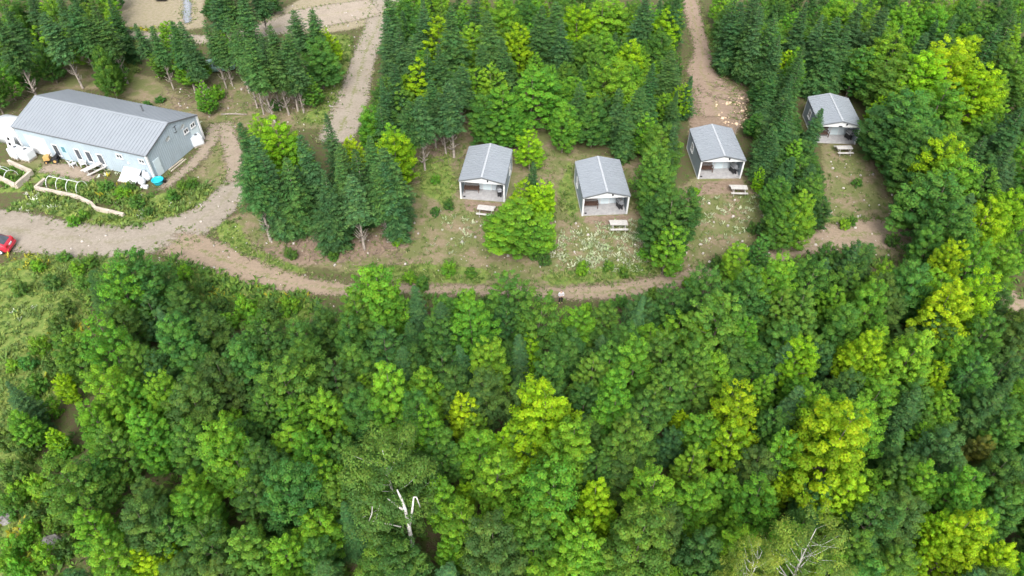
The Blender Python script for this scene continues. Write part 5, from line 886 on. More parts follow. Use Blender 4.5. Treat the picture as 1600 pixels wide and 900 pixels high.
('shrub',2,-41.64,49.84,1.44,0.66,3.16,(0.176, 0.325, 0.05),'medium-sized bright green shrub just below the lane, far left, rightmost such'),
('shrub',0,-43.87,51.88,1.08,0.60,5.72,(0.131, 0.255, 0.06),'small mid green shrub between the first and second cabins, leftmost such'),
('shrub',0,-45.54,50.31,1.42,0.59,5.45,(0.197, 0.374, 0.055),'medium-sized bright green shrub just below the lane, far left, leftmost such'),
('shrub',0,-43.12,47.90,1.78,0.72,2.16,(0.102, 0.188, 0.058),'tall olive green shrub just below the lane, far left, leftmost such'),
('shrub',2,-45.79,47.15,1.58,0.64,5.38,(0.117, 0.207, 0.06),'medium-sized olive green shrub just below the lane, far left, leftmost such'),
('shrub',2,-40.12,47.91,1.78,0.65,4.44,(0.124, 0.24, 0.057),'tall mid green shrub just below the lane, far left'),
('shrub',2,-36.67,37.68,2.29,0.77,1.95,(0.112, 0.221, 0.048),'tall mid green shrub high in the lower wood, far left, rightmost such'),
('spruce_tree',6,-3.93,18.70,5.29,1.43,2.65,(0.086, 0.173, 0.07),'small blue-green spruce along the bottom edge, left of centre'),
('maple_tree',4,14.21,25.07,4.74,1.52,5.15,(0.168, 0.338, 0.058),'small bright green maple low in the lower wood, right, leftmost such'),
('broadleaf_tree',5,35.20,23.80,5.70,1.40,4.65,(0.13, 0.25, 0.059),'small mid green broadleaf tree low in the lower wood, far right, rightmost such'),
('maple_tree',3,2.26,18.44,6.22,1.80,4.62,(0.174, 0.314, 0.046),'medium-sized bright green maple along the bottom edge, centre'),
('maple_tree',2,33.41,19.05,5.01,1.72,1.96,(0.133, 0.294, 0.05),'small bright green maple along the bottom edge, far right'),
('maple_tree',7,-13.97,17.34,5.48,1.81,3.75,(0.143, 0.294, 0.045),'small bright green maple along the bottom edge, left, second from left'),
('broadleaf_tree',6,-6.77,26.43,4.56,1.29,5.13,(0.085, 0.173, 0.051),'small dark green broadleaf tree midway down the lower wood, left of centre'),
('spruce_tree',2,40.39,35.79,4.26,1.34,1.20,(0.071, 0.142, 0.057),'small blue-green spruce high in the lower wood, far right, rightmost such'),
('spruce_tree',2,0.58,33.44,4.86,0.98,5.93,(0.076, 0.157, 0.049),'small dark green spruce high in the lower wood, centre'),
('spruce_tree',6,-11.36,18.61,6.05,1.37,5.03,(0.07, 0.14, 0.043),'small dark green spruce along the bottom edge, left of centre'),
('broadleaf_tree',5,38.15,27.92,5.79,1.45,5.69,(0.102, 0.239, 0.065),'small mid green broadleaf tree midway down the lower wood, far right, rightmost such'),
('broadleaf_tree',8,-8.15,20.40,4.78,1.61,3.50,(0.125, 0.227, 0.049),'small mid green broadleaf tree along the bottom edge, left of centre, rightmost such'),
('broadleaf_tree',3,-26.43,39.45,4.78,1.65,1.58,(0.08, 0.18, 0.06),'small dark green broadleaf tree just below the lane, left, rightmost such'),
('broadleaf_tree',7,24.70,38.10,4.24,1.69,3.39,(0.119, 0.235, 0.056),'small mid green broadleaf tree high in the lower wood, right, rightmost such'),
('broadleaf_tree',3,9.40,30.19,6.31,1.62,3.07,(0.097, 0.201, 0.055),'medium-sized mid green broadleaf tree midway down the lower wood, right of centre, rightmost such'),
('broadleaf_tree',3,21.64,18.03,5.58,1.81,2.29,(0.105, 0.246, 0.067),'small mid green broadleaf tree along the bottom edge, far right, leftmost such'),
('maple_tree',0,21.35,45.72,4.69,1.47,5.56,(0.208, 0.38, 0.056),'small bright green maple just below the lane, right, second from left'),
('broadleaf_tree',9,-20.67,38.68,4.21,1.66,5.55,(0.119, 0.231, 0.055),'small mid green broadleaf tree just below the lane, left'),
('maple_tree',7,30.52,21.91,5.64,1.27,2.30,(0.165, 0.327, 0.05),'small bright green maple low in the lower wood, far right, rightmost such'),
('broadleaf_tree',8,5.30,29.19,5.10,1.38,2.24,(0.093, 0.18, 0.051),'small dark green broadleaf tree midway down the lower wood, right of centre, rightmost such'),
('broadleaf_tree',5,21.68,37.96,5.57,1.77,4.21,(0.113, 0.238, 0.065),'small mid green broadleaf tree high in the lower wood, right, second from left'),
('spruce_tree',0,34.90,26.58,5.69,1.09,5.18,(0.075, 0.156, 0.063),'small blue-green spruce midway down the lower wood, far right'),
('maple_tree',2,39.47,32.82,4.71,1.81,2.34,(0.154, 0.296, 0.046),'small bright green maple high in the lower wood, far right, rightmost such'),
('broadleaf_tree',6,-11.20,23.98,6.26,1.25,0.46,(0.123, 0.228, 0.049),'medium-sized mid green broadleaf tree low in the lower wood, left of centre'),
('broadleaf_tree',8,29.62,18.56,4.68,1.30,3.51,(0.103, 0.174, 0.054),'small olive green broadleaf tree along the bottom edge, far right, leftmost such'),
('maple_tree',3,24.55,25.02,4.41,1.77,3.59,(0.186, 0.343, 0.05),'small bright green maple low in the lower wood, far right, leftmost such'),
('maple_tree',1,-0.69,21.76,6.05,1.51,5.57,(0.179, 0.336, 0.052),'small bright green maple low in the lower wood, centre'),
('maple_tree',4,-2.33,27.53,6.08,1.75,5.26,(0.162, 0.32, 0.049),'small bright green maple midway down the lower wood, centre, rightmost such'),
('broadleaf_tree',9,-20.69,19.26,4.26,1.72,2.44,(0.113, 0.199, 0.061),'small olive green broadleaf tree along the bottom edge, left, leftmost such'),
('broadleaf_tree',7,2.99,31.83,5.91,1.43,1.34,(0.081, 0.179, 0.06),'small dark green broadleaf tree midway down the lower wood, centre'),
('broadleaf_tree',9,-6.33,18.86,6.39,1.72,6.00,(0.086, 0.169, 0.047),'medium-sized dark green broadleaf tree along the bottom edge, left of centre'),
('broadleaf_tree',9,32.52,38.43,4.46,1.57,0.89,(0.114, 0.195, 0.057),'small olive green broadleaf tree just below the lane, far right, fourth from left'),
('maple_tree',1,-20.95,30.02,4.44,1.69,4.10,(0.155, 0.306, 0.047),'small bright green maple midway down the lower wood, left, second from left'),
('spruce_tree',0,16.07,32.19,5.29,0.97,0.48,(0.077, 0.145, 0.059),'small blue-green spruce midway down the lower wood, right'),
('spruce_tree',6,27.10,17.96,6.33,1.07,1.24,(0.066, 0.142, 0.054),'medium-sized dark green spruce along the bottom edge, far right'),
('broadleaf_tree',8,-32.35,40.14,5.71,1.70,2.65,(0.1, 0.18, 0.052),'small olive green broadleaf tree just below the lane, far left'),
('broadleaf_tree',5,5.27,31.41,6.03,1.29,3.03,(0.069, 0.155, 0.046),'small dark green broadleaf tree midway down the lower wood, right of centre, leftmost such'),
('maple_tree',3,10.10,18.01,4.45,1.83,4.18,(0.211, 0.368, 0.054),'small bright green maple along the bottom edge, right of centre'),
('broadleaf_tree',9,9.30,21.40,6.19,1.74,4.54,(0.116, 0.188, 0.054),'small olive green broadleaf tree low in the lower wood, right of centre, rightmost such'),
('broadleaf_tree',5,30.60,32.84,4.80,1.57,1.53,(0.105, 0.218, 0.059),'small mid green broadleaf tree high in the lower wood, far right'),
('maple_tree',1,23.85,31.12,5.05,1.53,6.17,(0.153, 0.327, 0.056),'small bright green maple midway down the lower wood, right'),
('maple_tree',2,13.64,39.96,4.76,1.83,6.27,(0.175, 0.329, 0.051),'small bright green maple just below the lane, right of centre, second from left'),
('broadleaf_tree',9,38.61,30.89,5.39,1.77,0.28,(0.136, 0.264, 0.057),'small mid green broadleaf tree midway down the lower wood, far right, second from left'),
('broadleaf_tree',9,34.91,20.93,4.85,1.75,2.82,(0.104, 0.182, 0.056),'small olive green broadleaf tree along the bottom edge, far right, rightmost such'),
('maple_tree',5,13.96,20.36,6.20,1.39,3.29,(0.177, 0.322, 0.047),'small bright green maple along the bottom edge, right, leftmost such'),
('spruce_tree',5,-26.23,18.02,5.78,1.38,6.11,(0.058, 0.122, 0.042),'small dark green spruce along the bottom edge, far left'),
('maple_tree',4,-6.80,32.82,6.12,1.69,1.16,(0.176, 0.326, 0.05),'small bright green maple high in the lower wood, left of centre, rightmost such'),
('maple_tree',7,29.49,37.75,5.53,1.61,5.44,(0.189, 0.345, 0.051),'small bright green maple high in the lower wood, far right, second from left'),
('broadleaf_tree',9,-19.15,32.59,4.67,1.30,3.13,(0.086, 0.169, 0.05),'small dark green broadleaf tree high in the lower wood, left, leftmost such'),
('broadleaf_tree',8,-10.10,32.83,4.46,1.72,2.42,(0.128, 0.231, 0.05),'small mid green broadleaf tree high in the lower wood, left of centre, rightmost such'),
('maple_tree',4,11.39,38.71,4.51,1.74,4.55,(0.158, 0.311, 0.048),'small bright green maple just below the lane, right of centre, leftmost such'),
('broadleaf_tree',9,-17.89,18.78,5.74,1.54,2.62,(0.122, 0.199, 0.058),'small olive green broadleaf tree along the bottom edge, left, rightmost such'),
('broadleaf_tree',8,41.63,39.21,6.10,1.71,3.24,(0.104, 0.172, 0.05),'small olive green broadleaf tree just below the lane, far right, rightmost such'),
('maple_tree',3,27.82,33.45,5.03,1.70,5.22,(0.203, 0.371, 0.055),'small bright green maple high in the lower wood, far right, leftmost such'),
('spruce_tree',1,-8.06,38.80,5.14,1.02,0.81,(0.064, 0.136, 0.047),'small dark green spruce just below the lane, left of centre'),
('maple_tree',0,-9.70,25.11,5.55,1.75,2.49,(0.175, 0.343, 0.053),'small bright green maple low in the lower wood, left of centre, second from left'),
('broadleaf_tree',6,35.29,28.88,5.50,1.39,1.76,(0.11, 0.234, 0.056),'small mid green broadleaf tree midway down the lower wood, far right, leftmost such'),
('broadleaf_tree',0,7.65,35.64,6.05,1.53,5.81,(0.117, 0.252, 0.06),'small mid green broadleaf tree high in the lower wood, right of centre, leftmost such'),
('broadleaf_tree',9,8.14,25.91,5.28,1.62,5.47,(0.115, 0.202, 0.059),'small olive green broadleaf tree low in the lower wood, right of centre, leftmost such'),
('maple_tree',1,-22.05,25.11,4.23,1.31,0.01,(0.185, 0.348, 0.051),'small bright green maple low in the lower wood, left, leftmost such'),
('broadleaf_tree',5,-15.04,25.54,4.72,1.51,0.91,(0.082, 0.176, 0.059),'small dark green broadleaf tree low in the lower wood, left'),
('maple_tree',7,-15.76,28.24,6.14,1.66,5.16,(0.179, 0.334, 0.049),'small bright green maple midway down the lower wood, left, third from left'),
('maple_tree',1,-15.46,30.32,5.93,1.52,0.88,(0.133, 0.283, 0.048),'small bright green maple midway down the lower wood, left, rightmost such'),
('maple_tree',0,21.80,33.57,4.51,1.52,2.56,(0.125, 0.275, 0.047),'small bright green maple high in the lower wood, right, rightmost such'),
('spruce_tree',1,27.37,28.74,5.08,1.12,1.36,(0.078, 0.162, 0.05),'small dark green spruce midway down the lower wood, far right'),
('spruce_tree',1,-37.13,45.61,4.22,1.23,0.55,(0.064, 0.139, 0.046),'small dark green spruce just below the lane, far left'),
('maple_tree',6,-3.69,41.48,5.34,1.64,4.82,(0.165, 0.338, 0.052),'small bright green maple just below the lane, centre'),
('broadleaf_tree',9,25.46,23.06,5.97,1.66,0.95,(0.111, 0.194, 0.06),'small olive green broadleaf tree low in the lower wood, far right'),
('spruce_tree',0,-10.33,22.10,6.21,1.31,1.69,(0.064, 0.141, 0.049),'medium-sized dark green spruce low in the lower wood, left of centre'),
('broadleaf_tree',5,19.16,35.39,4.57,1.67,3.72,(0.09, 0.2, 0.055),'small mid green broadleaf tree high in the lower wood, right, leftmost such'),
('broadleaf_tree',9,31.39,43.27,6.06,1.43,4.08,(0.108, 0.18, 0.052),'small olive green broadleaf tree just below the lane, far right, leftmost such'),
('broadleaf_tree',9,16.78,26.52,5.28,1.61,3.58,(0.103, 0.172, 0.053),'small olive green broadleaf tree midway down the lower wood, right'),
('spruce_tree',5,27.94,46.94,4.81,1.36,4.47,(0.066, 0.135, 0.054),'small blue-green spruce just below the lane, right'),
('maple_tree',6,-8.87,27.20,4.67,1.59,0.73,(0.185, 0.313, 0.046),'small bright green maple midway down the lower wood, left of centre'),
('broadleaf_tree',3,25.44,46.94,4.86,1.26,4.65,(0.117, 0.232, 0.05),'small mid green broadleaf tree just below the lane, right, rightmost such'),
('broadleaf_tree',3,39.87,44.28,4.55,1.47,0.17,(0.097, 0.225, 0.061),'small mid green broadleaf tree just below the lane, far right'),
('maple_tree',0,-26.21,32.68,6.38,1.25,2.69,(0.192, 0.353, 0.054),'medium-sized bright green maple high in the lower wood, left'),
('maple_tree',5,-4.87,24.01,5.95,1.20,5.08,(0.173, 0.339, 0.052),'small bright green maple low in the lower wood, left of centre, rightmost such'),
('maple_tree',2,19.45,19.34,5.10,1.75,5.12,(0.176, 0.333, 0.051),'small bright green maple along the bottom edge, right, rightmost such'),
('maple_tree',5,13.43,29.18,5.46,1.40,3.14,(0.143, 0.292, 0.05),'small bright green maple midway down the lower wood, right of centre'),
('maple_tree',0,15.65,34.57,6.32,1.40,3.98,(0.194, 0.353, 0.054),'medium-sized bright green maple high in the lower wood, right of centre, rightmost such'),
('maple_tree',6,36.19,43.15,6.39,1.63,0.70,(0.179, 0.342, 0.05),'medium-sized bright green maple just below the lane, far right, rightmost such'),
('spruce_tree',2,37.20,33.13,5.40,1.20,4.42,(0.067, 0.135, 0.046),'small dark green spruce high in the lower wood, far right'),
('broadleaf_tree',4,29.23,49.12,4.59,1.32,1.34,(0.085, 0.184, 0.052),'small dark green broadleaf tree between the third and fourth cabins, rightmost such'),
('broadleaf_tree',9,-12.05,31.97,5.46,1.54,2.96,(0.107, 0.188, 0.054),'small olive green broadleaf tree midway down the lower wood, left of centre'),
('broadleaf_tree',8,0.39,31.43,6.34,1.28,1.12,(0.111, 0.197, 0.061),'medium-sized olive green broadleaf tree midway down the lower wood, centre'),
('broadleaf_tree',9,-4.28,33.17,6.04,1.35,1.77,(0.101, 0.191, 0.054),'small dark green broadleaf tree high in the lower wood, centre, leftmost such'),
('broadleaf_tree',8,35.13,45.66,4.92,1.45,2.96,(0.109, 0.184, 0.053),'small olive green broadleaf tree just below the lane, far right, third from left'),
('broadleaf_tree',4,-19.29,28.77,5.90,1.57,5.76,(0.073, 0.161, 0.048),'small dark green broadleaf tree midway down the lower wood, left'),
('maple_tree',5,-12.61,22.11,5.07,1.48,0.00,(0.172, 0.323, 0.047),'small bright green maple low in the lower wood, left of centre, leftmost such'),
('broadleaf_tree',8,-34.35,44.10,6.22,1.66,3.42,(0.098, 0.183, 0.057),'medium-sized olive green broadleaf tree just below the lane, far left'),
('spruce_tree',5,50.84,60.06,5.90,1.41,4.63,(0.066, 0.126, 0.048),'small dark green spruce right of the fourth cabin, rightmost such'),
('broadleaf_tree',8,30.37,98.92,5.36,1.60,0.19,(0.095, 0.188, 0.056),'small dark green broadleaf tree right of the far dirt track, leftmost such'),
('broadleaf_tree',3,61.15,74.22,4.86,1.53,0.57,(0.086, 0.176, 0.052),'small dark green broadleaf tree in the upper right woods, sixth from left'),
('maple_tree',3,58.77,101.21,5.87,1.81,2.22,(0.156, 0.3, 0.046),'small bright green maple in the upper right woods, seventh from left'),
('maple_tree',4,72.62,100.00,5.08,1.31,5.18,(0.201, 0.369, 0.054),'small bright green maple in the upper right woods, fifteenth from left'),
('maple_tree',1,31.66,104.58,5.37,1.77,4.90,(0.189, 0.363, 0.053),'small bright green maple right of the far dirt track, leftmost such'),
('broadleaf_tree',1,64.93,84.85,6.44,1.48,2.14,(0.125, 0.237, 0.056),'medium-sized mid green broadleaf tree in the upper right woods, rightmost such'),
('maple_tree',6,47.33,49.77,5.38,1.21,5.10,(0.158, 0.328, 0.056),'small bright green maple right of the fourth cabin, rightmost such'),
('broadleaf_tree',7,49.53,54.72,5.94,1.59,5.47,(0.088, 0.173, 0.051),'small dark green broadleaf tree right of the fourth cabin'),
('broadleaf_tree',9,62.64,108.42,5.61,1.46,1.47,(0.079, 0.18, 0.06),'small dark green broadleaf tree in the upper right woods, second from left'),
('spruce_tree',6,72.24,106.02,5.91,1.37,1.54,(0.066, 0.132, 0.051),'small dark green spruce in the upper right woods, third from left'),
('broadleaf_tree',6,61.99,79.25,5.31,1.76,1.45,(0.115, 0.218, 0.052),'small mid green broadleaf tree in the upper right woods, rightmost such'),
('spruce_tree',2,45.00,105.73,5.75,1.38,4.72,(0.06, 0.127, 0.042),'small dark green spruce right of the far dirt track, leftmost such'),
('broadleaf_tree',0,51.45,57.02,5.50,1.57,3.39,(0.096, 0.212, 0.058),'small mid green broadleaf tree right of the fourth cabin, second from left'),
('broadleaf_tree',9,39.43,103.57,6.05,1.58,5.38,(0.112, 0.22, 0.052),'small mid green broadleaf tree right of the far dirt track, third from left'),
('broadleaf_tree',2,56.52,103.28,4.90,1.73,1.82,(0.068, 0.157, 0.052),'small dark green broadleaf tree in the upper right woods, leftmost such'),
('broadleaf_tree',4,52.11,68.35,5.56,1.76,3.21,(0.106, 0.226, 0.054),'small mid green broadleaf tree in the upper right woods, ninth from left'),
('maple_tree',3,51.18,93.35,5.55,1.70,0.18,(0.176, 0.329, 0.048),'small bright green maple in the upper right woods, fourth from left'),
('maple_tree',7,56.15,72.68,5.09,1.74,5.03,(0.193, 0.352, 0.052),'small bright green maple in the upper right woods, thirteenth from left'),
('broadleaf_tree',8,57.48,108.13,6.47,1.48,4.74,(0.114, 0.222, 0.053),'medium-sized mid green broadleaf tree in the upper right woods, second from left'),
('broadleaf_tree',5,67.86,95.88,6.13,1.61,2.52,(0.076, 0.165, 0.049),'small dark green broadleaf tree in the upper right woods, fourth from left'),
('broadleaf_tree',0,71.92,93.60,4.85,1.40,6.13,(0.085, 0.179, 0.06),'small dark green broadleaf tree in the upper right woods, rightmost such'),
('broadleaf_tree',5,46.08,67.80,6.30,1.46,3.37,(0.1, 0.234, 0.064),'medium-sized mid green broadleaf tree right of the fourth cabin, fourth from left'),
('broadleaf_tree',3,43.78,100.77,4.57,1.26,3.16,(0.091, 0.212, 0.058),'small mid green broadleaf tree right of the far dirt track, seventh from left'),
('broadleaf_tree',0,48.55,68.41,5.71,1.38,4.42,(0.141, 0.265, 0.057),'small mid green broadleaf tree in the upper right woods, third from left'),
('maple_tree',7,68.44,93.45,5.19,1.59,5.90,(0.205, 0.354, 0.052),'small bright green maple in the upper right woods, fourteenth from left'),
('broadleaf_tree',0,41.29,99.85,4.75,1.61,2.90,(0.121, 0.233, 0.055),'small mid green broadleaf tree right of the far dirt track, fifth from left'),
('spruce_tree',1,50.85,100.57,5.44,1.38,6.22,(0.064, 0.128, 0.044),'small dark green spruce in the upper right woods, leftmost such'),
('maple_tree',7,58.51,77.69,5.73,1.28,1.29,(0.219, 0.368, 0.054),'small bright green maple in the upper right woods, twelfth from left'),
('broadleaf_tree',4,53.80,60.25,5.10,1.64,1.25,(0.09, 0.207, 0.057),'small mid green broadleaf tree right of the fourth cabin, rightmost such'),
('broadleaf_tree',8,44.26,86.94,4.76,1.39,6.04,(0.135, 0.241, 0.052),'small mid green broadleaf tree right of the far dirt track, rightmost such'),
('broadleaf_tree',8,59.52,91.57,4.74,1.40,1.48,(0.126, 0.243, 0.053),'small mid green broadleaf tree in the upper right woods, fifth from left'),
('spruce_tree',6,56.87,93.42,5.91,1.40,5.06,(0.06, 0.131, 0.05),'small dark green spruce in the upper right woods, second from left'),
('maple_tree',3,54.87,64.33,5.28,1.77,2.36,(0.134, 0.282, 0.048),'small bright green maple right of the fourth cabin, leftmost such'),
('maple_tree',3,53.06,105.10,5.91,1.34,5.33,(0.158, 0.327, 0.05),'small bright green maple in the upper right woods, second from left'),
('broadleaf_tree',0,65.13,96.70,5.35,1.55,5.62,(0.125, 0.245, 0.058),'small mid green broadleaf tree in the upper right woods, eighth from left'),
('broadleaf_tree',6,72.47,102.97,5.59,1.43,4.58,(0.111, 0.23, 0.063),'small mid green broadleaf tree in the upper right woods, eleventh from left'),
('broadleaf_tree',0,37.60,99.75,5.92,1.51,2.67,(0.069, 0.152, 0.051),'small dark green broadleaf tree right of the far dirt track, second from left'),
('maple_tree',4,47.22,102.93,6.23,1.63,0.16,(0.18, 0.352, 0.054),'medium-sized bright green maple right of the far dirt track, second from left'),
('maple_tree',7,53.94,91.59,5.19,1.20,0.15,(0.126, 0.287, 0.049),'small bright green maple in the upper right woods, sixth from left'),
('maple_tree',6,65.76,102.86,4.53,1.75,5.69,(0.204, 0.342, 0.05),'small bright green maple in the upper right woods, ninth from left'),
('broadleaf_tree',9,40.48,105.95,6.26,1.66,4.04,(0.136, 0.247, 0.054),'medium-sized mid green broadleaf tree right of the far dirt track, rightmost such'),
('broadleaf_tree',9,62.65,96.52,5.51,1.48,0.31,(0.078, 0.167, 0.05),'small dark green broadleaf tree in the upper right woods, third from left'),
('broadleaf_tree',2,62.45,103.57,4.90,1.23,5.03,(0.121, 0.238, 0.057),'small mid green broadleaf tree in the upper right woods, second from left'),
('maple_tree',0,75.13,104.13,6.00,1.43,5.99,(0.177, 0.335, 0.052),'small bright green maple in the upper right woods, rightmost such'),
('broadleaf_tree',7,35.14,98.35,6.10,1.51,2.21,(0.101, 0.214, 0.051),'small mid green broadleaf tree right of the far dirt track, leftmost such'),
('broadleaf_tree',1,35.60,102.87,6.25,1.72,2.82,(0.106, 0.223, 0.061),'medium-sized mid green broadleaf tree right of the far dirt track, leftmost such'),
('broadleaf_tree',8,42.16,95.59,5.45,1.53,5.14,(0.076, 0.153, 0.045),'small dark green broadleaf tree right of the far dirt track, fourth from left'),
('broadleaf_tree',9,67.52,104.73,5.67,1.49,0.43,(0.13, 0.247, 0.058),'small mid green broadleaf tree in the upper right woods, sixth from left'),
('broadleaf_tree',8,39.38,94.93,5.12,1.38,4.37,(0.139, 0.252, 0.055),'small mid green broadleaf tree right of the far dirt track, fourth from left'),
('broadleaf_tree',8,43.39,93.33,4.86,1.79,2.63,(0.087, 0.176, 0.053),'small dark green broadleaf tree right of the far dirt track, rightmost such'),
('broadleaf_tree',8,64.44,100.47,6.21,1.47,5.17,(0.105, 0.233, 0.064),'medium-sized mid green broadleaf tree in the upper right woods, fourth from left'),
('broadleaf_tree',3,42.69,107.33,5.37,1.45,4.60,(0.074, 0.162, 0.048),'small dark green broadleaf tree right of the far dirt track, third from left'),
('broadleaf_tree',5,47.96,93.79,5.79,1.39,0.29,(0.122, 0.229, 0.05),'small mid green broadleaf tree in the upper right woods, leftmost such'),
('broadleaf_tree',4,69.73,99.26,5.96,1.71,0.13,(0.072, 0.161, 0.054),'small dark green broadleaf tree in the upper right woods, fifth from left'),
('spruce_tree',5,71.15,96.89,6.07,1.29,2.39,(0.069, 0.142, 0.047),'small dark green spruce in the upper right woods, rightmost such'),
('maple_tree',7,35.99,83.74,6.40,1.63,2.93,(0.138, 0.288, 0.049),'medium-sized bright green maple right of the far dirt track, leftmost such'),
('broadleaf_tree',2,51.97,75.45,5.49,1.45,0.19,(0.095, 0.218, 0.059),'small mid green broadleaf tree in the upper right woods, fourth from left'),
('maple_tree',5,50.74,103.41,4.64,1.66,6.02,(0.194, 0.367, 0.054),'small bright green maple in the upper right woods, leftmost such'),
('maple_tree',2,31.16,101.30,5.56,1.37,4.64,(0.215, 0.372, 0.055),'small bright green maple right of the far dirt track, second from left'),
('broadleaf_tree',4,60.96,88.65,5.81,1.62,1.81,(0.114, 0.218, 0.052),'small mid green broadleaf tree in the upper right woods, seventh from left'),
('broadleaf_tree',7,35.50,92.21,6.19,1.75,6.15,(0.125, 0.245, 0.058),'small mid green broadleaf tree right of the far dirt track, second from left'),
('maple_tree',0,62.13,94.14,4.96,1.58,0.49,(0.168, 0.326, 0.05),'small bright green maple in the upper right woods, tenth from left'),
('broadleaf_tree',9,33.31,93.61,6.38,1.66,5.21,(0.075, 0.152, 0.051),'medium-sized dark green broadleaf tree right of the far dirt track'),
('broadleaf_tree',6,62.47,85.91,6.31,1.59,5.12,(0.14, 0.253, 0.055),'medium-sized mid green broadleaf tree in the upper right woods, sixth from left'),
('maple_tree',4,53.71,70.87,4.65,1.75,6.16,(0.151, 0.306, 0.052),'small bright green maple in the upper right woods, eleventh from left'),
('maple_tree',0,46.30,99.76,6.20,1.73,1.65,(0.134, 0.31, 0.053),'medium-sized bright green maple right of the far dirt track, third from left'),
('spruce_tree',0,48.31,110.05,6.15,0.96,4.41,(0.081, 0.163, 0.05),'small dark green spruce right of the far dirt track, rightmost such'),
('broadleaf_tree',5,7.64,90.21,4.24,1.50,2.01,(0.105, 0.226, 0.062),'small mid green broadleaf tree in the woods behind the first two cabins, rightmost such'),
('broadleaf_tree',4,-5.94,83.21,4.49,1.81,0.80,(0.12, 0.219, 0.047),'small mid green broadleaf tree right of the upper gravel track, rightmost such'),
('spruce_tree',5,20.54,83.60,4.77,1.23,4.21,(0.074, 0.146, 0.048),'small dark green spruce in the woods left of the soil patch, third from left'),
('maple_tree',6,7.80,81.11,4.16,1.64,1.44,(0.147, 0.303, 0.052),'small bright green maple in the woods behind the first two cabins, rightmost such'),
('broadleaf_tree',8,17.48,100.76,4.88,1.73,4.30,(0.13, 0.246, 0.053),'small mid green broadleaf tree in the woods left of the soil patch, ninth from left'),
('broadleaf_tree',6,-12.34,106.75,5.71,1.57,0.47,(0.092, 0.187, 0.053),'small dark green broadleaf tree right of the upper gravel track, second from left'),
('maple_tree',6,3.70,101.46,4.91,1.59,6.05,(0.138, 0.303, 0.052),'small bright green maple in the woods behind the first two cabins, seventh from left'),
('broadleaf_tree',0,10.46,85.30,5.37,1.37,1.22,(0.13, 0.255, 0.055),'small mid green broadleaf tree in the woods left of the soil patch, fifth from left'),
('maple_tree',1,3.84,104.65,4.91,1.54,4.39,(0.169, 0.315, 0.048),'small bright green maple in the woods behind the first two cabins, eighth from left'),
('maple_tree',0,14.91,82.29,5.54,1.50,3.32,(0.132, 0.28, 0.048),'small bright green maple in the woods left of the soil patch, third from left'),
('broadleaf_tree',4,-15.71,95.37,5.71,1.28,3.48,(0.101, 0.217, 0.059),'small mid green broadleaf tree right of the upper gravel track, second from left'),
('broadleaf_tree',1,-14.95,78.15,5.51,1.72,5.45,(0.1, 0.194, 0.054),'small dark green broadleaf tree right of the upper gravel track, leftmost such'),
('maple_tree',6,-15.11,106.19,5.07,1.85,4.60,(0.159, 0.321, 0.049),'small bright green maple right of the upper gravel track, leftmost such'),
('broadleaf_tree',3,0.59,103.22,4.00,1.69,1.65,(0.127, 0.246, 0.053),'small mid green broadleaf tree in the woods behind the first two cabins, fourth from left'),
('spruce_tree',2,21.84,103.67,5.20,1.05,4.59,(0.078, 0.155, 0.062),'small blue-green spruce in the woods left of the soil patch, rightmost such'),
('maple_tree',2,16.98,87.46,5.06,1.33,3.93,(0.166, 0.308, 0.045),'small bright green maple in the woods left of the soil patch, fourth from left'),
('broadleaf_tree',7,14.43,89.51,5.67,1.61,0.14,(0.09, 0.2, 0.054),'small mid green broadleaf tree in the woods left of the soil patch, eighth from left'),
('maple_tree',3,-12.90,103.22,4.95,1.20,2.54,(0.189, 0.345, 0.053),'small bright green maple right of the upper gravel track, third from left'),
('broadleaf_tree',3,10.00,79.97,4.84,1.60,5.87,(0.11, 0.245, 0.067),'small mid green broadleaf tree in the woods left of the soil patch, fourth from left'),
('maple_tree',7,3.21,86.56,4.60,1.48,0.26,(0.147, 0.301, 0.051),'small bright green maple in the woods behind the first two cabins, sixth from left'),
('broadleaf_tree',4,-0.28,85.48,4.46,1.20,0.30,(0.087, 0.186, 0.055),'small dark green broadleaf tree in the woods behind the first two cabins'),
('broadleaf_tree',3,12.40,101.05,5.29,1.78,4.26,(0.134, 0.247, 0.054),'small mid green broadleaf tree in the woods left of the soil patch, seventh from left'),
('maple_tree',6,6.01,77.48,5.21,1.43,4.87,(0.144, 0.295, 0.05),'small bright green maple in the woods behind the first two cabins, tenth from left'),
('maple_tree',5,-11.81,87.83,4.14,1.31,4.56,(0.143, 0.31, 0.053),'small bright green maple right of the upper gravel track, second from left'),
('broadleaf_tree',0,7.30,106.86,5.81,1.53,5.45,(0.142, 0.253, 0.055),'small mid green broadleaf tree in the woods behind the first two cabins, eighth from left'),
('broadleaf_tree',1,10.78,104.63,5.93,1.76,1.81,(0.113, 0.238, 0.056),'small mid green broadleaf tree in the woods left of the soil patch, second from left'),
('broadleaf_tree',4,24.17,105.95,5.18,1.61,2.28,(0.097, 0.203, 0.055),'small mid green broadleaf tree in the woods left of the soil patch, rightmost such'),
('broadleaf_tree',0,21.16,86.61,4.69,1.24,0.07,(0.087, 0.17, 0.051),'small dark green broadleaf tree in the woods left of the soil patch, rightmost such'),
('broadleaf_tree',6,17.85,103.54,4.38,1.53,4.00,(0.107, 0.212, 0.05),'small mid green broadleaf tree in the woods left of the soil patch, tenth from left'),
('spruce_tree',6,-15.43,98.18,5.25,1.05,5.73,(0.066, 0.134, 0.052),'small dark green spruce right of the upper gravel track'),
('broadleaf_tree',8,4.80,84.06,4.08,1.34,5.33,(0.127, 0.255, 0.055),'small mid green broadleaf tree in the woods behind the first two cabins, seventh from left'),
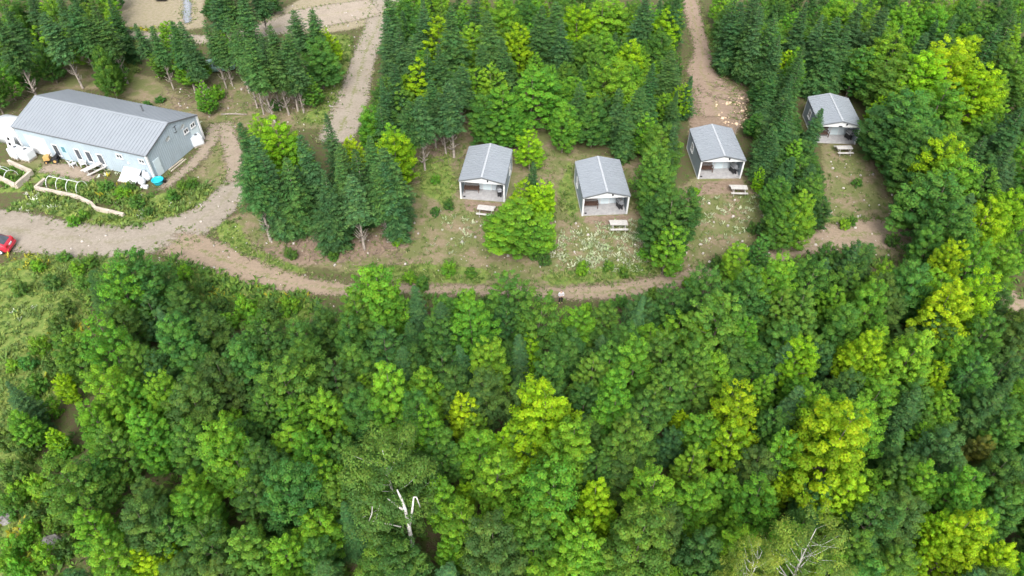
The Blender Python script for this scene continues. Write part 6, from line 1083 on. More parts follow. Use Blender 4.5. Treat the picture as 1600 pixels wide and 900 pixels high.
('broadleaf_tree',8,7.17,84.54,4.21,1.56,4.57,(0.119, 0.229, 0.05),'small mid green broadleaf tree in the woods behind the first two cabins, eleventh from left'),
('broadleaf_tree',6,-1.37,105.13,5.53,1.26,3.09,(0.118, 0.253, 0.06),'small mid green broadleaf tree in the woods behind the first two cabins, second from left'),
('maple_tree',2,4.85,80.28,5.70,1.39,2.88,(0.139, 0.306, 0.052),'small bright green maple in the woods behind the first two cabins, ninth from left'),
('broadleaf_tree',3,7.30,100.24,5.41,1.74,0.51,(0.112, 0.225, 0.053),'small mid green broadleaf tree in the woods behind the first two cabins, ninth from left'),
('broadleaf_tree',7,-10.47,99.92,5.46,1.22,2.07,(0.132, 0.24, 0.052),'small mid green broadleaf tree right of the upper gravel track, sixth from left'),
('maple_tree',1,-4.33,102.68,5.27,1.50,3.77,(0.189, 0.327, 0.048),'small bright green maple in the woods behind the first two cabins, third from left'),
('maple_tree',0,16.18,79.64,4.75,1.47,4.56,(0.184, 0.335, 0.052),'small bright green maple in the woods left of the soil patch, fifth from left'),
('broadleaf_tree',9,1.48,105.67,4.28,1.84,4.26,(0.111, 0.238, 0.065),'small mid green broadleaf tree in the woods behind the first two cabins, fifth from left'),
('maple_tree',1,18.47,76.70,4.15,1.33,2.76,(0.172, 0.318, 0.049),'small bright green maple in the woods left of the soil patch, rightmost such'),
('broadleaf_tree',6,7.84,103.10,5.96,1.39,3.15,(0.122, 0.247, 0.058),'small mid green broadleaf tree in the woods behind the first two cabins, tenth from left'),
('broadleaf_tree',3,20.21,92.56,5.02,1.35,2.95,(0.082, 0.176, 0.049),'small dark green broadleaf tree in the woods left of the soil patch, second from left'),
('broadleaf_tree',4,19.13,85.53,4.60,1.22,1.91,(0.102, 0.21, 0.05),'small mid green broadleaf tree in the woods left of the soil patch, twelfth from left'),
('maple_tree',3,17.48,83.66,4.65,1.55,1.82,(0.174, 0.313, 0.046),'small bright green maple in the woods left of the soil patch, seventh from left'),
('broadleaf_tree',5,-1.18,92.31,4.95,1.66,2.74,(0.149, 0.262, 0.057),'small mid green broadleaf tree in the woods behind the first two cabins, third from left'),
('maple_tree',5,-10.31,104.93,6.00,1.23,3.92,(0.209, 0.363, 0.053),'small bright green maple right of the upper gravel track, fourth from left'),
('maple_tree',7,-6.33,100.05,5.82,1.79,4.61,(0.153, 0.297, 0.046),'small bright green maple right of the upper gravel track, rightmost such'),
('broadleaf_tree',7,-7.29,97.75,5.27,1.47,0.46,(0.104, 0.239, 0.065),'small mid green broadleaf tree right of the upper gravel track, eighth from left'),
('broadleaf_tree',9,2.32,99.53,5.65,1.74,0.65,(0.093, 0.205, 0.056),'small mid green broadleaf tree in the woods behind the first two cabins, sixth from left'),
('broadleaf_tree',6,-3.31,84.19,4.78,1.73,2.89,(0.131, 0.234, 0.051),'small mid green broadleaf tree in the woods behind the first two cabins, leftmost such'),
('maple_tree',7,2.35,92.40,5.86,1.58,3.20,(0.143, 0.321, 0.055),'small bright green maple in the woods behind the first two cabins, fifth from left'),
('maple_tree',3,8.65,77.70,5.28,1.41,3.82,(0.149, 0.298, 0.046),'small bright green maple in the woods left of the soil patch, leftmost such'),
('maple_tree',7,-4.51,97.60,5.39,1.29,4.94,(0.159, 0.308, 0.047),'small bright green maple in the woods behind the first two cabins, second from left'),
('maple_tree',0,10.40,90.73,5.10,1.57,5.49,(0.177, 0.34, 0.05),'small bright green maple in the woods left of the soil patch, second from left'),
('broadleaf_tree',2,-14.19,100.82,5.16,1.54,2.41,(0.086, 0.2, 0.055),'small mid green broadleaf tree right of the upper gravel track, third from left'),
('broadleaf_tree',6,10.75,74.10,5.86,1.55,0.34,(0.082, 0.172, 0.051),'small dark green broadleaf tree in the woods left of the soil patch, leftmost such'),
('spruce_tree',1,9.20,83.32,4.39,1.35,4.83,(0.074, 0.146, 0.045),'small dark green spruce in the woods left of the soil patch, leftmost such'),
('broadleaf_tree',6,17.05,90.21,4.21,1.79,5.14,(0.087, 0.203, 0.055),'small mid green broadleaf tree in the woods left of the soil patch, eleventh from left'),
('spruce_tree',5,14.22,93.40,4.14,1.28,2.23,(0.085, 0.167, 0.068),'small blue-green spruce in the woods left of the soil patch, leftmost such'),
('broadleaf_tree',2,-7.59,80.98,5.15,1.73,4.11,(0.107, 0.228, 0.054),'small mid green broadleaf tree right of the upper gravel track, seventh from left'),
('maple_tree',3,19.89,98.88,5.53,1.69,2.93,(0.139, 0.315, 0.054),'small bright green maple in the woods left of the soil patch, eighth from left'),
('spruce_tree',0,18.95,74.28,5.95,1.22,4.47,(0.06, 0.12, 0.041),'small dark green spruce in the woods left of the soil patch, second from left'),
('broadleaf_tree',2,-7.75,104.25,4.42,1.65,0.78,(0.068, 0.15, 0.05),'small dark green broadleaf tree right of the upper gravel track, rightmost such'),
('broadleaf_tree',2,9.95,102.02,4.42,1.41,0.64,(0.147, 0.263, 0.057),'small mid green broadleaf tree in the woods left of the soil patch, leftmost such'),
('maple_tree',2,-60.47,105.43,7.30,1.38,5.85,(0.175, 0.347, 0.053),'medium-sized bright green maple behind the long pale building, fifth from left'),
('broadleaf_tree',4,-60.87,87.21,5.89,1.40,4.67,(0.113, 0.234, 0.064),'small mid green broadleaf tree behind the long pale building, second from left'),
('broadleaf_tree',9,-68.74,96.30,7.72,1.55,5.54,(0.122, 0.243, 0.053),'medium-sized mid green broadleaf tree behind the long pale building, second from left'),
('broadleaf_tree',7,-67.18,87.02,5.92,1.29,5.99,(0.081, 0.174, 0.058),'small dark green broadleaf tree behind the long pale building, leftmost such'),
('broadleaf_tree',3,-58.33,95.77,5.62,1.51,2.03,(0.079, 0.164, 0.046),'small dark green broadleaf tree behind the long pale building, rightmost such'),
('maple_tree',0,-68.63,91.37,7.82,1.69,5.82,(0.198, 0.349, 0.051),'medium-sized bright green maple behind the long pale building, second from left'),
('broadleaf_tree',6,-63.56,104.87,7.93,1.39,1.43,(0.074, 0.162, 0.048),'medium-sized dark green broadleaf tree behind the long pale building, leftmost such'),
('broadleaf_tree',7,-64.19,79.42,7.94,1.60,3.89,(0.114, 0.225, 0.049),'medium-sized mid green broadleaf tree behind the long pale building, leftmost such'),
('maple_tree',7,-55.97,97.24,6.89,1.32,0.04,(0.199, 0.352, 0.052),'medium-sized bright green maple behind the long pale building, rightmost such'),
('broadleaf_tree',1,-63.42,97.41,7.42,1.25,3.97,(0.143, 0.261, 0.057),'medium-sized mid green broadleaf tree behind the long pale building, fifth from left'),
('broadleaf_tree',4,-62.09,110.56,7.07,1.73,0.95,(0.078, 0.18, 0.06),'medium-sized dark green broadleaf tree behind the long pale building, rightmost such'),
('maple_tree',3,-64.18,82.64,6.34,1.41,4.42,(0.151, 0.329, 0.056),'medium-sized bright green maple behind the long pale building, leftmost such'),
('broadleaf_tree',9,-50.89,82.48,7.14,1.26,5.31,(0.116, 0.222, 0.048),'medium-sized mid green broadleaf tree behind the long pale building, rightmost such'),
('spruce_tree',6,-62.80,101.64,5.54,1.19,3.68,(0.073, 0.151, 0.061),'small blue-green spruce behind the long pale building'),
('broadleaf_tree',9,-65.86,91.37,7.27,1.61,3.51,(0.11, 0.234, 0.055),'medium-sized mid green broadleaf tree behind the long pale building, third from left'),
('broadleaf_tree',6,29.54,72.01,3.11,1.23,3.05,(0.111, 0.225, 0.053),'small mid green broadleaf tree between the third and fourth cabins, second from left'),
('spruce_tree',6,30.01,75.62,3.84,1.38,1.20,(0.078, 0.151, 0.061),'small blue-green spruce between the third and fourth cabins, leftmost such'),
('broadleaf_tree',1,32.25,64.47,3.52,1.62,1.35,(0.084, 0.178, 0.05),'small dark green broadleaf tree between the third and fourth cabins, fifth from left'),
('broadleaf_tree',2,31.00,59.79,3.73,1.68,0.19,(0.114, 0.219, 0.052),'small mid green broadleaf tree between the third and fourth cabins, sixth from left'),
('broadleaf_tree',4,32.15,67.39,3.79,1.78,3.11,(0.081, 0.175, 0.058),'small dark green broadleaf tree between the third and fourth cabins, fourth from left'),
('spruce_tree',0,32.41,78.96,3.88,1.10,3.07,(0.075, 0.148, 0.049),'small dark green spruce between the third and fourth cabins, second from left'),
('broadleaf_tree',7,31.37,81.20,3.88,1.37,5.60,(0.071, 0.165, 0.055),'small dark green broadleaf tree between the third and fourth cabins, leftmost such'),
('broadleaf_tree',0,29.03,73.71,3.16,1.27,0.60,(0.091, 0.213, 0.058),'small mid green broadleaf tree between the third and fourth cabins, leftmost such'),
('broadleaf_tree',9,32.78,73.02,3.42,1.37,1.82,(0.078, 0.17, 0.048),'small dark green broadleaf tree between the third and fourth cabins, third from left'),
]

# ------------------------------------------------------------------ ground sheet
xs = np.concatenate([[-4000, -1800, -800, -400, -220, -140, -115], np.arange(-100, 100.01, .5), [115, 140, 220, 400, 800, 1800, 4000]])
ys = np.concatenate([[-4000, -1800, -800, -300, -100, -30, 0], np.arange(8, 135.01, .5), [145, 165, 220, 350, 800, 1800, 4000]])
X, Y = np.meshgrid(xs, ys); nx, ny = len(xs), len(ys)
gr = np.random.default_rng(3)
Z = gr.uniform(-.03, .0, X.shape)
pts = np.stack([X.ravel(), Y.ravel()], 1)
idx = np.arange(nx * ny).reshape(ny, nx)
quads = np.stack([idx[:-1, :-1].ravel(), idx[:-1, 1:].ravel(), idx[1:, 1:].ravel(), idx[1:, :-1].ravel()], 1)
gme = mesh_np('ground', np.stack([X.ravel(), Y.ravel(), Z.ravel()], 1), quads, 'ground', True)
def signed(P, poly):
    """distance to the outline, positive inside"""
    d = np.full(len(P), 1e9); ins = np.zeros(len(P), bool)
    for i in range(len(poly)):
        a = np.array(poly[i - 1]); b = np.array(poly[i]); e = b - a
        t_ = np.clip(((P - a) @ e) / (e @ e + 1e-9), 0, 1)
        d = np.minimum(d, np.hypot(*(P - a - t_[:, None] * e).T))
        if a[1] != b[1]:
            cr = (a[1] > P[:, 1]) != (b[1] > P[:, 1])
            ins ^= cr & (P[:, 0] < (b[0] - a[0]) * (P[:, 1] - a[1]) / (b[1] - a[1]) + a[0])
    return np.where(ins, d, -d)
for nm in ('dry', 'tan', 'soil', 'grass'):
    w = np.zeros(len(pts), np.float32)
    for poly, soft in PATCHES[nm]:
        w = np.maximum(w, np.clip(signed(pts, poly) / (2 * soft) + .5, 0, 1))
    gme.attributes.new(nm, 'FLOAT', 'POINT').data.foreach_set('value', w.astype(np.float32))
tag(link(bpy.data.objects.new('ground', gme)), kind='structure')

# ------------------------------------------------------------------ roads, lane, paths
def resample(pl, ws, step=.6):
    P = np.array(pl); out = []; wo = []
    for i in range(len(P) - 1):
        p0, p1, p2, p3 = P[max(i - 1, 0)], P[i], P[i + 1], P[min(i + 2, len(P) - 1)]
        n = max(2, int(np.hypot(*(p2 - p1)) / step))
        for k in range(n):
            t_ = k / n
            out.append(.5 * ((2 * p1) + (-p0 + p2) * t_ + (2 * p0 - 5 * p1 + 4 * p2 - p3) * t_ ** 2 + (-p0 + 3 * p1 - 3 * p2 + p3) * t_ ** 3))
            wo.append(ws[i] * (1 - t_) + ws[i + 1] * t_)
    out.append(P[-1]); wo.append(ws[-1])
    return np.array(out), np.array(wo)
ROADLINES = []
lift = .012
for nm, strips in ROADS.items():
    V = []; Fq = []; E_ = []; L_ = []
    for pl, ws in strips:
        c_, w_ = resample(pl, ws); w_ = w_ + .55
        ROADLINES.append((c_, w_ - .55))
        tg = np.gradient(c_, axis=0); tg /= np.linalg.norm(tg, axis=1)[:, None] + 1e-9
        nr = np.stack([-tg[:, 1], tg[:, 0]], 1); o = len(V); m = 9
        for i in range(len(c_)):
            for k in range(m):
                s_ = -1 + 2 * k / (m - 1); q = c_[i] + nr[i] * s_ * w_[i]
                V.append((q[0], q[1], lift)); d_ = (1 - abs(s_)) * w_[i]
                end = min(i, len(c_) - 1 - i) * .6
                E_.append(min(1, d_ / 1.8, .08 + end / (4.5 if nm == 'dirt_lane' else 1.8))); L_.append(s_)
        for i in range(len(c_) - 1):
            for k in range(m - 1):
                a = o + i * m + k; Fq.append((a, a + 1, a + m + 1, a + m))
        lift += .006
    me = mesh_np(nm, V, Fq, nm, True)
    me.attributes.new('edge', 'FLOAT', 'POINT').data.foreach_set('value', np.array(E_, np.float32))
    me.attributes.new('lat', 'FLOAT', 'POINT').data.foreach_set('value', np.array(L_, np.float32))
    tag(link(bpy.data.objects.new(nm, me)), kind='structure')

# ------------------------------------------------------------------ cabins
CAB_W, CAB_D, EAVE, APEX = 4.84, 6.15, 2.47, 3.06
def ribbed(mb, a, b, z0, z1, nrm, pitch=.3, proud=.018, w=.05, top=None):
    """vertical siding battens standing proud of a wall from a to b (xy)"""
    a = Vector((*a, 0)); b = Vector((*b, 0)); L = (b - a).length; d = (b - a) / L; n = int(L / pitch); ang = math.atan2(d.y, d.x)
    for i in range(1, n):
        q = a + d * (i * L / n); zt = z1 if top is None else top(i / n)
        mb.box((q.x + nrm[0] * proud / 2, q.y + nrm[1] * proud / 2, (z0 + zt) / 2), (w, proud, zt - z0), ang)
def roof_slope(root, y0, y1, x_eave, z_eave, z_apex, x_apex, pitch=.45, mat='metal_roof', th=.05, rib=.06):
    e, a = Vector((x_eave, 0, z_eave)), Vector((x_apex, 0, z_apex)); u = a - e; L = u.length; u.normalize()
    n = Vector((-u.z, 0, u.x)); n = n if n.z > 0 else -n
    m = MB(); m.prism([(0, 0), (L, 0), (L, y1 - y0), (0, y1 - y0)], e + Vector((0, y0, 0)), u, (0, 1, 0), n, th)
    sl = m.build('roof_slope', mat, root)
    r = MB(); k = int((y1 - y0) / pitch)
    for i in range(k + 1):
        yy = y0 + .03 + (y1 - y0 - .06) * i / k; c = (e + a) / 2 + Vector((0, yy, 0)) + n * (th + rib / 2 - .002)
        r.box(c, (L - .06, .1, rib), ry=-math.atan2(u.z, u.x))
    r.build('standing_seam', mat, sl)
    return sl
def window(root, c, w, h, nrm_axis, sgn, glass='glass', mullion=True, tilt=0):
    """frame and pane standing on a wall; nrm_axis 'x' or 'y'"""
    f = MB(); t_ = .09; d = .06
    def put(m, du, dz, su, sz, off, dep):
        if nrm_axis == 'x': m.box((c[0] + sgn * off, c[1] + du, c[2] + dz), (dep, su, sz))
        else: m.box((c[0] + du, c[1] + sgn * off, c[2] + dz), (su, dep, sz))
    for du, dz, su, sz in ((0, h / 2 - t_ / 2, w, t_), (0, -h / 2 + t_ / 2, w, t_), (-w / 2 + t_ / 2, 0, t_, h - 2 * t_), (w / 2 - t_ / 2, 0, t_, h - 2 * t_)):
        put(f, du, dz, su, sz, .03, d)
    if mullion: put(f, 0, 0, .06, h - 2 * t_, .028, d - .01)
    win = f.build('window', 'white', root)
    g = MB(); put(g, 0, 0, w - 2 * t_, h - 2 * t_, .012, .02); g.build('pane', glass, win)
    s_ = MB(); put(s_, 0, -h / 2 - .03, w + .1, .05, .05, .1); s_.build('sill', 'white', win)
    return win

def make_cabin(loc, yaw, label, win_side=-1, transom=False):
    root = empty('cabin', (*loc, 0), R(yaw)); hw = CAB_W / 2; pd = 1.75; zf = .16; hb = EAVE - .02
    tag(root, label, 'cabin', 'small metal-roofed cabins above the lane')
    def gable_top(x): return EAVE - .03 + (APEX - EAVE) * (1 - abs(x) / hw)
    for sx in (-1, 1):
        m = MB(); m.span((sx * hw - sx * .12, .06, 0), (sx * hw, CAB_D, hb))
        ribbed(m, (sx * hw, .15), (sx * hw, CAB_D), .02, hb - .02, (sx, 0))
        m.build('side_wall', 'cabin_wall', root)
    for nm, yy, face, mat in (('back_wall', CAB_D - .12, 1, 'cabin_wall'), ('porch_wall', pd, -1, 'porch_wall')):
        m = MB(); xi = hw - .125
        m.prism([(-xi, 0), (xi, 0), (xi, EAVE - .03), (0, APEX - .06), (-xi, EAVE - .03)], (0, yy, 0), (1, 0, 0), (0, 0, 1), (0, 1, 0), .12)
        if face < 0: ribbed(m, (-xi, yy), (xi, yy), zf, EAVE - .05, (0, -1), .26)
        m.build(nm, mat, root)
    # porch floor boards run across the front
    m = MB()
    for i in range(12): m.span((-hw + .125, .01 + i * .144, zf - .04), (hw - .125, .01 + i * .144 + .136, zf + .004 * (i % 3)))
    m.build('deck_boards', 'deck', root)
    m = MB(); m.span((-hw + .02, -.035, 0), (hw - .02, .004, zf - .01)); m.build('deck_fascia', 'deck', root)
    for sx in (-1, 1):
        m = MB(); m.span((sx * hw - sx * .15, -.05, 0), (sx * hw + sx * .012, .09, EAVE - .09)); m.build('corner_post', 'white', root)
        m = MB(); m.span((sx * hw - sx * .02, CAB_D - .08, 0), (sx * hw + sx * .03, CAB_D + .03, EAVE - .05)); m.build('corner_trim', 'white', root)
        m = MB(); m.span((sx * hw, .1, .0), (sx * hw + sx * .035, CAB_D - .09, .13)); m.build('base_trim', 'white', root)
    m = MB(); m.prism([(-hw + .01, EAVE - .2), (hw - .01, EAVE - .2), (hw - .01, EAVE - .03), (0, APEX - .05), (-hw + .01, EAVE - .03)], (0, -.06, 0), (1, 0, 0), (0, 0, 1), (0, 1, 0), .1)
    m.build('gable_board', 'white', root)
    for sx in (-1, 1):
        roof_slope(root, -.16, CAB_D + .12, sx * (hw + .05), EAVE - .02, APEX, 0)
        u = Vector((-sx * (hw + .05), 0, APEX - EAVE + .02)); L = u.length; a = math.atan2(u.z, u.x)
        m = MB(); m.box((sx * (hw + .05) / 2, -.185, (EAVE + APEX) / 2 - .025), (L, .04, .13), ry=-a); m.build('rake_trim', 'dark_trim', root)
        m = MB(); m.span((sx * (hw + .055), -.16, EAVE - .13), (sx * (hw + .085), CAB_D + .12, EAVE - .0)); m.build('eave_trim', 'dark_trim', root)
    m = MB()
    for sx in (-1, 1):
        m.prism([(0, 0), (.1, 0), (.1, CAB_D + .3), (0, CAB_D + .3)], (0, -.17, APEX + .10), (sx * .98, 0, -.22), (0, 1, 0), (0, 0, 1), .02)
    m.build('ridge_cap', 'ridge', root)
    dx = .25
    m = MB(); m.span((dx - .5, pd - .045, zf), (dx + .5, pd - .0, zf + 2.1)); fr = m.build('door_frame', 'white', root)
    m = MB(); m.span((dx - .43, pd - .075, zf + .02), (dx + .43, pd - .047, zf + 2.03))
    for q in (.25, .95, 1.5): m.span((dx - .3, pd - .087, zf + q), (dx + .3, pd - .0755, zf + q + .42))
    dr = m.build('door', 'pale_door', root)
    m = MB(); m.tube([(dx + .34, pd - .08, zf + 1), (dx + .34, pd - .13, zf + 1)], .025, 8); m.build('door_handle', 'steel', dr)
    m = MB(); m.box((.62, -.1, EAVE + .18), (.14, .1, .2)); m.lathe([(.03, 0), (.07, .03), (.07, .12), (.02, .17)], (.62, -.17, EAVE + .1), 8); m.build('porch_lamp', 'black', root)
    m = MB(); m.span((-hw + .3, .06, zf + .014), (-hw + .52, .2, zf + .1)); m.build('outlet_box', 'black', root)
    if transom:
        m = MB(); m.box((-.02, -.075, EAVE - .1), (.42, .03, .15)); m.build('name_board', 'black', root)
    for ws in ([win_side] if win_side else []):
        window(root, (ws * (hw + .02), 3.9, 1.55), .9, .95, 'x', ws)
    return root

def make_bench(label):
    root = empty('porch_bench'); tag(root, label, 'bench', 'brown benches on the cabin porches')
    m = MB()
    for i in range(5): m.box((0, -.24 + i * .12, .43), (1.5, .1, .03))
    m.build('seat', 'brown_wood', root)
    m = MB()
    for i in range(13): m.box((-.69 + i * .115, .30, .72), (.06, .025, .5), rx=R(-10))
    m.box((0, .33, .98), (1.55, .05, .1), rx=R(-10)); m.box((0, .265, .52), (1.55, .05, .07), rx=R(-10))
    m.build('backrest', 'brown_wood', root)
    for sx in (-1, 1):
        m = MB(); m.span((sx * .78 - .035, -.33, .62), (sx * .78 + .035, .3, .67)); m.build('armrest', 'brown_wood', root)
        for yy in (-.27, .27):
            m = MB(); m.span((sx * .76 - .035, yy - .035, 0), (sx * .76 + .035, yy + .035, .62)); m.build('leg', 'brown_wood', root)
    return root
def make_grill(label):
    root = empty('barbecue_grill'); tag(root, label, 'barbecue', 'barbecues on the cabin porches')
    m = MB(); m.span((-.38, -.22, .12), (.38, .22, .72)); m.build('cart', 'black', root, .02)
    m = MB(); m.span((-.40, -.27, .72), (.40, .25, .92)); fb = m.build('firebox', 'dgrey', root, .03)
    m = MB(); m.span((-.36, -.31, .745), (.36, -.272, .88)); m.build('control_panel', 'steel', fb)
    m = MB(); N = 8
    prof = [(-.27, 0), (.25, 0)] + [(.25 * math.cos(a) - .01, .30 * math.sin(a)) for a in np.linspace(.1, math.pi - .1, N)]
    m.prism(prof, (-.40, 0, .925), (0, 1, 0), (0, 0, 1), (1, 0, 0), .80); hd = m.build('hood', 'steel', root)
    m = MB(); m.tube([(-.28, -.30, 1.03), (-.28, -.35, 1.03), (.28, -.35, 1.03), (.28, -.30, 1.03)], .014, 6); m.build('hood_handle', 'black', hd)
    for sx in (-1, 1):
        m = MB(); m.span((sx * .41, -.22, .86), (sx * .68, .2, .89)); m.build('side_shelf', 'steel', root)
        m = MB(); m.tube([(sx * .40, .12, .09), (sx * .45, .12, .09)], .09, 12); m.build('wheel', 'black', root)
        m = MB(); m.span((sx * .36 - .02, -.2, 0), (sx * .36 + .02, -.16, .12)); m.build('leg', 'black', root)
    return root
def make_picnic(label, loc, rz, L=1.8):
    root = empty('picnic_table', (*loc, 0), R(rz)); tag(root, label, 'picnic table', 'weathered picnic tables')
    m = MB()
    for i in range(5): m.box((0, -.3 + i * .15, .745), (L, .138, .04))
    m.build('table_top', 'table_wood', root)
    for sy in (-1, 1):
        m = MB()
        for k in (0, 1): m.box((0, sy * (.62 + k * .14), .44), (L, .132, .04))
        m.build('bench', 'table_wood', root)
    for sx in (-1, 1):
        m = MB(); x = sx * (L / 2 - .28)
        m.box((x, 0, .70), (.04, .68, .09)); m.box((x, 0, .375), (.04, 1.5, .09))
        for sy in (-1, 1): m.box((x + .042, sy * .48, .36), (.04, .09, .86), rx=sy * R(32))
        m.build('leg_frame', 'table_wood', root)
    return root

CABINS = [((-3.178, 61.515), -7.221, 'grey cabin with its porch corner behind the broad maple, leftmost of four', 1, False),
          ((9.759, 58.994), 3.782, 'grey cabin facing the pale weed patch, second from the left', -1, False),
          ((23.197, 65.497), 1.234, 'grey cabin in front of the bare soil patch, third from the left', -1, False),
          ((38.43, 72.586), -4.319, 'grey cabin half screened by a small spruce, rightmost of four', -1, True)]
CNAME = ['leftmost cabin', 'second cabin from the left', 'third cabin from the left', 'rightmost cabin']
for i, (loc, yaw, lab, ws, tr_) in enumerate(CABINS):
    make_cabin(loc, yaw, lab, ws, tr_)
    c_, s_ = math.cos(R(yaw)), math.sin(R(yaw))
    def at(x, y): return (loc[0] + x * c_ - y * s_, loc[1] + x * s_ + y * c_, .172)
    b = make_bench('dark brown slatted bench on the porch of the ' + CNAME[i]); b.location = at(-1.35, 1.2); b.rotation_euler = (0, 0, R(yaw + (4, -3, 0, 6)[i]))
    g = make_grill('dark grey barbecue on the porch of the ' + CNAME[i]); g.location = at(1.72, .92); g.rotation_euler = (0, 0, R(yaw - 78 + i * 4))
make_picnic('pale picnic table tucked under the broad maple by the leftmost cabin', (-2.75, 59.2), -10)
make_picnic('pale picnic table on bare earth before the second cabin', (10.95, 56.75), 1)
make_picnic('pale picnic table before the third cabin, right of its porch', (24.7, 62.85), -2)
make_picnic('pale picnic table before the rightmost cabin beside the small spruce', (38.75, 70.6), 1)

# ------------------------------------------------------------------ long pale building. local x: front wall to back wall, local y: right gable to the left end
BW, BL, BE, BA = 8.76, 18.33, 3.26, 4.72
root = empty('long_building', (-39.844, 65.213, 0), R(71.345))
tag(root, 'long pale blue metal building with a grey ribbed gable roof', 'building')
m = MB(); m.span((0, .0, 0), (.14, BL, BE - .02)); ribbed(m, (0, 0.1), (0, BL), .05, BE - .05, (-1, 0), .3); m.build('front_wall', 'pale_wall', root)
m = MB(); m.span((BW - .14, 0, 0), (BW, BL, BE - .02)); m.build('back_wall', 'pale_wall', root)
for yy, face in ((0, -1), (BL - .14, 1)):
    m = MB(); m.prism([(.142, 0), (BW - .142, 0), (BW - .142, BE), (BW / 2, BA - .05), (.142, BE)], (0, yy, 0), (1, 0, 0), (0, 0, 1), (0, 1, 0), .14)
    ribbed(m, (.142, yy if face < 0 else yy + .14), (BW - .142, yy if face < 0 else yy + .14), .05, BE, (0, face), .3, top=lambda q: BE + (BA - BE) * (1 - abs(2 * q - 1)) - .12)
    m.build('gable_wall', 'pale_wall', root)
for x_e, zz in ((-.12, BE - .04), (BW + .12, BE - .04)):
    roof_slope(root, -.15, BL + .15, x_e, zz, BA, BW / 2, .42, rib=.045)
m = MB()
for sx in (-1, 1): m.prism([(0, 0), (.22, 0), (.22, BL + .34), (0, BL + .34)], (BW / 2, -.17, BA + .1), (sx * .95, 0, -.31), (0, 1, 0), (0, 0, 1), .02)
m.build('ridge_cap', 'metal_roof', root)
for sx in (-1, 1):
    for yy in (-.175, BL + .175):
        L = math.hypot(BW / 2 + .12, BA - BE + .04); a = math.atan2(BA - BE + .04, BW / 2 + .12) * sx
        m = MB(); m.box((BW / 2 - sx * (-1) * 0 + sx * (BW / 4 + .06), yy, (BE + BA) / 2 - .03), (L, .04, .16), ry=a); m.build('rake_trim', 'dark_trim', root)
for x, y in ((-.03, -.03), (BW + .03, -.03), (-.03, BL + .03), (BW + .03, BL + .03)):
    m = MB(); m.box((x, y, BE / 2 - .05), (.2, .2, BE - .12)); m.build('corner_trim', 'white', root)
m = MB(); m.span((-.15, .1, BE - .16), (-.122, BL, BE - .03)); m.build('eave_trim', 'dark_trim', root)
for y0, y1, z0, z1 in ((12.78, 13.49, .5, 1.9), (9.65, 10.33, .58, 1.97), (8.1, 8.82, .6, 1.98), (6.45, 7.2, .6, 1.95)):
    window(root, (-.02, (y0 + y1) / 2, (z0 + z1) / 2), y1 - y0 + .12, z1 - z0 + .1, 'x', -1, mullion=False)
for y0, y1, z0, z1 in ((3.45, 4.2, 2.1, 2.6), (.5, 1.2, 2.08, 2.56)):
    window(root, (-.02, (y0 + y1) / 2, (z0 + z1) / 2), y1 - y0 + .1, z1 - z0 + .08, 'x', -1)
for x, z in ((6.55, 2.45), (7.8, 2.5)): window(root, (x, -.02, z), .8, .55, 'y', -1)
m = MB(); m.span((-.055, 11.5, .02), (0.0, 12.45, 2.05)); dr = m.build('front_door', 'blue_door', root)
m = MB(); m.span((-.07, 11.72, 1.15), (-.0555, 12.22, 1.85)); m.build('pane', 'teal_glass', dr)
m = MB(); m.tube([(-.056, 11.62, 1), (-.12, 11.62, 1)], .03, 8); m.build('door_handle', 'steel', dr)
m = MB()
for i in range(5): m.span((-.05, 14.3, .03 + i * .48), (-.004 - .006 * (i % 2), 17.2, .03 + i * .48 + .47))
m.build('garage_door', 'white', root)
m = MB(); m.span((.55, -.06, .05), (1.5, -.004, 2.1)); dr = m.build('side_door', 'pale_door', root)
m = MB(); m.tube([(1.38, -.06, 1), (1.38, -.12, 1)], .03, 8); m.build('door_handle', 'steel', dr)
m = MB()
for i in range(4): m.span((7.15, -.05, .03 + i * .5), (8.55, -.004 - .006 * (i % 2), .03 + i * .5 + .49))
m.build('shed_door', 'pale_door', root)
m = MB(); m.box((-.05, 2.88, 1.67), (.1, .2, .2)); m.build('wall_vent', 'white', root)
def dish(x, z):
    m = MB(); N = 14; rings = [(0.0, 0), (.15, .02), (.27, .07), (.34, .12)]
    vs = [(0, 0, 0)]; fs = []
    for r, d_ in rings[1:]:
        for k in range(N): vs.append((r * math.cos(k * 2 * math.pi / N), -d_, r * math.sin(k * 2 * math.pi / N)))
    for k in range(N): fs.append((0, 1 + k, 1 + (k + 1) % N))
    for j in range(2):
        for k in range(N): fs.append((1 + j * N + k, 1 + (j + 1) * N + k, 1 + (j + 1) * N + (k + 1) % N, 1 + j * N + (k + 1) % N))
    m.add([(x + v[0], -.38 + v[1] - v[2] * .35, z + v[2]) for v in vs], fs)
    d_ = m.build('satellite_dish', 'plastic', root)
    m = MB(); m.tube([(x, -.03, z - .25), (x, -.3, z - .2), (x, -.38, z)], .025, 6); m.tube([(x, -.38, z - .1), (x, -.8, z - .05)], .012, 5); m.build('bracket', 'steel', d_)
dish(5.83, 3.5); dish(3.25, 3.45)
m = MB(); m.tube([(4.9, -.03, 3.2), (4.9, -.35, 3.3), (4.9, -.35, 4.1)], .04, 6); m.box((4.9, -.35, 4.05), (.7, .03, .03)); m.build('aerial', 'black', root)
m = MB(); m.tube([(6.5, 5.2, 3.7), (6.5, 5.2, 4.75)], .08, 8); m.tube([(6.5, 5.2, 4.75), (6.5, 5.2, 4.85)], .12, 8); m.build('roof_vent_pipe', 'dgrey', root)

BM = Matrix.Translation((-39.844, 65.213, 0)) @ Matrix.Rotation(R(71.345), 4, 'Z')
def bpt(x, y): q = BM @ Vector((x, y, 0)); return (q.x, q.y)
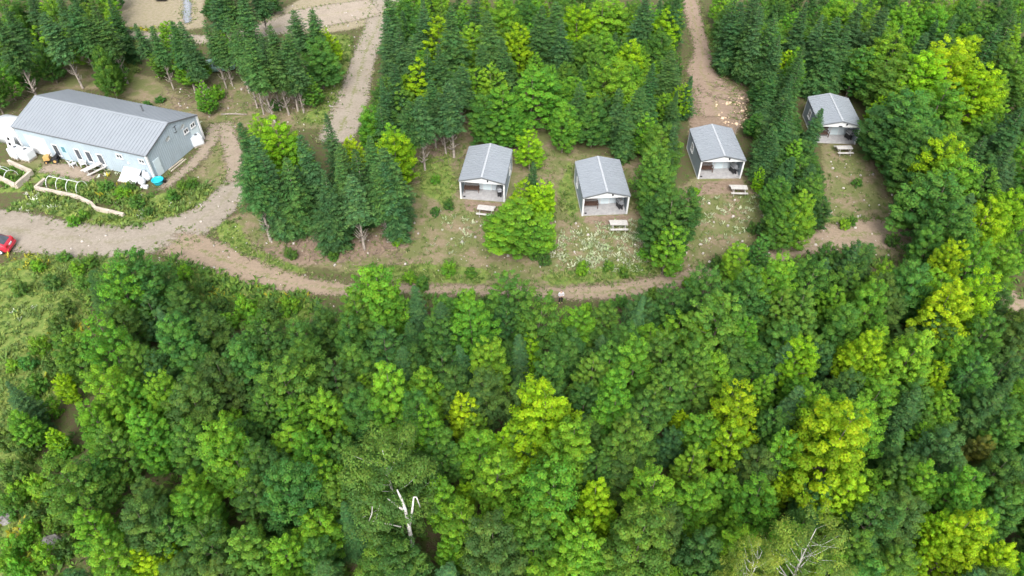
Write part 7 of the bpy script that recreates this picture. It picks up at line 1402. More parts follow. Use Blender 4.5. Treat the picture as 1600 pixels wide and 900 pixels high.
# rounded white fabric shelter against the left gable
sh = empty('fabric_shelter', (*bpt(.4, 18.9), 0), R(71.345)); tag(sh, 'white fabric shelter with a rounded roof at the left end of the building', 'shelter')
m = MB(); N = 12; prof = [(0, 0)] + [(1.9 - 1.9 * math.cos(a), 1.0 + 1.1 * math.sin(a)) for a in np.linspace(0, math.pi, N)] + [(3.8, 0)]
vs = [(x, y, z) for y in (0, 1.6, 3.2, 4.8) for x, z in prof]; k = len(prof)
m.add(vs, [(j * k + i, j * k + i + 1, (j + 1) * k + i + 1, (j + 1) * k + i) for j in range(3) for i in range(k - 1)])
cv = m.build('cover', 'plastic', sh, smooth=True); so = cv.modifiers.new('thick', 'SOLIDIFY'); so.thickness = .03
m = MB(); m.prism([(x, z) for x, z in prof], (0, .03, 0), (1, 0, 0), (0, 0, 1), (0, 1, 0), .03); m.prism([(x, z) for x, z in prof], (0, 4.74, 0), (1, 0, 0), (0, 0, 1), (0, 1, 0), .03); m.build('end_panel', 'plastic', sh)
bd = empty('leaning_door', (*bpt(-.75, 19.5), 0), R(71.345)); tag(bd, 'white door panel with two dark panes leaning by the fabric shelter', 'door')
m = MB(); m.box((.28, 0, 1.0), (.05, 1.3, 2.0), ry=R(14)); m.build('panel', 'white', bd)
for z_ in (1.55, .95):
    m = MB(); m.box((.28 + (z_ - 1) * .25 - .035, 0.15, z_), (.03, .35, .35), ry=R(14)); m.build('pane', 'black', bd)

def make_tank(label, loc, rz, s=1.0):
    root = empty('white_tank', (*loc, 0), R(rz)); root.scale = (s, s, s); tag(root, label, 'tank', 'white plastic cube tanks')
    m = MB(); m.span((-.55, -.6, .14), (.55, .6, 1.14))
    b = m.build('body', 'plastic', root, .16)
    m = MB()
    for i in range(5): m.box((0, -.48 + i * .24, .64), (1.13, .06, .9))
    m.build('rib', 'plastic', b, .02)
    m = MB(); m.lathe([(.16, 1.13), (.16, 1.2), (.13, 1.22)], (0.1, 0, 0), 12); m.build('cap', 'dgrey', root)
    m = MB()
    for y_ in (-.45, 0, .45): m.box((0, y_, .05), (1.05, .12, .1))
    m.box((0, 0, .115), (1.05, 1.1, .03)); m.build('pallet', 'timber', root)
    return root
make_tank('white plastic cube tank nearest the fabric shelter', (-57.35, 69.75), 60, 1.15)
make_tank('white plastic cube tank before the white garage door', (-55.95, 69.3), 72, 1.15)
make_tank('white plastic cube tank by the shed door of the right gable', (-37.35, 72.3), 40, 1.15)

# small garden tractor
gt = empty('garden_tractor', (-53.0, 68.75, 0), R(10)); tag(gt, 'small tan garden tractor with black wheels by the blue door', 'tractor')
m = MB(); m.prism([(-.75, .35), (-.05, .35), (-.05, .85), (-.3, .95), (-.7, .85)], (0, .28, 0), (1, 0, 0), (0, 0, 1), (0, -1, 0), .56); m.build('hood', 'tan_paint', gt, .03)
m = MB(); m.span((-.1, -.3, .28), (.75, .3, .42)); m.build('chassis', 'black', gt)
m = MB(); m.span((.3, -.25, .55), (.72, .25, .65)); m.box((.75, 0, .85), (.08, .5, .45), ry=R(12)); m.build('seat', 'black', gt, .03)
for x_, y_, r_, w_ in ((-.5, .38, .2, .14), (-.5, -.38, .2, .14), (.5, .42, .32, .22), (.5, -.42, .32, .22)):
    m = MB(); m.tube([(x_, y_ - w_ / 2, r_), (x_, y_ + w_ / 2, r_)], r_, 16); wl_ = m.build('wheel', 'black', gt)
    m = MB(); sg = 1 if y_ > 0 else -1; m.tube([(x_, y_ + sg * w_ / 2, r_), (x_, y_ + sg * (w_ / 2 + .015), r_)], r_ * .5, 12); m.build('rim', 'tan_paint', wl_)
m = MB(); m.tube([(0, 0, .8), (.15, 0, 1.05)], .025, 6); m.tube([(.15 + .04 * 0 + .18 * math.cos(a) * .3, .18 * math.sin(a), 1.05 + .1 * math.cos(a)) for a in np.linspace(0, 2 * math.pi, 13)], .018, 6); m.build('steering_wheel', 'black', gt)

# garden chairs, picnic table, panel, bags, tub beside the front wall
make_picnic('white picnic table by the front windows of the long building', (-47.3, 66.75), 52, 2.2)
def make_chair(label, loc, rz):
    root = empty('garden_chair', (*loc, 0), R(rz)); tag(root, label, 'chair', 'white garden chairs before the long building')
    m = MB(); m.span((-.27, -.27, .38), (.27, .27, .43)); m.build('seat', 'white', root, .01)
    m = MB()
    for i in range(5): m.box((-.22 + i * .11, .32, .72), (.08, .03, .68), rx=R(-16))
    m.build('backrest', 'white', root)
    for sx in (-1, 1):
        m = MB(); m.span((sx * .33 - .05, -.32, .6), (sx * .33 + .05, .3, .63)); m.build('armrest', 'white', root)
        for yy in (-.24, .24):
            m = MB(); m.span((sx * .3 - .03, yy - .03, 0), (sx * .3 + .03, yy + .03, .6)); m.build('leg', 'white', root)
make_chair('white garden chair left of the white picnic table', (-50.1, 67.75), 150)
make_chair('white garden chair between the picnic table and the front wall', (-48.95, 67.9), 200)
pn = empty('leaning_panel', (-42.7, 65.0, 0), R(71.345 - 90)); tag(pn, 'big white panel propped low against the front wall corner', 'panel')
m = MB(); m.box((0, .35, .55), (2.3, 1.75, .06), rx=R(33)); m.build('sheet', 'white', pn)
m = MB(); m.box((0, -.42, .05), (2.5, .1, .1)); m.box((.9, .8, .52), (.08, .08, .98)); m.box((-.9, .8, .52), (.08, .08, .98)); m.build('prop', 'timber', pn)
def make_bag(label, loc, s):
    m = MB(); rr = random.Random(int(loc[0] * 100)); prof = [(.20, 0), (.36, .08), (.40, .3), (.36, .6), (.24, .82), (.08, .92), (.14, 1.02)]
    m.lathe([(r * rr.uniform(.9, 1.1) * s, z * s) for r, z in prof], (0, 0, 0), 12)
    m.v = [(x * rr.uniform(.88, 1.1), y * rr.uniform(.88, 1.1), z) for x, y, z in m.v]
    o = m.build('bulk_bag', 'plastic', None, smooth=True); o.location = (*loc, 0); tag(o, label, 'bag', 'white bags at the building corner')
make_bag('tall white bag behind the turquoise tub, against the wall', (-40.75, 65.25), 1.2)
make_bag('white bag between the white panel and the turquoise tub', (-41.0, 64.45), 1.05)
tb = empty('garden_tub', (-39.25, 64.55, 0), .3); tag(tb, 'round turquoise tub standing at the near corner of the building', 'tub')
m = MB(); m.lathe([(.46, 0), (.52, .2), (.6, .5), (.66, .52), (.66, .56), (.56, .56), (.5, .25), (.45, .1)], n=20); m.build('basin', 'turquoise', tb, smooth=True)
m = MB(); m.lathe([(.02, .3), (.54, .42)], n=20); m.build('fill', 'turquoise', tb)
bk = MB(); bk.lathe([(.16, 0), (.2, .42), (.22, .43), (.22, .46), (.18, .46)], n=14); o = bk.build('bucket', 'black', None, smooth=True); o.location = (-38.6, 64.7, 0); tag(o, 'black bucket right of the turquoise tub', 'bucket')
bx_ = MB(); bx_.box((0, 0, .14), (.75, .45, .28)); o = bx_.build('storage_crate', 'white', None, .03); o.location = (-40.5, 63.75, 0); tag(o, 'low white crate in front of the bags and tub', 'crate')
for i, (x_, y_, L_, a_, lab) in enumerate(((-38.55, 68.2, 2.4, 68, 'pale timber lying along the gable wall, nearer the wall'), (-38.2, 68.0, 2.6, 70, 'pale timber lying beside the footpath, farther from the wall'))):
    m = MB(); m.box((0, 0, .06), (L_, .14, .12)); o = m.build('timber', 'timber', None, .01); o.location = (x_, y_, 0); o.rotation_euler = (0, 0, R(a_)); tag(o, lab, 'timber', 'loose timbers by the gable')

# raised garden beds edged with timbers
def garden_bed(label, pl, h):
    root = empty('garden_bed', (pl[0][0], pl[0][1], 0)); tag(root, label, 'garden bed', 'timber-edged garden beds')
    rr = random.Random(4)
    for (x0, y0), (x1, y1) in zip(pl, pl[1:]):
        L = math.hypot(x1 - x0, y1 - y0); n = max(1, round(L / 1.8)); a = math.atan2(y1 - y0, x1 - x0)
        for cz in range(int(h / .22)):
            for i in range(n):
                t_ = (i + .5) / n; m = MB(); m.box((0, 0, 0), (L / n - .015, .3 + rr.uniform(-.015, .015), .21))
                o = m.build('edging_timber', 'timber', root, .015)
                o.location = (x0 + (x1 - x0) * t_ - pl[0][0] + rr.uniform(-.015, .015), y0 + (y1 - y0) * t_ - pl[0][1], .105 + cz * .218); o.rotation_euler = (0, 0, a + rr.uniform(-.012, .012))
    return root
garden_bed('timber-edged garden bed at the left edge, left of the grassy walkway', [(-62.0, 67.9), (-57.4, 65.3), (-54.5, 63.6), (-54.0, 66.2), (-57.6, 68.2)], .66)
garden_bed('long stepped timber edging of the garden bed before the picnic table', [(-52.0, 65.0), (-52.3, 63.4), (-47.2, 61.9), (-45.1, 60.7), (-44.2, 59.8), (-40.8, 58.7)], .5)
def hoops(label, x0, y0, x1, y1, n, r):
    root = empty('hoop_frame', (x0, y0, 0)); tag(root, label, 'hoop frame', 'white pipe hoops over the garden beds')
    d = Vector((x1 - x0, y1 - y0, 0)); u = d.normalized(); w = Vector((-u.y, u.x, 0)); tops = []
    for i in range(n):
        q = d * (i / (n - 1)); m = MB()
        m.tube([q + w * (r * math.cos(a)) + Vector((0, 0, .1 + 1.0 * math.sin(a))) for a in np.linspace(0, math.pi, 10)], .03, 5); m.build('hoop', 'white', root)
    m = MB(); m.tube([Vector((0, 0, 1.1)), d + Vector((0, 0, 1.1))], .03, 5); m.build('ridge_pipe', 'white', root)
hoops('white pipe hoops over the left garden bed', -59.8, 67.4, -56.0, 65.4, 4, .8)
hoops('white pipe hoops over the long stepped garden bed', -51.0, 64.4, -47.2, 63.3, 4, .8)

# ------------------------------------------------------------------ vehicles
def make_car(label, paint, loc, rz, cat='car', name='parked_car'):
    """heading +x, origin at ground under the middle"""
    root = empty(name, (*loc, 0), R(rz)); tag(root, label, cat)
    xs_ = [-2.15, -2.1, -1.95, -1.6, -1.1, -.5, .1, .55, 1.0, 1.6, 2.0, 2.15]
    hip = [.62, .80, .92, .95, .95, .95, .95, .95, .92, .86, .74, .58]
    top = [.64, .83, 1.0, 1.18, 1.40, 1.46, 1.45, 1.28, .97, .90, .77, .60]
    wid = [.76, .82, .86, .88, .89, .89, .89, .89, .88, .86, .80, .70]
    m = MB(); ring = []
    for x, hp, tp, w in zip(xs_, hip, top, wid):
        tw = w * (.98 if tp - hp < .1 else .74)
        ring.append([(x, -w * .93, .22), (x, -w, .45), (x, -w, hp), (x, -tw, tp - .04 * (tp - hp > .1)), (x, -tw * .6, tp + .015), (x, 0, tp + .025), (x, tw * .6, tp + .015), (x, tw, tp - .04 * (tp - hp > .1)), (x, w, hp), (x, w, .45), (x, w * .93, .22)])
    k = 11; m.add([q for r_ in ring for q in r_], [(i * k + j, (i + 1) * k + j, (i + 1) * k + (j + 1) % k, i * k + (j + 1) % k) for i in range(len(ring) - 1) for j in range(k)] + [tuple(range(k)), tuple((len(ring) - 1) * k + j for j in range(k))[::-1]])
    b = m.build('body', paint, root, smooth=True); b.modifiers.new('edge', 'EDGE_SPLIT').split_angle = R(40)
    m = MB()   # rear window follows the sloping hatch
    m.add([(-1.93, -.6, 1.045), (-1.93, .6, 1.045), (-1.22, .56, 1.395), (-1.22, -.56, 1.395), (-1.93, -.6, 1.02), (-1.93, .6, 1.02), (-1.22, .56, 1.36), (-1.22, -.56, 1.36)], [(0, 1, 2, 3), (4, 7, 6, 5), (0, 4, 5, 1), (1, 5, 6, 2), (2, 6, 7, 3), (3, 7, 4, 0)]); m.build('rear_window', 'glass', root)
    m = MB(); m.add([(1.0, -.68, 1.02), (1.0, .68, 1.02), (.22, .58, 1.47), (.22, -.58, 1.47), (1.0, -.68, .98), (1.0, .68, .98), (.22, .58, 1.43), (.22, -.58, 1.43)], [(3, 2, 1, 0), (5, 6, 7, 4), (1, 5, 4, 0), (2, 6, 5, 1), (3, 7, 6, 2), (0, 4, 7, 3)]); m.build('windscreen', 'glass', root)
    for sy in (-1, 1):
        for x0, x1, a0, a1 in ((-1.45, -.55, -1.1, -.6), (-.45, .75, -.45, .25)):
            m = MB(); y0, y1 = sy * .885, sy * .70
            m.add([(x0, y0, .98), (x1, y0, .98), (a1, y1, 1.38), (a0, y1, 1.38), (x0, y0 + sy * .02, .98), (x1, y0 + sy * .02, .98), (a1, y1 + sy * .03, 1.39), (a0, y1 + sy * .03, 1.39)], [(0, 1, 2, 3), (4, 5, 6, 7), (0, 1, 5, 4), (1, 2, 6, 5), (2, 3, 7, 6), (3, 0, 4, 7)]); m.build('side_window', 'glass', root)
        m = MB(); m.box((-2.07, sy * .64, .82), (.16, .26, .2)); m.build('tail_lamp', 'lamp_red', root, .03)
        m = MB(); m.box((2.06, sy * .56, .66), (.14, .3, .13)); m.build('headlight', 'plastic', root, .03)
        m = MB(); m.box((.72, sy * .97, 1.0), (.12, .18, .12)); m.build('wing_mirror', paint, root, .03)
        for x in (-1.35, 1.35):
            m = MB(); m.tube([(x, sy * .70, .31), (x, sy * .905, .31)], .31, 20); w_ = m.build('wheel', 'black', root)
            m = MB(); m.tube([(x, sy * .906, .31), (x, sy * .925, .31)], .2, 14); m.build('rim', 'plastic', w_)
    m = MB(); m.box((-2.15, 0, .42), (.16, 1.62, .26)); m.build('rear_bumper', paint, root, .05)
    m = MB(); m.box((2.13, 0, .38), (.16, 1.5, .24)); m.build('front_bumper', paint, root, .05)
    m = MB(); m.box((-2.14, 0, .72), (.05, .5, .16)); m.build('licence_plate', 'white', root)
    return root
make_car('red car cut by the left edge on the gravel road', 'red', (-52.05, 53.5), 183)
make_car('dark car at the top edge on the tan field', 'dark_paint', (-56.35, 115.65), 92)
make_car('faded teal car half hidden among the bare spruce trunks', 'teal_paint', (-40.3, 90.8), 12)

# ------------------------------------------------------------------ person on the lane
def skin_mesh(name, chains, mat, parent, sub=1):
    V = []; E = []; rad = []
    for ch in chains:
        prev = None
        for q in ch:
            if isinstance(q, int): prev = q; continue
            V.append(q[:3]); rad.append(q[3]); i = len(V) - 1
            if prev is not None: E.append((prev, i))
            prev = i
    me = bpy.data.meshes.new(name); me.from_pydata(V, E, []); me.materials.append(M[mat])
    o = link(bpy.data.objects.new(name, me), parent)
    md = o.modifiers.new('skin', 'SKIN'); md.use_smooth_shade = True
    sv = me.skin_vertices[0].data
    for i, r_ in enumerate(rad): sv[i].radius = r_ if isinstance(r_, tuple) else (r_, r_)
    sv[0].use_root = True
    sb = o.modifiers.new('sub', 'SUBSURF'); sb.levels = sub; sb.render_levels = sub
    return o
pr = empty('person', (4.49, 45.95, 0), R(8)); tag(pr, 'person in pale grey top and black trousers on the lane, arms folded forward', 'person')
body = [[(0, .02, .90, .12), (0, .01, 1.1, (.13, .1)), (0, 0, 1.28, (.15, .11)), (0, 0, 1.40, .08), (0, -.01, 1.47, .05), (0, -.02, 1.56, (.078, .095)), (0, -.03, 1.64, (.07, .085))]]
for sx in (-1, 1):
    body.append([0, (sx * .09, .02, .82, .085), (sx * .11, .0, .47, .058), (sx * .12, .03, .09, .04), (sx * .125, -.12, .035, .035)])
    body.append([2, (sx * .19, .0, 1.34, .055), (sx * .25, -.04, 1.08, .042), (sx * .07, -.24, 1.13, .032), (sx * .02, -.28, 1.16, (.035, .02))])
pb = skin_mesh('body', body, 'skin', pr, 2)
for sx in (-1, 1):
    for k in range(4): skin_mesh('finger', [[(sx * .02, -.28, 1.15 + .012 * k, .009), (-sx * .015, -.315, 1.152 + .013 * k, .008), (-sx * .035, -.30, 1.153 + .013 * k, .007)]], 'skin', pb)
    skin_mesh('thumb', [[(sx * .04, -.27, 1.18, .010), (sx * .03, -.30, 1.215, .008)]], 'skin', pb)
sh_ = [[(0, .02, .88, (.155, .13)), (0, .01, 1.1, (.15, .12)), (0, 0, 1.28, (.17, .13)), (0, 0, 1.39, .095)]]
for sx in (-1, 1): sh_.append([2, (sx * .195, .0, 1.34, .072), (sx * .255, -.04, 1.08, .058), (sx * .11, -.21, 1.125, .046)])
skin_mesh('jumper', sh_, 'shirt', pr, 2)
trs = [[(0, .02, .9, (.145, .12)), (0, .02, .82, .11)]]
for sx in (-1, 1): trs.append([1, (sx * .1, .02, .76, .1), (sx * .115, .0, .47, .075), (sx * .12, .03, .1, .058)])
skin_mesh('trousers', trs, 'trouser', pr, 2)
skin_mesh('hair', [[(0, .035, 1.50, .05), (0, .03, 1.60, (.085, .075)), (0, .0, 1.69, (.06, .065))]], 'hair', pr, 2)
skin_mesh('scarf', [[(-.11, -.06, .99, .08), (0, -.1, 1.0, .09), (.11, -.06, .99, .08)]], 'vest', pr, 1)
for sx in (-1, 1):
    skin_mesh('shoe', [[(sx * .12, .05, .045, .05), (sx * .125, -.08, .04, .047), (sx * .127, -.15, .035, .035)]], 'black', pr, 1)
    m = MB(); m.lathe([(.012, 0), (.01, .012)], (sx * .03, -.115, 1.58), 6); m.build('eye', 'black', pb)

# ------------------------------------------------------------------ trees
def leaf_quads(c, n, ax, L, Wd, fold=.18):
    """folded rhombic leaves: c (N,3), normal n, axis ax"""
    n = n / (np.linalg.norm(n, axis=1)[:, None] + 1e-9)
    ax = ax - n * np.sum(ax * n, 1)[:, None]; ax /= np.linalg.norm(ax, axis=1)[:, None] + 1e-9
    s_ = np.cross(n, ax)
    b = c - ax * (L * .5)[:, None]; tpt = c + ax * (L * .5)[:, None] - n * (L * fold)[:, None]
    l_ = c + s_ * (Wd * .5)[:, None] - n * (L * fold * .3)[:, None]; r_ = c - s_ * (Wd * .5)[:, None] - n * (L * fold * .3)[:, None]
    V = np.stack([b, r_, tpt, l_], 1).reshape(-1, 3)
    i = np.arange(len(c)) * 4
    T = np.concatenate([np.stack([i, i + 1, i + 2], 1), np.stack([i, i + 2, i + 3], 1)])
    return V, T
def unit(rng, n):
    v = rng.normal(size=(n, 3)); return v / np.linalg.norm(v, axis=1)[:, None]
def tree_trunk(name, mat, rng, h, r0, ends, top=.9, lean=.25):
    m = MB(); k = 7; path = []; off = np.array([0., 0.])
    for i in range(k):
        z = h * top * i / (k - 1); path.append((off[0], off[1], z)); off = off + rng.normal(size=2) * lean * .25
    m.tube([(path[0][0], path[0][1], -.1)] + path, [r0 * 1.5] + [r0 * (1 - .9 * i / (k - 1)) for i in range(k)], 7)
    for e in ends:
        zs = max(h * .12, e[2] - .5 * math.hypot(e[0], e[1]) - .5); j = min(k - 1, max(0, zs / (h * top) * (k - 1))); i0 = int(j); f = j - i0
        a = np.array(path[i0]) * (1 - f) + np.array(path[min(i0 + 1, k - 1)]) * f; rr = r0 * (1 - .9 * j / (k - 1)) * .55
        mid = (a + e) / 2 + np.array([0, 0, -.12 * np.linalg.norm(e - a)]) + rng.normal(size=3) * .08
        m.tube([a, mid, e], [rr, rr * .6, rr * .18], 5)
    return m.mesh(name, mat, True)
def broad_crown(seed, h=8.0, r=2.0, zb=1.1, ncl=180, per=125, leaf=.14, rc=(.24, .5), dmin=.52, peak=.38, power=.5, droop=0.0, core=.2):
    rng = np.random.default_rng(seed)
    ph = rng.uniform(0, 6.28, 6); am = rng.uniform(.05, .16, 6)
    def rad(az, t_):
        pr_ = np.clip(1 - ((t_ - peak) / np.where(t_ > peak, 1.04 - peak, peak + .28)) ** 2, .02, 1) ** power
        lob = 1 + sum(am[k] * np.sin((k + 1) * az + ph[k] + t_ * (2.5 * k)) for k in range(6))
        return r * pr_ * lob
    # several leaders: a main stem and side stems with tops of their own
    nl = int(rng.integers(3, 6)); lead = [(0., 0., zb, h, .70)]; a0 = rng.uniform(0, 6.28)
    for k in range(nl):
        aa = a0 + k * 6.28 / nl + rng.normal() * .3; off = rng.uniform(.38, .62) * r
        lead.append((off * math.cos(aa), off * math.sin(aa), zb + rng.uniform(0, .12) * h, zb + (h - zb) * rng.uniform(.5, .88), rng.uniform(.42, .60)))
    wts = np.array([l_[4] * (l_[3] - l_[2]) for l_ in lead]); wts /= wts.sum()
    cand = []
    while len(cand) < ncl * 14:
        lx, ly, z0, z1, rf = lead[rng.choice(len(lead), p=wts)]
        t_ = rng.uniform(0, 1); az = rng.uniform(0, 6.28); R_ = float(rad(az, t_)) * rf
        if rng.uniform() > R_ / (1.1 * r * rf) + .15: continue
        q = R_ * (rng.uniform(.74, 1.06) if rng.uniform() > core else rng.uniform(.2, .75))
        x_, y_, zz = lx + q * math.cos(az), ly + q * math.sin(az), z0 + t_ * (z1 - z0)
        deep = False
        for ox, oy, o0, o1, of in lead:
            if (ox, oy) == (lx, ly) or not o0 < zz < o1: continue
            if math.hypot(x_ - ox, y_ - oy) < .6 * float(rad(0.0, (zz - o0) / (o1 - o0))) * of: deep = True
        if deep and rng.uniform() < .85: continue
        cand.append((x_, y_, zz, math.atan2(y_, x_) if math.hypot(x_, y_) > .3 else az, (zz - zb) / (h - zb)))
    cand = np.array(cand); ch = []; d = dmin
    while len(ch) < ncl and d > .12:
        for q in cand:
            if len(ch) >= ncl: break
            if not ch or np.min(np.sum((np.array([x[:3] for x in ch]) - q[:3]) ** 2, 1)) > d * d: ch.append(q)
        d *= .85
    Vs = []; Ts = []; tips = []; off = 0
    for q in ch:
        c0 = q[:3]; az, t_ = q[3], q[4]; dr_ = np.array([math.cos(az), math.sin(az), .55 + .7 * t_]); dr_ /= np.linalg.norm(dr_)
        rcl = rng.uniform(*rc) * (1.0 if t_ < .85 else .8); n = int(per * (rcl / np.mean(rc)) ** 1.6 * rng.uniform(.8, 1.2))
        v = unit(rng, n * 2); v = v[v @ dr_ > -.35][:n]; n = len(v)
        rr = rcl * rng.uniform(.35, 1.0, n) ** .6
        e_ = v * rr[:, None]; al = e_ @ dr_; P = c0 + e_ * np.array([.9, .9, .62]) + dr_ * (al * .75 * rng.uniform(.6, 1.3))[:, None]
        if droop: P[:, 2] -= droop * rng.uniform(0, 1, n) ** 1.5
        nr = v * .75 + np.array([0, 0, .75]) + unit(rng, n) * .45
        ax = v + unit(rng, n) * .9 + np.array([0, 0, -.3 - droop])
        L = leaf * rng.uniform(.5, 1.4, n)
        V, T = leaf_quads(P, nr, ax, L, L * rng.uniform(.6, .85, n))
        Vs.append(V); Ts.append(T + off); off += len(V)
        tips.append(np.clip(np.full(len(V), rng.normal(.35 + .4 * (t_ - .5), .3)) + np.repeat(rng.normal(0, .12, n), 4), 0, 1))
    return np.concatenate(Vs), np.concatenate(Ts), np.concatenate(tips), np.array([q[:3] for q in ch])
def crown_mesh(name, V, T, tips, mat):
    me = mesh_np(name, V, T, mat)
    me.attributes.new('tip', 'FLOAT', 'POINT').data.foreach_set('value', tips.astype(np.float32))
    return me
def spruce_crown(seed, h=10.0, r=1.85, zb=.6, levels=44, power=.8, dense=1.0):
    rng = np.random.default_rng(seed)
    C = []; Nn = []; A = []; Ls = []; Ws = []; tp = []
    pz, pa = rng.uniform(0, 6.28, 4), rng.uniform(0, 6.28, 4)
    for i in range(levels):
        u = (i + rng.uniform(-.3, .3)) / (levels - 1); z0 = zb + (h - zb - .12) * (1 - (1 - np.clip(u, 0, 1)) ** 1.12)
        t_ = (z0 - zb) / (h - zb); env = r * (1 - t_) ** power * (1 - .35 * max(0, .14 - t_) / .14) + .07
        nb = int((6 + 6 * (1 - t_)) * dense); a0 = rng.uniform(0, 6.28)
        for b in range(nb):
            az = a0 + b * 2 * math.pi / nb + rng.normal() * .16; L = env * rng.uniform(.6, 1.2) * (1 + .16 * math.sin(2 * az + pa[0] + 5 * t_) + .12 * math.sin(az + pa[1] + 9 * t_) + .10 * math.sin(17 * t_ + pz[0]))
            pit = (.75 * t_ - .12) + rng.normal() * .08
            d = np.array([math.cos(az) * math.cos(pit), math.sin(az) * math.cos(pit), math.sin(pit)])
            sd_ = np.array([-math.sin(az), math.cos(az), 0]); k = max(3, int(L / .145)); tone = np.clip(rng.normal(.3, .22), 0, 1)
            for j in range(k):
                s_ = (j + .6) / k; sag = -.22 * L * s_ ** 2 + .10 * L * max(0, s_ - .7)
                q = np.array([0, 0, z0]) + d * L * s_ + np.array([0, 0, sag])
                tl = (.40 * L * (1.05 - s_) ** .8 + .13) * rng.uniform(.75, 1.2)
                for sg in (-1, 1):
                    ax = d * .62 + sd_ * sg * .8 + np.array([0, 0, -.14 + rng.normal() * .14]); ax /= np.linalg.norm(ax)
                    C.append(q + ax * tl * .5); A.append(ax); Ls.append(tl); Ws.append(.105 * rng.uniform(.8, 1.3))
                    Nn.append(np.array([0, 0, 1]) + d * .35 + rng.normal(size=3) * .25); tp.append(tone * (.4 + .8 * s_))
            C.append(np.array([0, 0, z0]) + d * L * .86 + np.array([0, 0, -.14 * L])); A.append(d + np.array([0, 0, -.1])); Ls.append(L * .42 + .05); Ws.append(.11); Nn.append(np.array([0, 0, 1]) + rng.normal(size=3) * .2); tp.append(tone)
    for j in range(10):   # leader
        C.append(np.array([0, 0, h - .35 + j * .05])); a = rng.uniform(0, 6.28); A.append(np.array([math.cos(a) * .4, math.sin(a) * .4, 1.])); Ls.append(.3); Ws.append(.07); Nn.append(np.array([math.sin(a), -math.cos(a), .2])); tp.append(.3)
    V, T = leaf_quads(np.array(C), np.array(Nn), np.array(A), np.array(Ls), np.array(Ws), .06)
    return V, T, np.repeat(np.clip(np.array(tp), 0, 1), 4)

PROTO = {}
rngp = np.random.default_rng(77)
MAPLES = [dict(), dict(r=2.15, peak=.33), dict(peak=.45, power=.6, ncl=150), dict(rc=(.22, .58), dmin=.6, ncl=140), dict(zb=.8, peak=.3, power=.7), dict(rc=(.3, .58), dmin=.6, ncl=140, per=160), dict(peak=.5, power=.45), dict(r=1.9, power=.8, peak=.28, rc=(.22, .42), ncl=190)]
for i, kw in enumerate(MAPLES):
    V, T, tp, ch = broad_crown(100 + i, **kw)
    ends = [ch[k] for k in rngp.choice(len(ch), 16, replace=False)]
    PROTO['maple_tree', i] = (crown_mesh('maple_crown', V, T, tp, 'leaf'), tree_trunk('maple_trunk', 'bark', rngp, 8.0, .12, ends), 8.0, 2.0)
for i in range(2):
    V, T, tp, ch = broad_crown(140 + i, ncl=170, per=150, leaf=.13, rc=(.32, .55), dmin=.42, peak=.42, power=.5)
    ends = [ch[k] for k in rngp.choice(len(ch), 16, replace=False)]
    PROTO['broadleaf_tree', 8 + i] = (crown_mesh('small_leaf_crown', V, T, tp, 'leaf'), tree_trunk('slender_trunk', 'bark', rngp, 8.0, .1, ends), 8.0, 2.0)
for i in range(8):
    PROTO['broadleaf_tree', i] = PROTO['maple_tree', i]
for i in range(2):
    V, T, tp, ch = broad_crown(160 + i, h=11, r=3.0, zb=2.0, ncl=(190, 120)[i], per=(190, 150)[i], leaf=.125, rc=(.45, .8), dmin=.6, peak=.5, power=.45, droop=.35, core=.3)
    ends = [ch[k] for k in rngp.choice(len(ch), (24, 34)[i], replace=False)]
    PROTO['birch_tree', i] = (crown_mesh('birch_crown', V, T, tp, 'leaf'), tree_trunk('birch_trunk', 'wbark', rngp, 11.0, .16, ends), 11.0, 3.0)
for i in range(3):
    V, T, tp, ch = broad_crown(180 + i, h=1.6, r=.9, zb=.1, ncl=34, per=60, leaf=.15, rc=(.2, .36), dmin=.28, peak=.3, power=.5)
    ends = [ch[k] for k in rngp.choice(len(ch), 10, replace=False)]
    PROTO['shrub', i] = (crown_mesh('shrub_leaves', V, T, tp, 'leaf'), tree_trunk('shrub_stems', 'bark', rngp, 1.6, .025, ends, .6), 1.6, .9)
SPR = [dict(power=.70), dict(power=.62, levels=40), dict(power=.82, dense=1.1), dict(zb=3.8, levels=32, r=1.6, power=.6), dict(zb=4.4, levels=30, r=1.7, power=.52), dict(power=.66, levels=34, dense=.85), dict(power=.55, levels=44)]
for i, kw in enumerate(SPR):
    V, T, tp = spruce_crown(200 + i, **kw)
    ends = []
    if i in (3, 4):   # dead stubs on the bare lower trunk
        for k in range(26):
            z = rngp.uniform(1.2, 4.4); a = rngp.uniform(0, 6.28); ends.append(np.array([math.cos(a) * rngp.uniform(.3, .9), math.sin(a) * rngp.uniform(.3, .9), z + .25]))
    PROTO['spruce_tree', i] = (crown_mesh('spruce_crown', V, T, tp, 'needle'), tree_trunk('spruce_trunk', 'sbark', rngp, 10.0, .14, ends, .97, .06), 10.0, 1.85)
GROUP = dict(maple_tree='bright leafy maples of the woods', broadleaf_tree='darker broadleaved trees of the woods', birch_tree='birches in the lower wood', spruce_tree='spruces of the groves and woods', shrub='low shrubs')
for kind, var, x, y, h, r, rot, colr, label in TREES:
    cm, tm, h0, r0 = PROTO[kind, var]
    root = empty(kind, (x, y, 0), rot); root.scale = (r / r0, r / r0, h / h0)
    root.rotation_euler = (.05 * math.sin(rot * 7), .05 * math.cos(rot * 11), rot)
    tag(root, label, 'shrub' if kind == 'shrub' else 'tree', GROUP[kind])
    tr_ = link(bpy.data.objects.new('stems' if kind == 'shrub' else 'trunk', tm), root)
    cr = link(bpy.data.objects.new('crown', cm), root); cr.color = (*colr, 1)

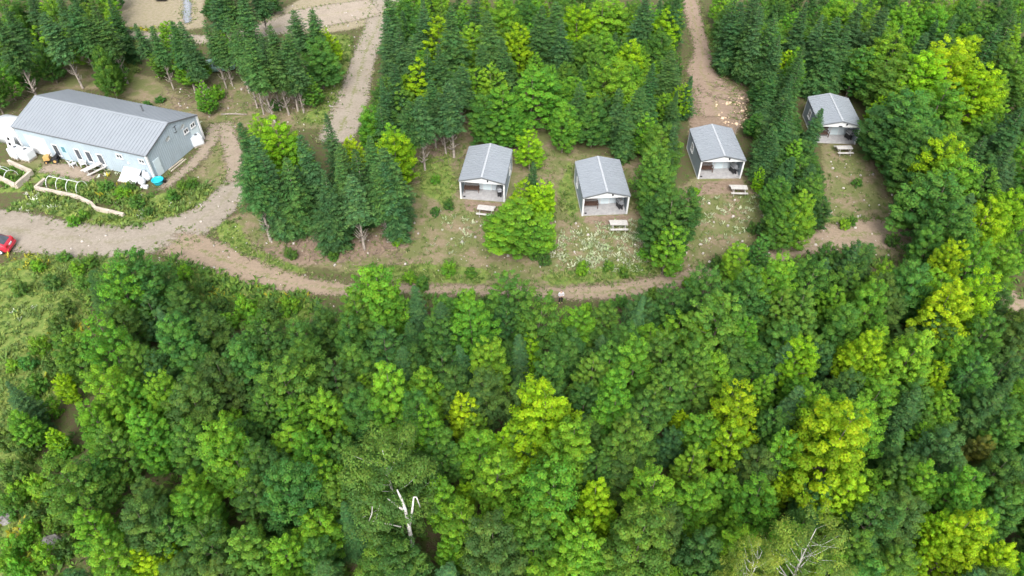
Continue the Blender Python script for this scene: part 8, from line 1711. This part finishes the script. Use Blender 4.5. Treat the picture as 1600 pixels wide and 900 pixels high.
# dead white birch stems standing out of the grey-green crown
ds = empty('dead_birch', (-6.45, 21.3, 0)); tag(ds, 'dead white forked birch trunk sticking out of the foreground foliage', 'dead tree')
m = MB(); m.tube([(0, 0, 0), (0, 0, 4), (-.05, .15, 7.2), (-.2, .3, 8.2), (-.36, .4, 9.0)], [.15, .13, .1, .08, .03], 9); m.build('trunk', 'wbark', ds, smooth=True)
m = MB(); m.tube([(-.03, .1, 6.9), (-.35, .1, 7.5), (-.85, .25, 8.0), (-1.05, .3, 8.15)], [.08, .075, .05, .015], 8); m.build('branch', 'wbark', ds, smooth=True)
m = MB(); m.tube([(.1, 0, 5.5), (.4, .1, 7.2), (.6, .2, 8.5)], [.08, .07, .04], 8); m.tube([(.6, .2, 8.5), (.76, .2, 8.5), (.9, .1, 7.5)], [.05, .045, .03], 6); m.build('branch', 'wbark', ds, smooth=True)
m = MB(); m.tube([(-1.9, -.2, 6.3), (-1.7, 0, 7.1), (-1.45, .2, 7.9)], [.035, .03, .02], 5); m.tube([(-2.3, -.25, 6.4), (-2.05, -.05, 7.0), (-1.98, .1, 7.6)], [.03, .03, .02], 5); m.tube([(-.5, 0, 5.2), (-1.9, -.2, 6.3), (-2.3, -.25, 6.4)], [.05, .04, .03], 5);  m.build('twig', 'wbark', ds, smooth=True)

# ------------------------------------------------------------------ boulders and stones
def rock_mesh(seed, flat=.55):
    rng = np.random.default_rng(seed); m = MB(); n = 9; vs = []; fs = []
    for i, el in enumerate(np.linspace(-1.2, 1.5, 6)):
        for k in range(n):
            a = 2 * math.pi * k / n; q = rng.uniform(.78, 1.15); vs.append((math.cos(el) * math.cos(a) * q, math.cos(el) * math.sin(a) * q, (math.sin(el) * flat) * q))
    for i in range(5):
        for k in range(n): fs.append((i * n + k, i * n + (k + 1) % n, (i + 1) * n + (k + 1) % n, (i + 1) * n + k))
    fs += [tuple(range(n))[::-1], tuple(5 * n + k for k in range(n))]
    m.add(vs, fs); return m.mesh('rock', 'rock')
for sd_, x, y, s_, lab in ((1, -36.0, 24.6, .75, 'flat grey boulder at the left edge among low weeds'), (2, -31.9, 22.9, .85, 'grey boulder half sunk in the weeds near the bottom left corner'), (3, -34.3, 23.9, .4, 'small grey boulder between the two larger ones, bottom left')):
    o = link(bpy.data.objects.new('boulder', rock_mesh(sd_))); o.location = (x, y, -.08 * s_); o.scale = (s_, s_ * .8, s_ * .7); tag(o, lab, 'boulder', 'boulders in the left meadow')

# ------------------------------------------------------------------ low plants (uncountable)
PAL = dict(meadow=[(.125, .215, .045), (.16, .24, .05), (.10, .18, .045), (.21, .26, .06), (.14, .2, .06)], fern=[(.085, .18, .03), (.11, .22, .035), (.07, .15, .03), (.15, .25, .04)],
           grass=[(.10, .18, .035), (.15, .22, .045), (.19, .22, .07), (.08, .145, .03)], sparse=[(.17, .225, .06), (.13, .2, .05), (.27, .26, .13), (.15, .22, .06), (.11, .18, .045)],
           sage=[(.36, .41, .25), (.29, .36, .19), (.43, .46, .31)], white=[(.66, .68, .58), (.55, .6, .45), (.13, .2, .05), (.14, .2, .06)], gold=[(.34, .32, .03), (.25, .29, .03), (.15, .22, .035), (.4, .35, .04)])
KINDNAME = dict(meadow='meadow_weeds', fern='ferns', grass='grass', sparse='sparse_grass', sage='pale_weeds', white='white_flowers', gold='goldenrod')
KINDLAB = dict(meadow='mixed green weeds of the left meadow and garden', fern='bright green ferns below the gravel road and under the trees', grass='green grass tufts along the lanes and tracks', sparse='thin grass tufts on the dry ground around the cabins', sage='pale grey-green weeds in front of the second cabin', white='white flowering weeds by the long building', gold='yellow goldenrod among the weeds')
rngs = np.random.default_rng(21)
buck = {}
for poly, dens, size, pal in SCATTER:
    P = np.array(poly); lo, hi = P.min(0), P.max(0); n = int((hi - lo).prod() * dens)
    q = rngs.uniform(lo, hi, (n, 2)); q = q[signed(q, poly) > rngs.normal(0, .5, len(q))]
    # clump
    nz = np.sin(q[:, 0] * .9 + 1.3 * np.sin(q[:, 1] * .7)) * np.sin(q[:, 1] * 1.1 + 1.7 * np.sin(q[:, 0] * .5)); q = q[rngs.uniform(-1.1, .9, len(q)) < nz + .3]
    for c_, w_ in ROADLINES:
        if len(q) == 0: break
        dd = np.min(np.hypot(q[:, None, 0] - c_[None, :, 0], q[:, None, 1] - c_[None, :, 1]) - w_[None, :] * .8, axis=1)
        q = q[dd > rngs.uniform(-.5, .4, len(q))]
    for (cx, cy_), yaw, *_ in CABINS:
        a = R(yaw); u = (q[:, 0] - cx) * math.cos(a) + (q[:, 1] - cy_) * math.sin(a); v = -(q[:, 0] - cx) * math.sin(a) + (q[:, 1] - cy_) * math.cos(a)
        q = q[~((abs(u) < 2.8) & (v > -.9) & (v < 6.5))]
    a = R(71.345); u = (q[:, 0] + 39.844) * math.cos(a) + (q[:, 1] - 65.213) * math.sin(a); v = -(q[:, 0] + 39.844) * math.sin(a) + (q[:, 1] - 65.213) * math.cos(a)
    q = q[~((u > -.2) & (u < 9) & (v > -.2) & (v < 24))]
    buck.setdefault(pal, []).append((q, size))
for c_, w_ in ROADLINES:      # ragged verges
    n = int(len(c_) * 9); i_ = rngs.integers(0, len(c_), n); tg = np.gradient(c_, axis=0); tg /= np.linalg.norm(tg, axis=1)[:, None] + 1e-9
    lat_ = w_[i_] * rngs.choice([-1, 1], n) * rngs.uniform(.8, 1.0, n) + rngs.normal(0, .5, n)
    q = c_[i_] + np.stack([-tg[i_, 1], tg[i_, 0]], 1) * lat_[:, None]
    buck.setdefault('sparse', []).append((q, .24))
for pal, lst in buck.items():
    C = []; Nn = []; A = []; L = []; Wd = []; colr = []
    for q, size in lst:
        n = len(q); k = 9 if pal != 'sparse' else 6
        s_ = size * rngs.uniform(.6, 1.35, n)
        base = np.array(PAL[pal])[rngs.integers(0, len(PAL[pal]), n)] * rngs.uniform(.8, 1.2, (n, 1))
        for j in range(k):
            az = rngs.uniform(0, 6.28, n); el = rngs.uniform(.35, 1.25, n)
            ax = np.stack([np.cos(az) * np.cos(el), np.sin(az) * np.cos(el), np.sin(el)], 1)
            Lj = s_ * rngs.uniform(.6, 1.1, n)
            cen = np.concatenate([q, np.zeros((n, 1))], 1) + ax * (Lj * .5)[:, None] + np.stack([rngs.normal(0, .12, n) * s_ / .4, rngs.normal(0, .12, n) * s_ / .4, np.zeros(n)], 1)
            C.append(cen); A.append(ax); L.append(Lj); Wd.append(Lj * (.34 if pal != 'grass' else .22))
            Nn.append(np.stack([-np.cos(az) * np.sin(el), -np.sin(az) * np.sin(el), np.cos(el)], 1) + rngs.normal(0, .2, (n, 3)))
            colr.append(base * rngs.uniform(.85, 1.15, (n, 1)))
    V, T = leaf_quads(np.concatenate(C), np.concatenate(Nn), np.concatenate(A), np.concatenate(L), np.concatenate(Wd), .15)
    me = mesh_np(KINDNAME[pal], V, T, 'plants')
    cc = np.repeat(np.concatenate(colr), 4, axis=0); cc = np.concatenate([cc, np.ones((len(cc), 1))], 1)
    me.attributes.new('tint', 'FLOAT_COLOR', 'POINT').data.foreach_set('color', cc.astype(np.float32).ravel())
    tag(link(bpy.data.objects.new(KINDNAME[pal], me)), KINDLAB[pal], 'plants', kind='stuff')

# stones on the lane verges and wood chips on the soil patch
def pebbles(name, label, areas, mat, smin, smax, flat):
    Vs = []; Fs = []; off = 0
    cube = np.array([(-1, -1, -1), (1, -1, -1), (1, 1, -1), (-1, 1, -1), (-.6, -.7, 1), (.7, -.6, 1), (.6, .7, 1), (-.7, .6, 1)], float)
    fc = np.array([(3, 2, 1, 0), (4, 5, 6, 7), (0, 1, 5, 4), (1, 2, 6, 5), (2, 3, 7, 6), (3, 0, 4, 7)])
    for (x0, y0, x1, y1), n in areas:
        for _ in range(n):
            s_ = smin * (smax / smin) ** (rngs.uniform() ** 2.5); a = rngs.uniform(0, 6.28)
            v = cube * rngs.uniform(.75, 1.25, cube.shape) * np.array([s_, s_ * rngs.uniform(.5, 1), s_ * flat])
            v = np.stack([v[:, 0] * math.cos(a) - v[:, 1] * math.sin(a), v[:, 0] * math.sin(a) + v[:, 1] * math.cos(a), v[:, 2]], 1)
            Vs.append(v + np.array([rngs.uniform(x0, x1), rngs.uniform(y0, y1), s_ * flat * .6])); Fs.append(fc + off); off += 8
    me = mesh_np(name, np.concatenate(Vs), np.concatenate(Fs), mat)
    tag(link(bpy.data.objects.new(name, me)), label, name.replace('_', ' '), kind='stuff')
M['chip'] = plain('fresh_wood_chip', (.62, .46, .32), .9, var=.25, scale=1.5)
M['stone'] = plain('pale_stone', (.45, .41, .38), .9, var=.3, scale=.8)
pebbles('scattered_stones', 'loose pale stones on the dry ground around cabins and lanes', [((-8, 50, 20, 58), 260), ((-30, 45, -8, 58), 160), ((36, 52, 50, 70), 160), ((-45, 72, -22, 88), 220), ((-45, 50, -28, 66), 120), ((20, 50, 36, 62), 120), ((-38, 88, -20, 112), 160)], 'stone', .03, .16, .6)
pebbles('wood_chips', 'orange-brown wood debris on the bare soil patch', [((26, 76, 34, 84), 240), ((31, 77, 35, 82), 120)], 'chip', .04, .3, .3)
# dead brush under the spruces
m = MB(); rr = random.Random(8)
for (x0, y0, x1, y1), n in (((-26, 51, -10, 56), 150), ((-46, 80, -22, 86), 260), ((-12, 68, -5, 78), 140), ((24, 82, 36, 88), 70), ((-80, 78, -52, 92), 160)):
    for _ in range(n):
        x, y, a, L = rr.uniform(x0, x1), rr.uniform(y0, y1), rr.uniform(0, 6.28), rr.uniform(.4, 1.8)
        m.tube([(x, y, .03), (x + math.cos(a) * L * .5, y + math.sin(a) * L * .5, rr.uniform(.08, .3)), (x + math.cos(a + .3) * L, y + math.sin(a + .3) * L, .05)], [.03, .022, .01], 4)
tag(m.build('brushwood', 'dead_wood'), 'dead brown branches littering the ground under the spruces', 'brushwood', kind='stuff')
lg = MB(); lg.tube([(0, 0, .12), (1.5, .3, .14), (3.2, .4, .12)], [.12, .1, .07], 8); lg.tube([(1.5, .3, .14), (2.1, .9, .35)], [.04, .015], 5)
o = lg.build('fallen_log', 'sbark', None, smooth=True); o.location = (-36.5, 79.0, 0); o.rotation_euler = (0, 0, R(-8)); tag(o, 'pale fallen log below the bare spruce trunks beyond the building', 'log')
pl_ = MB(); pl_.tube([(0, 0, 0), (0, 0, 3.4)], [.05, .03], 6); o = pl_.build('wooden_pole', 'sbark'); o.location = (26.6, 73.6, 0); o.rotation_euler = (R(4), R(3), 0); tag(o, 'thin bare pole behind the third cabin at the soil patch', 'pole')
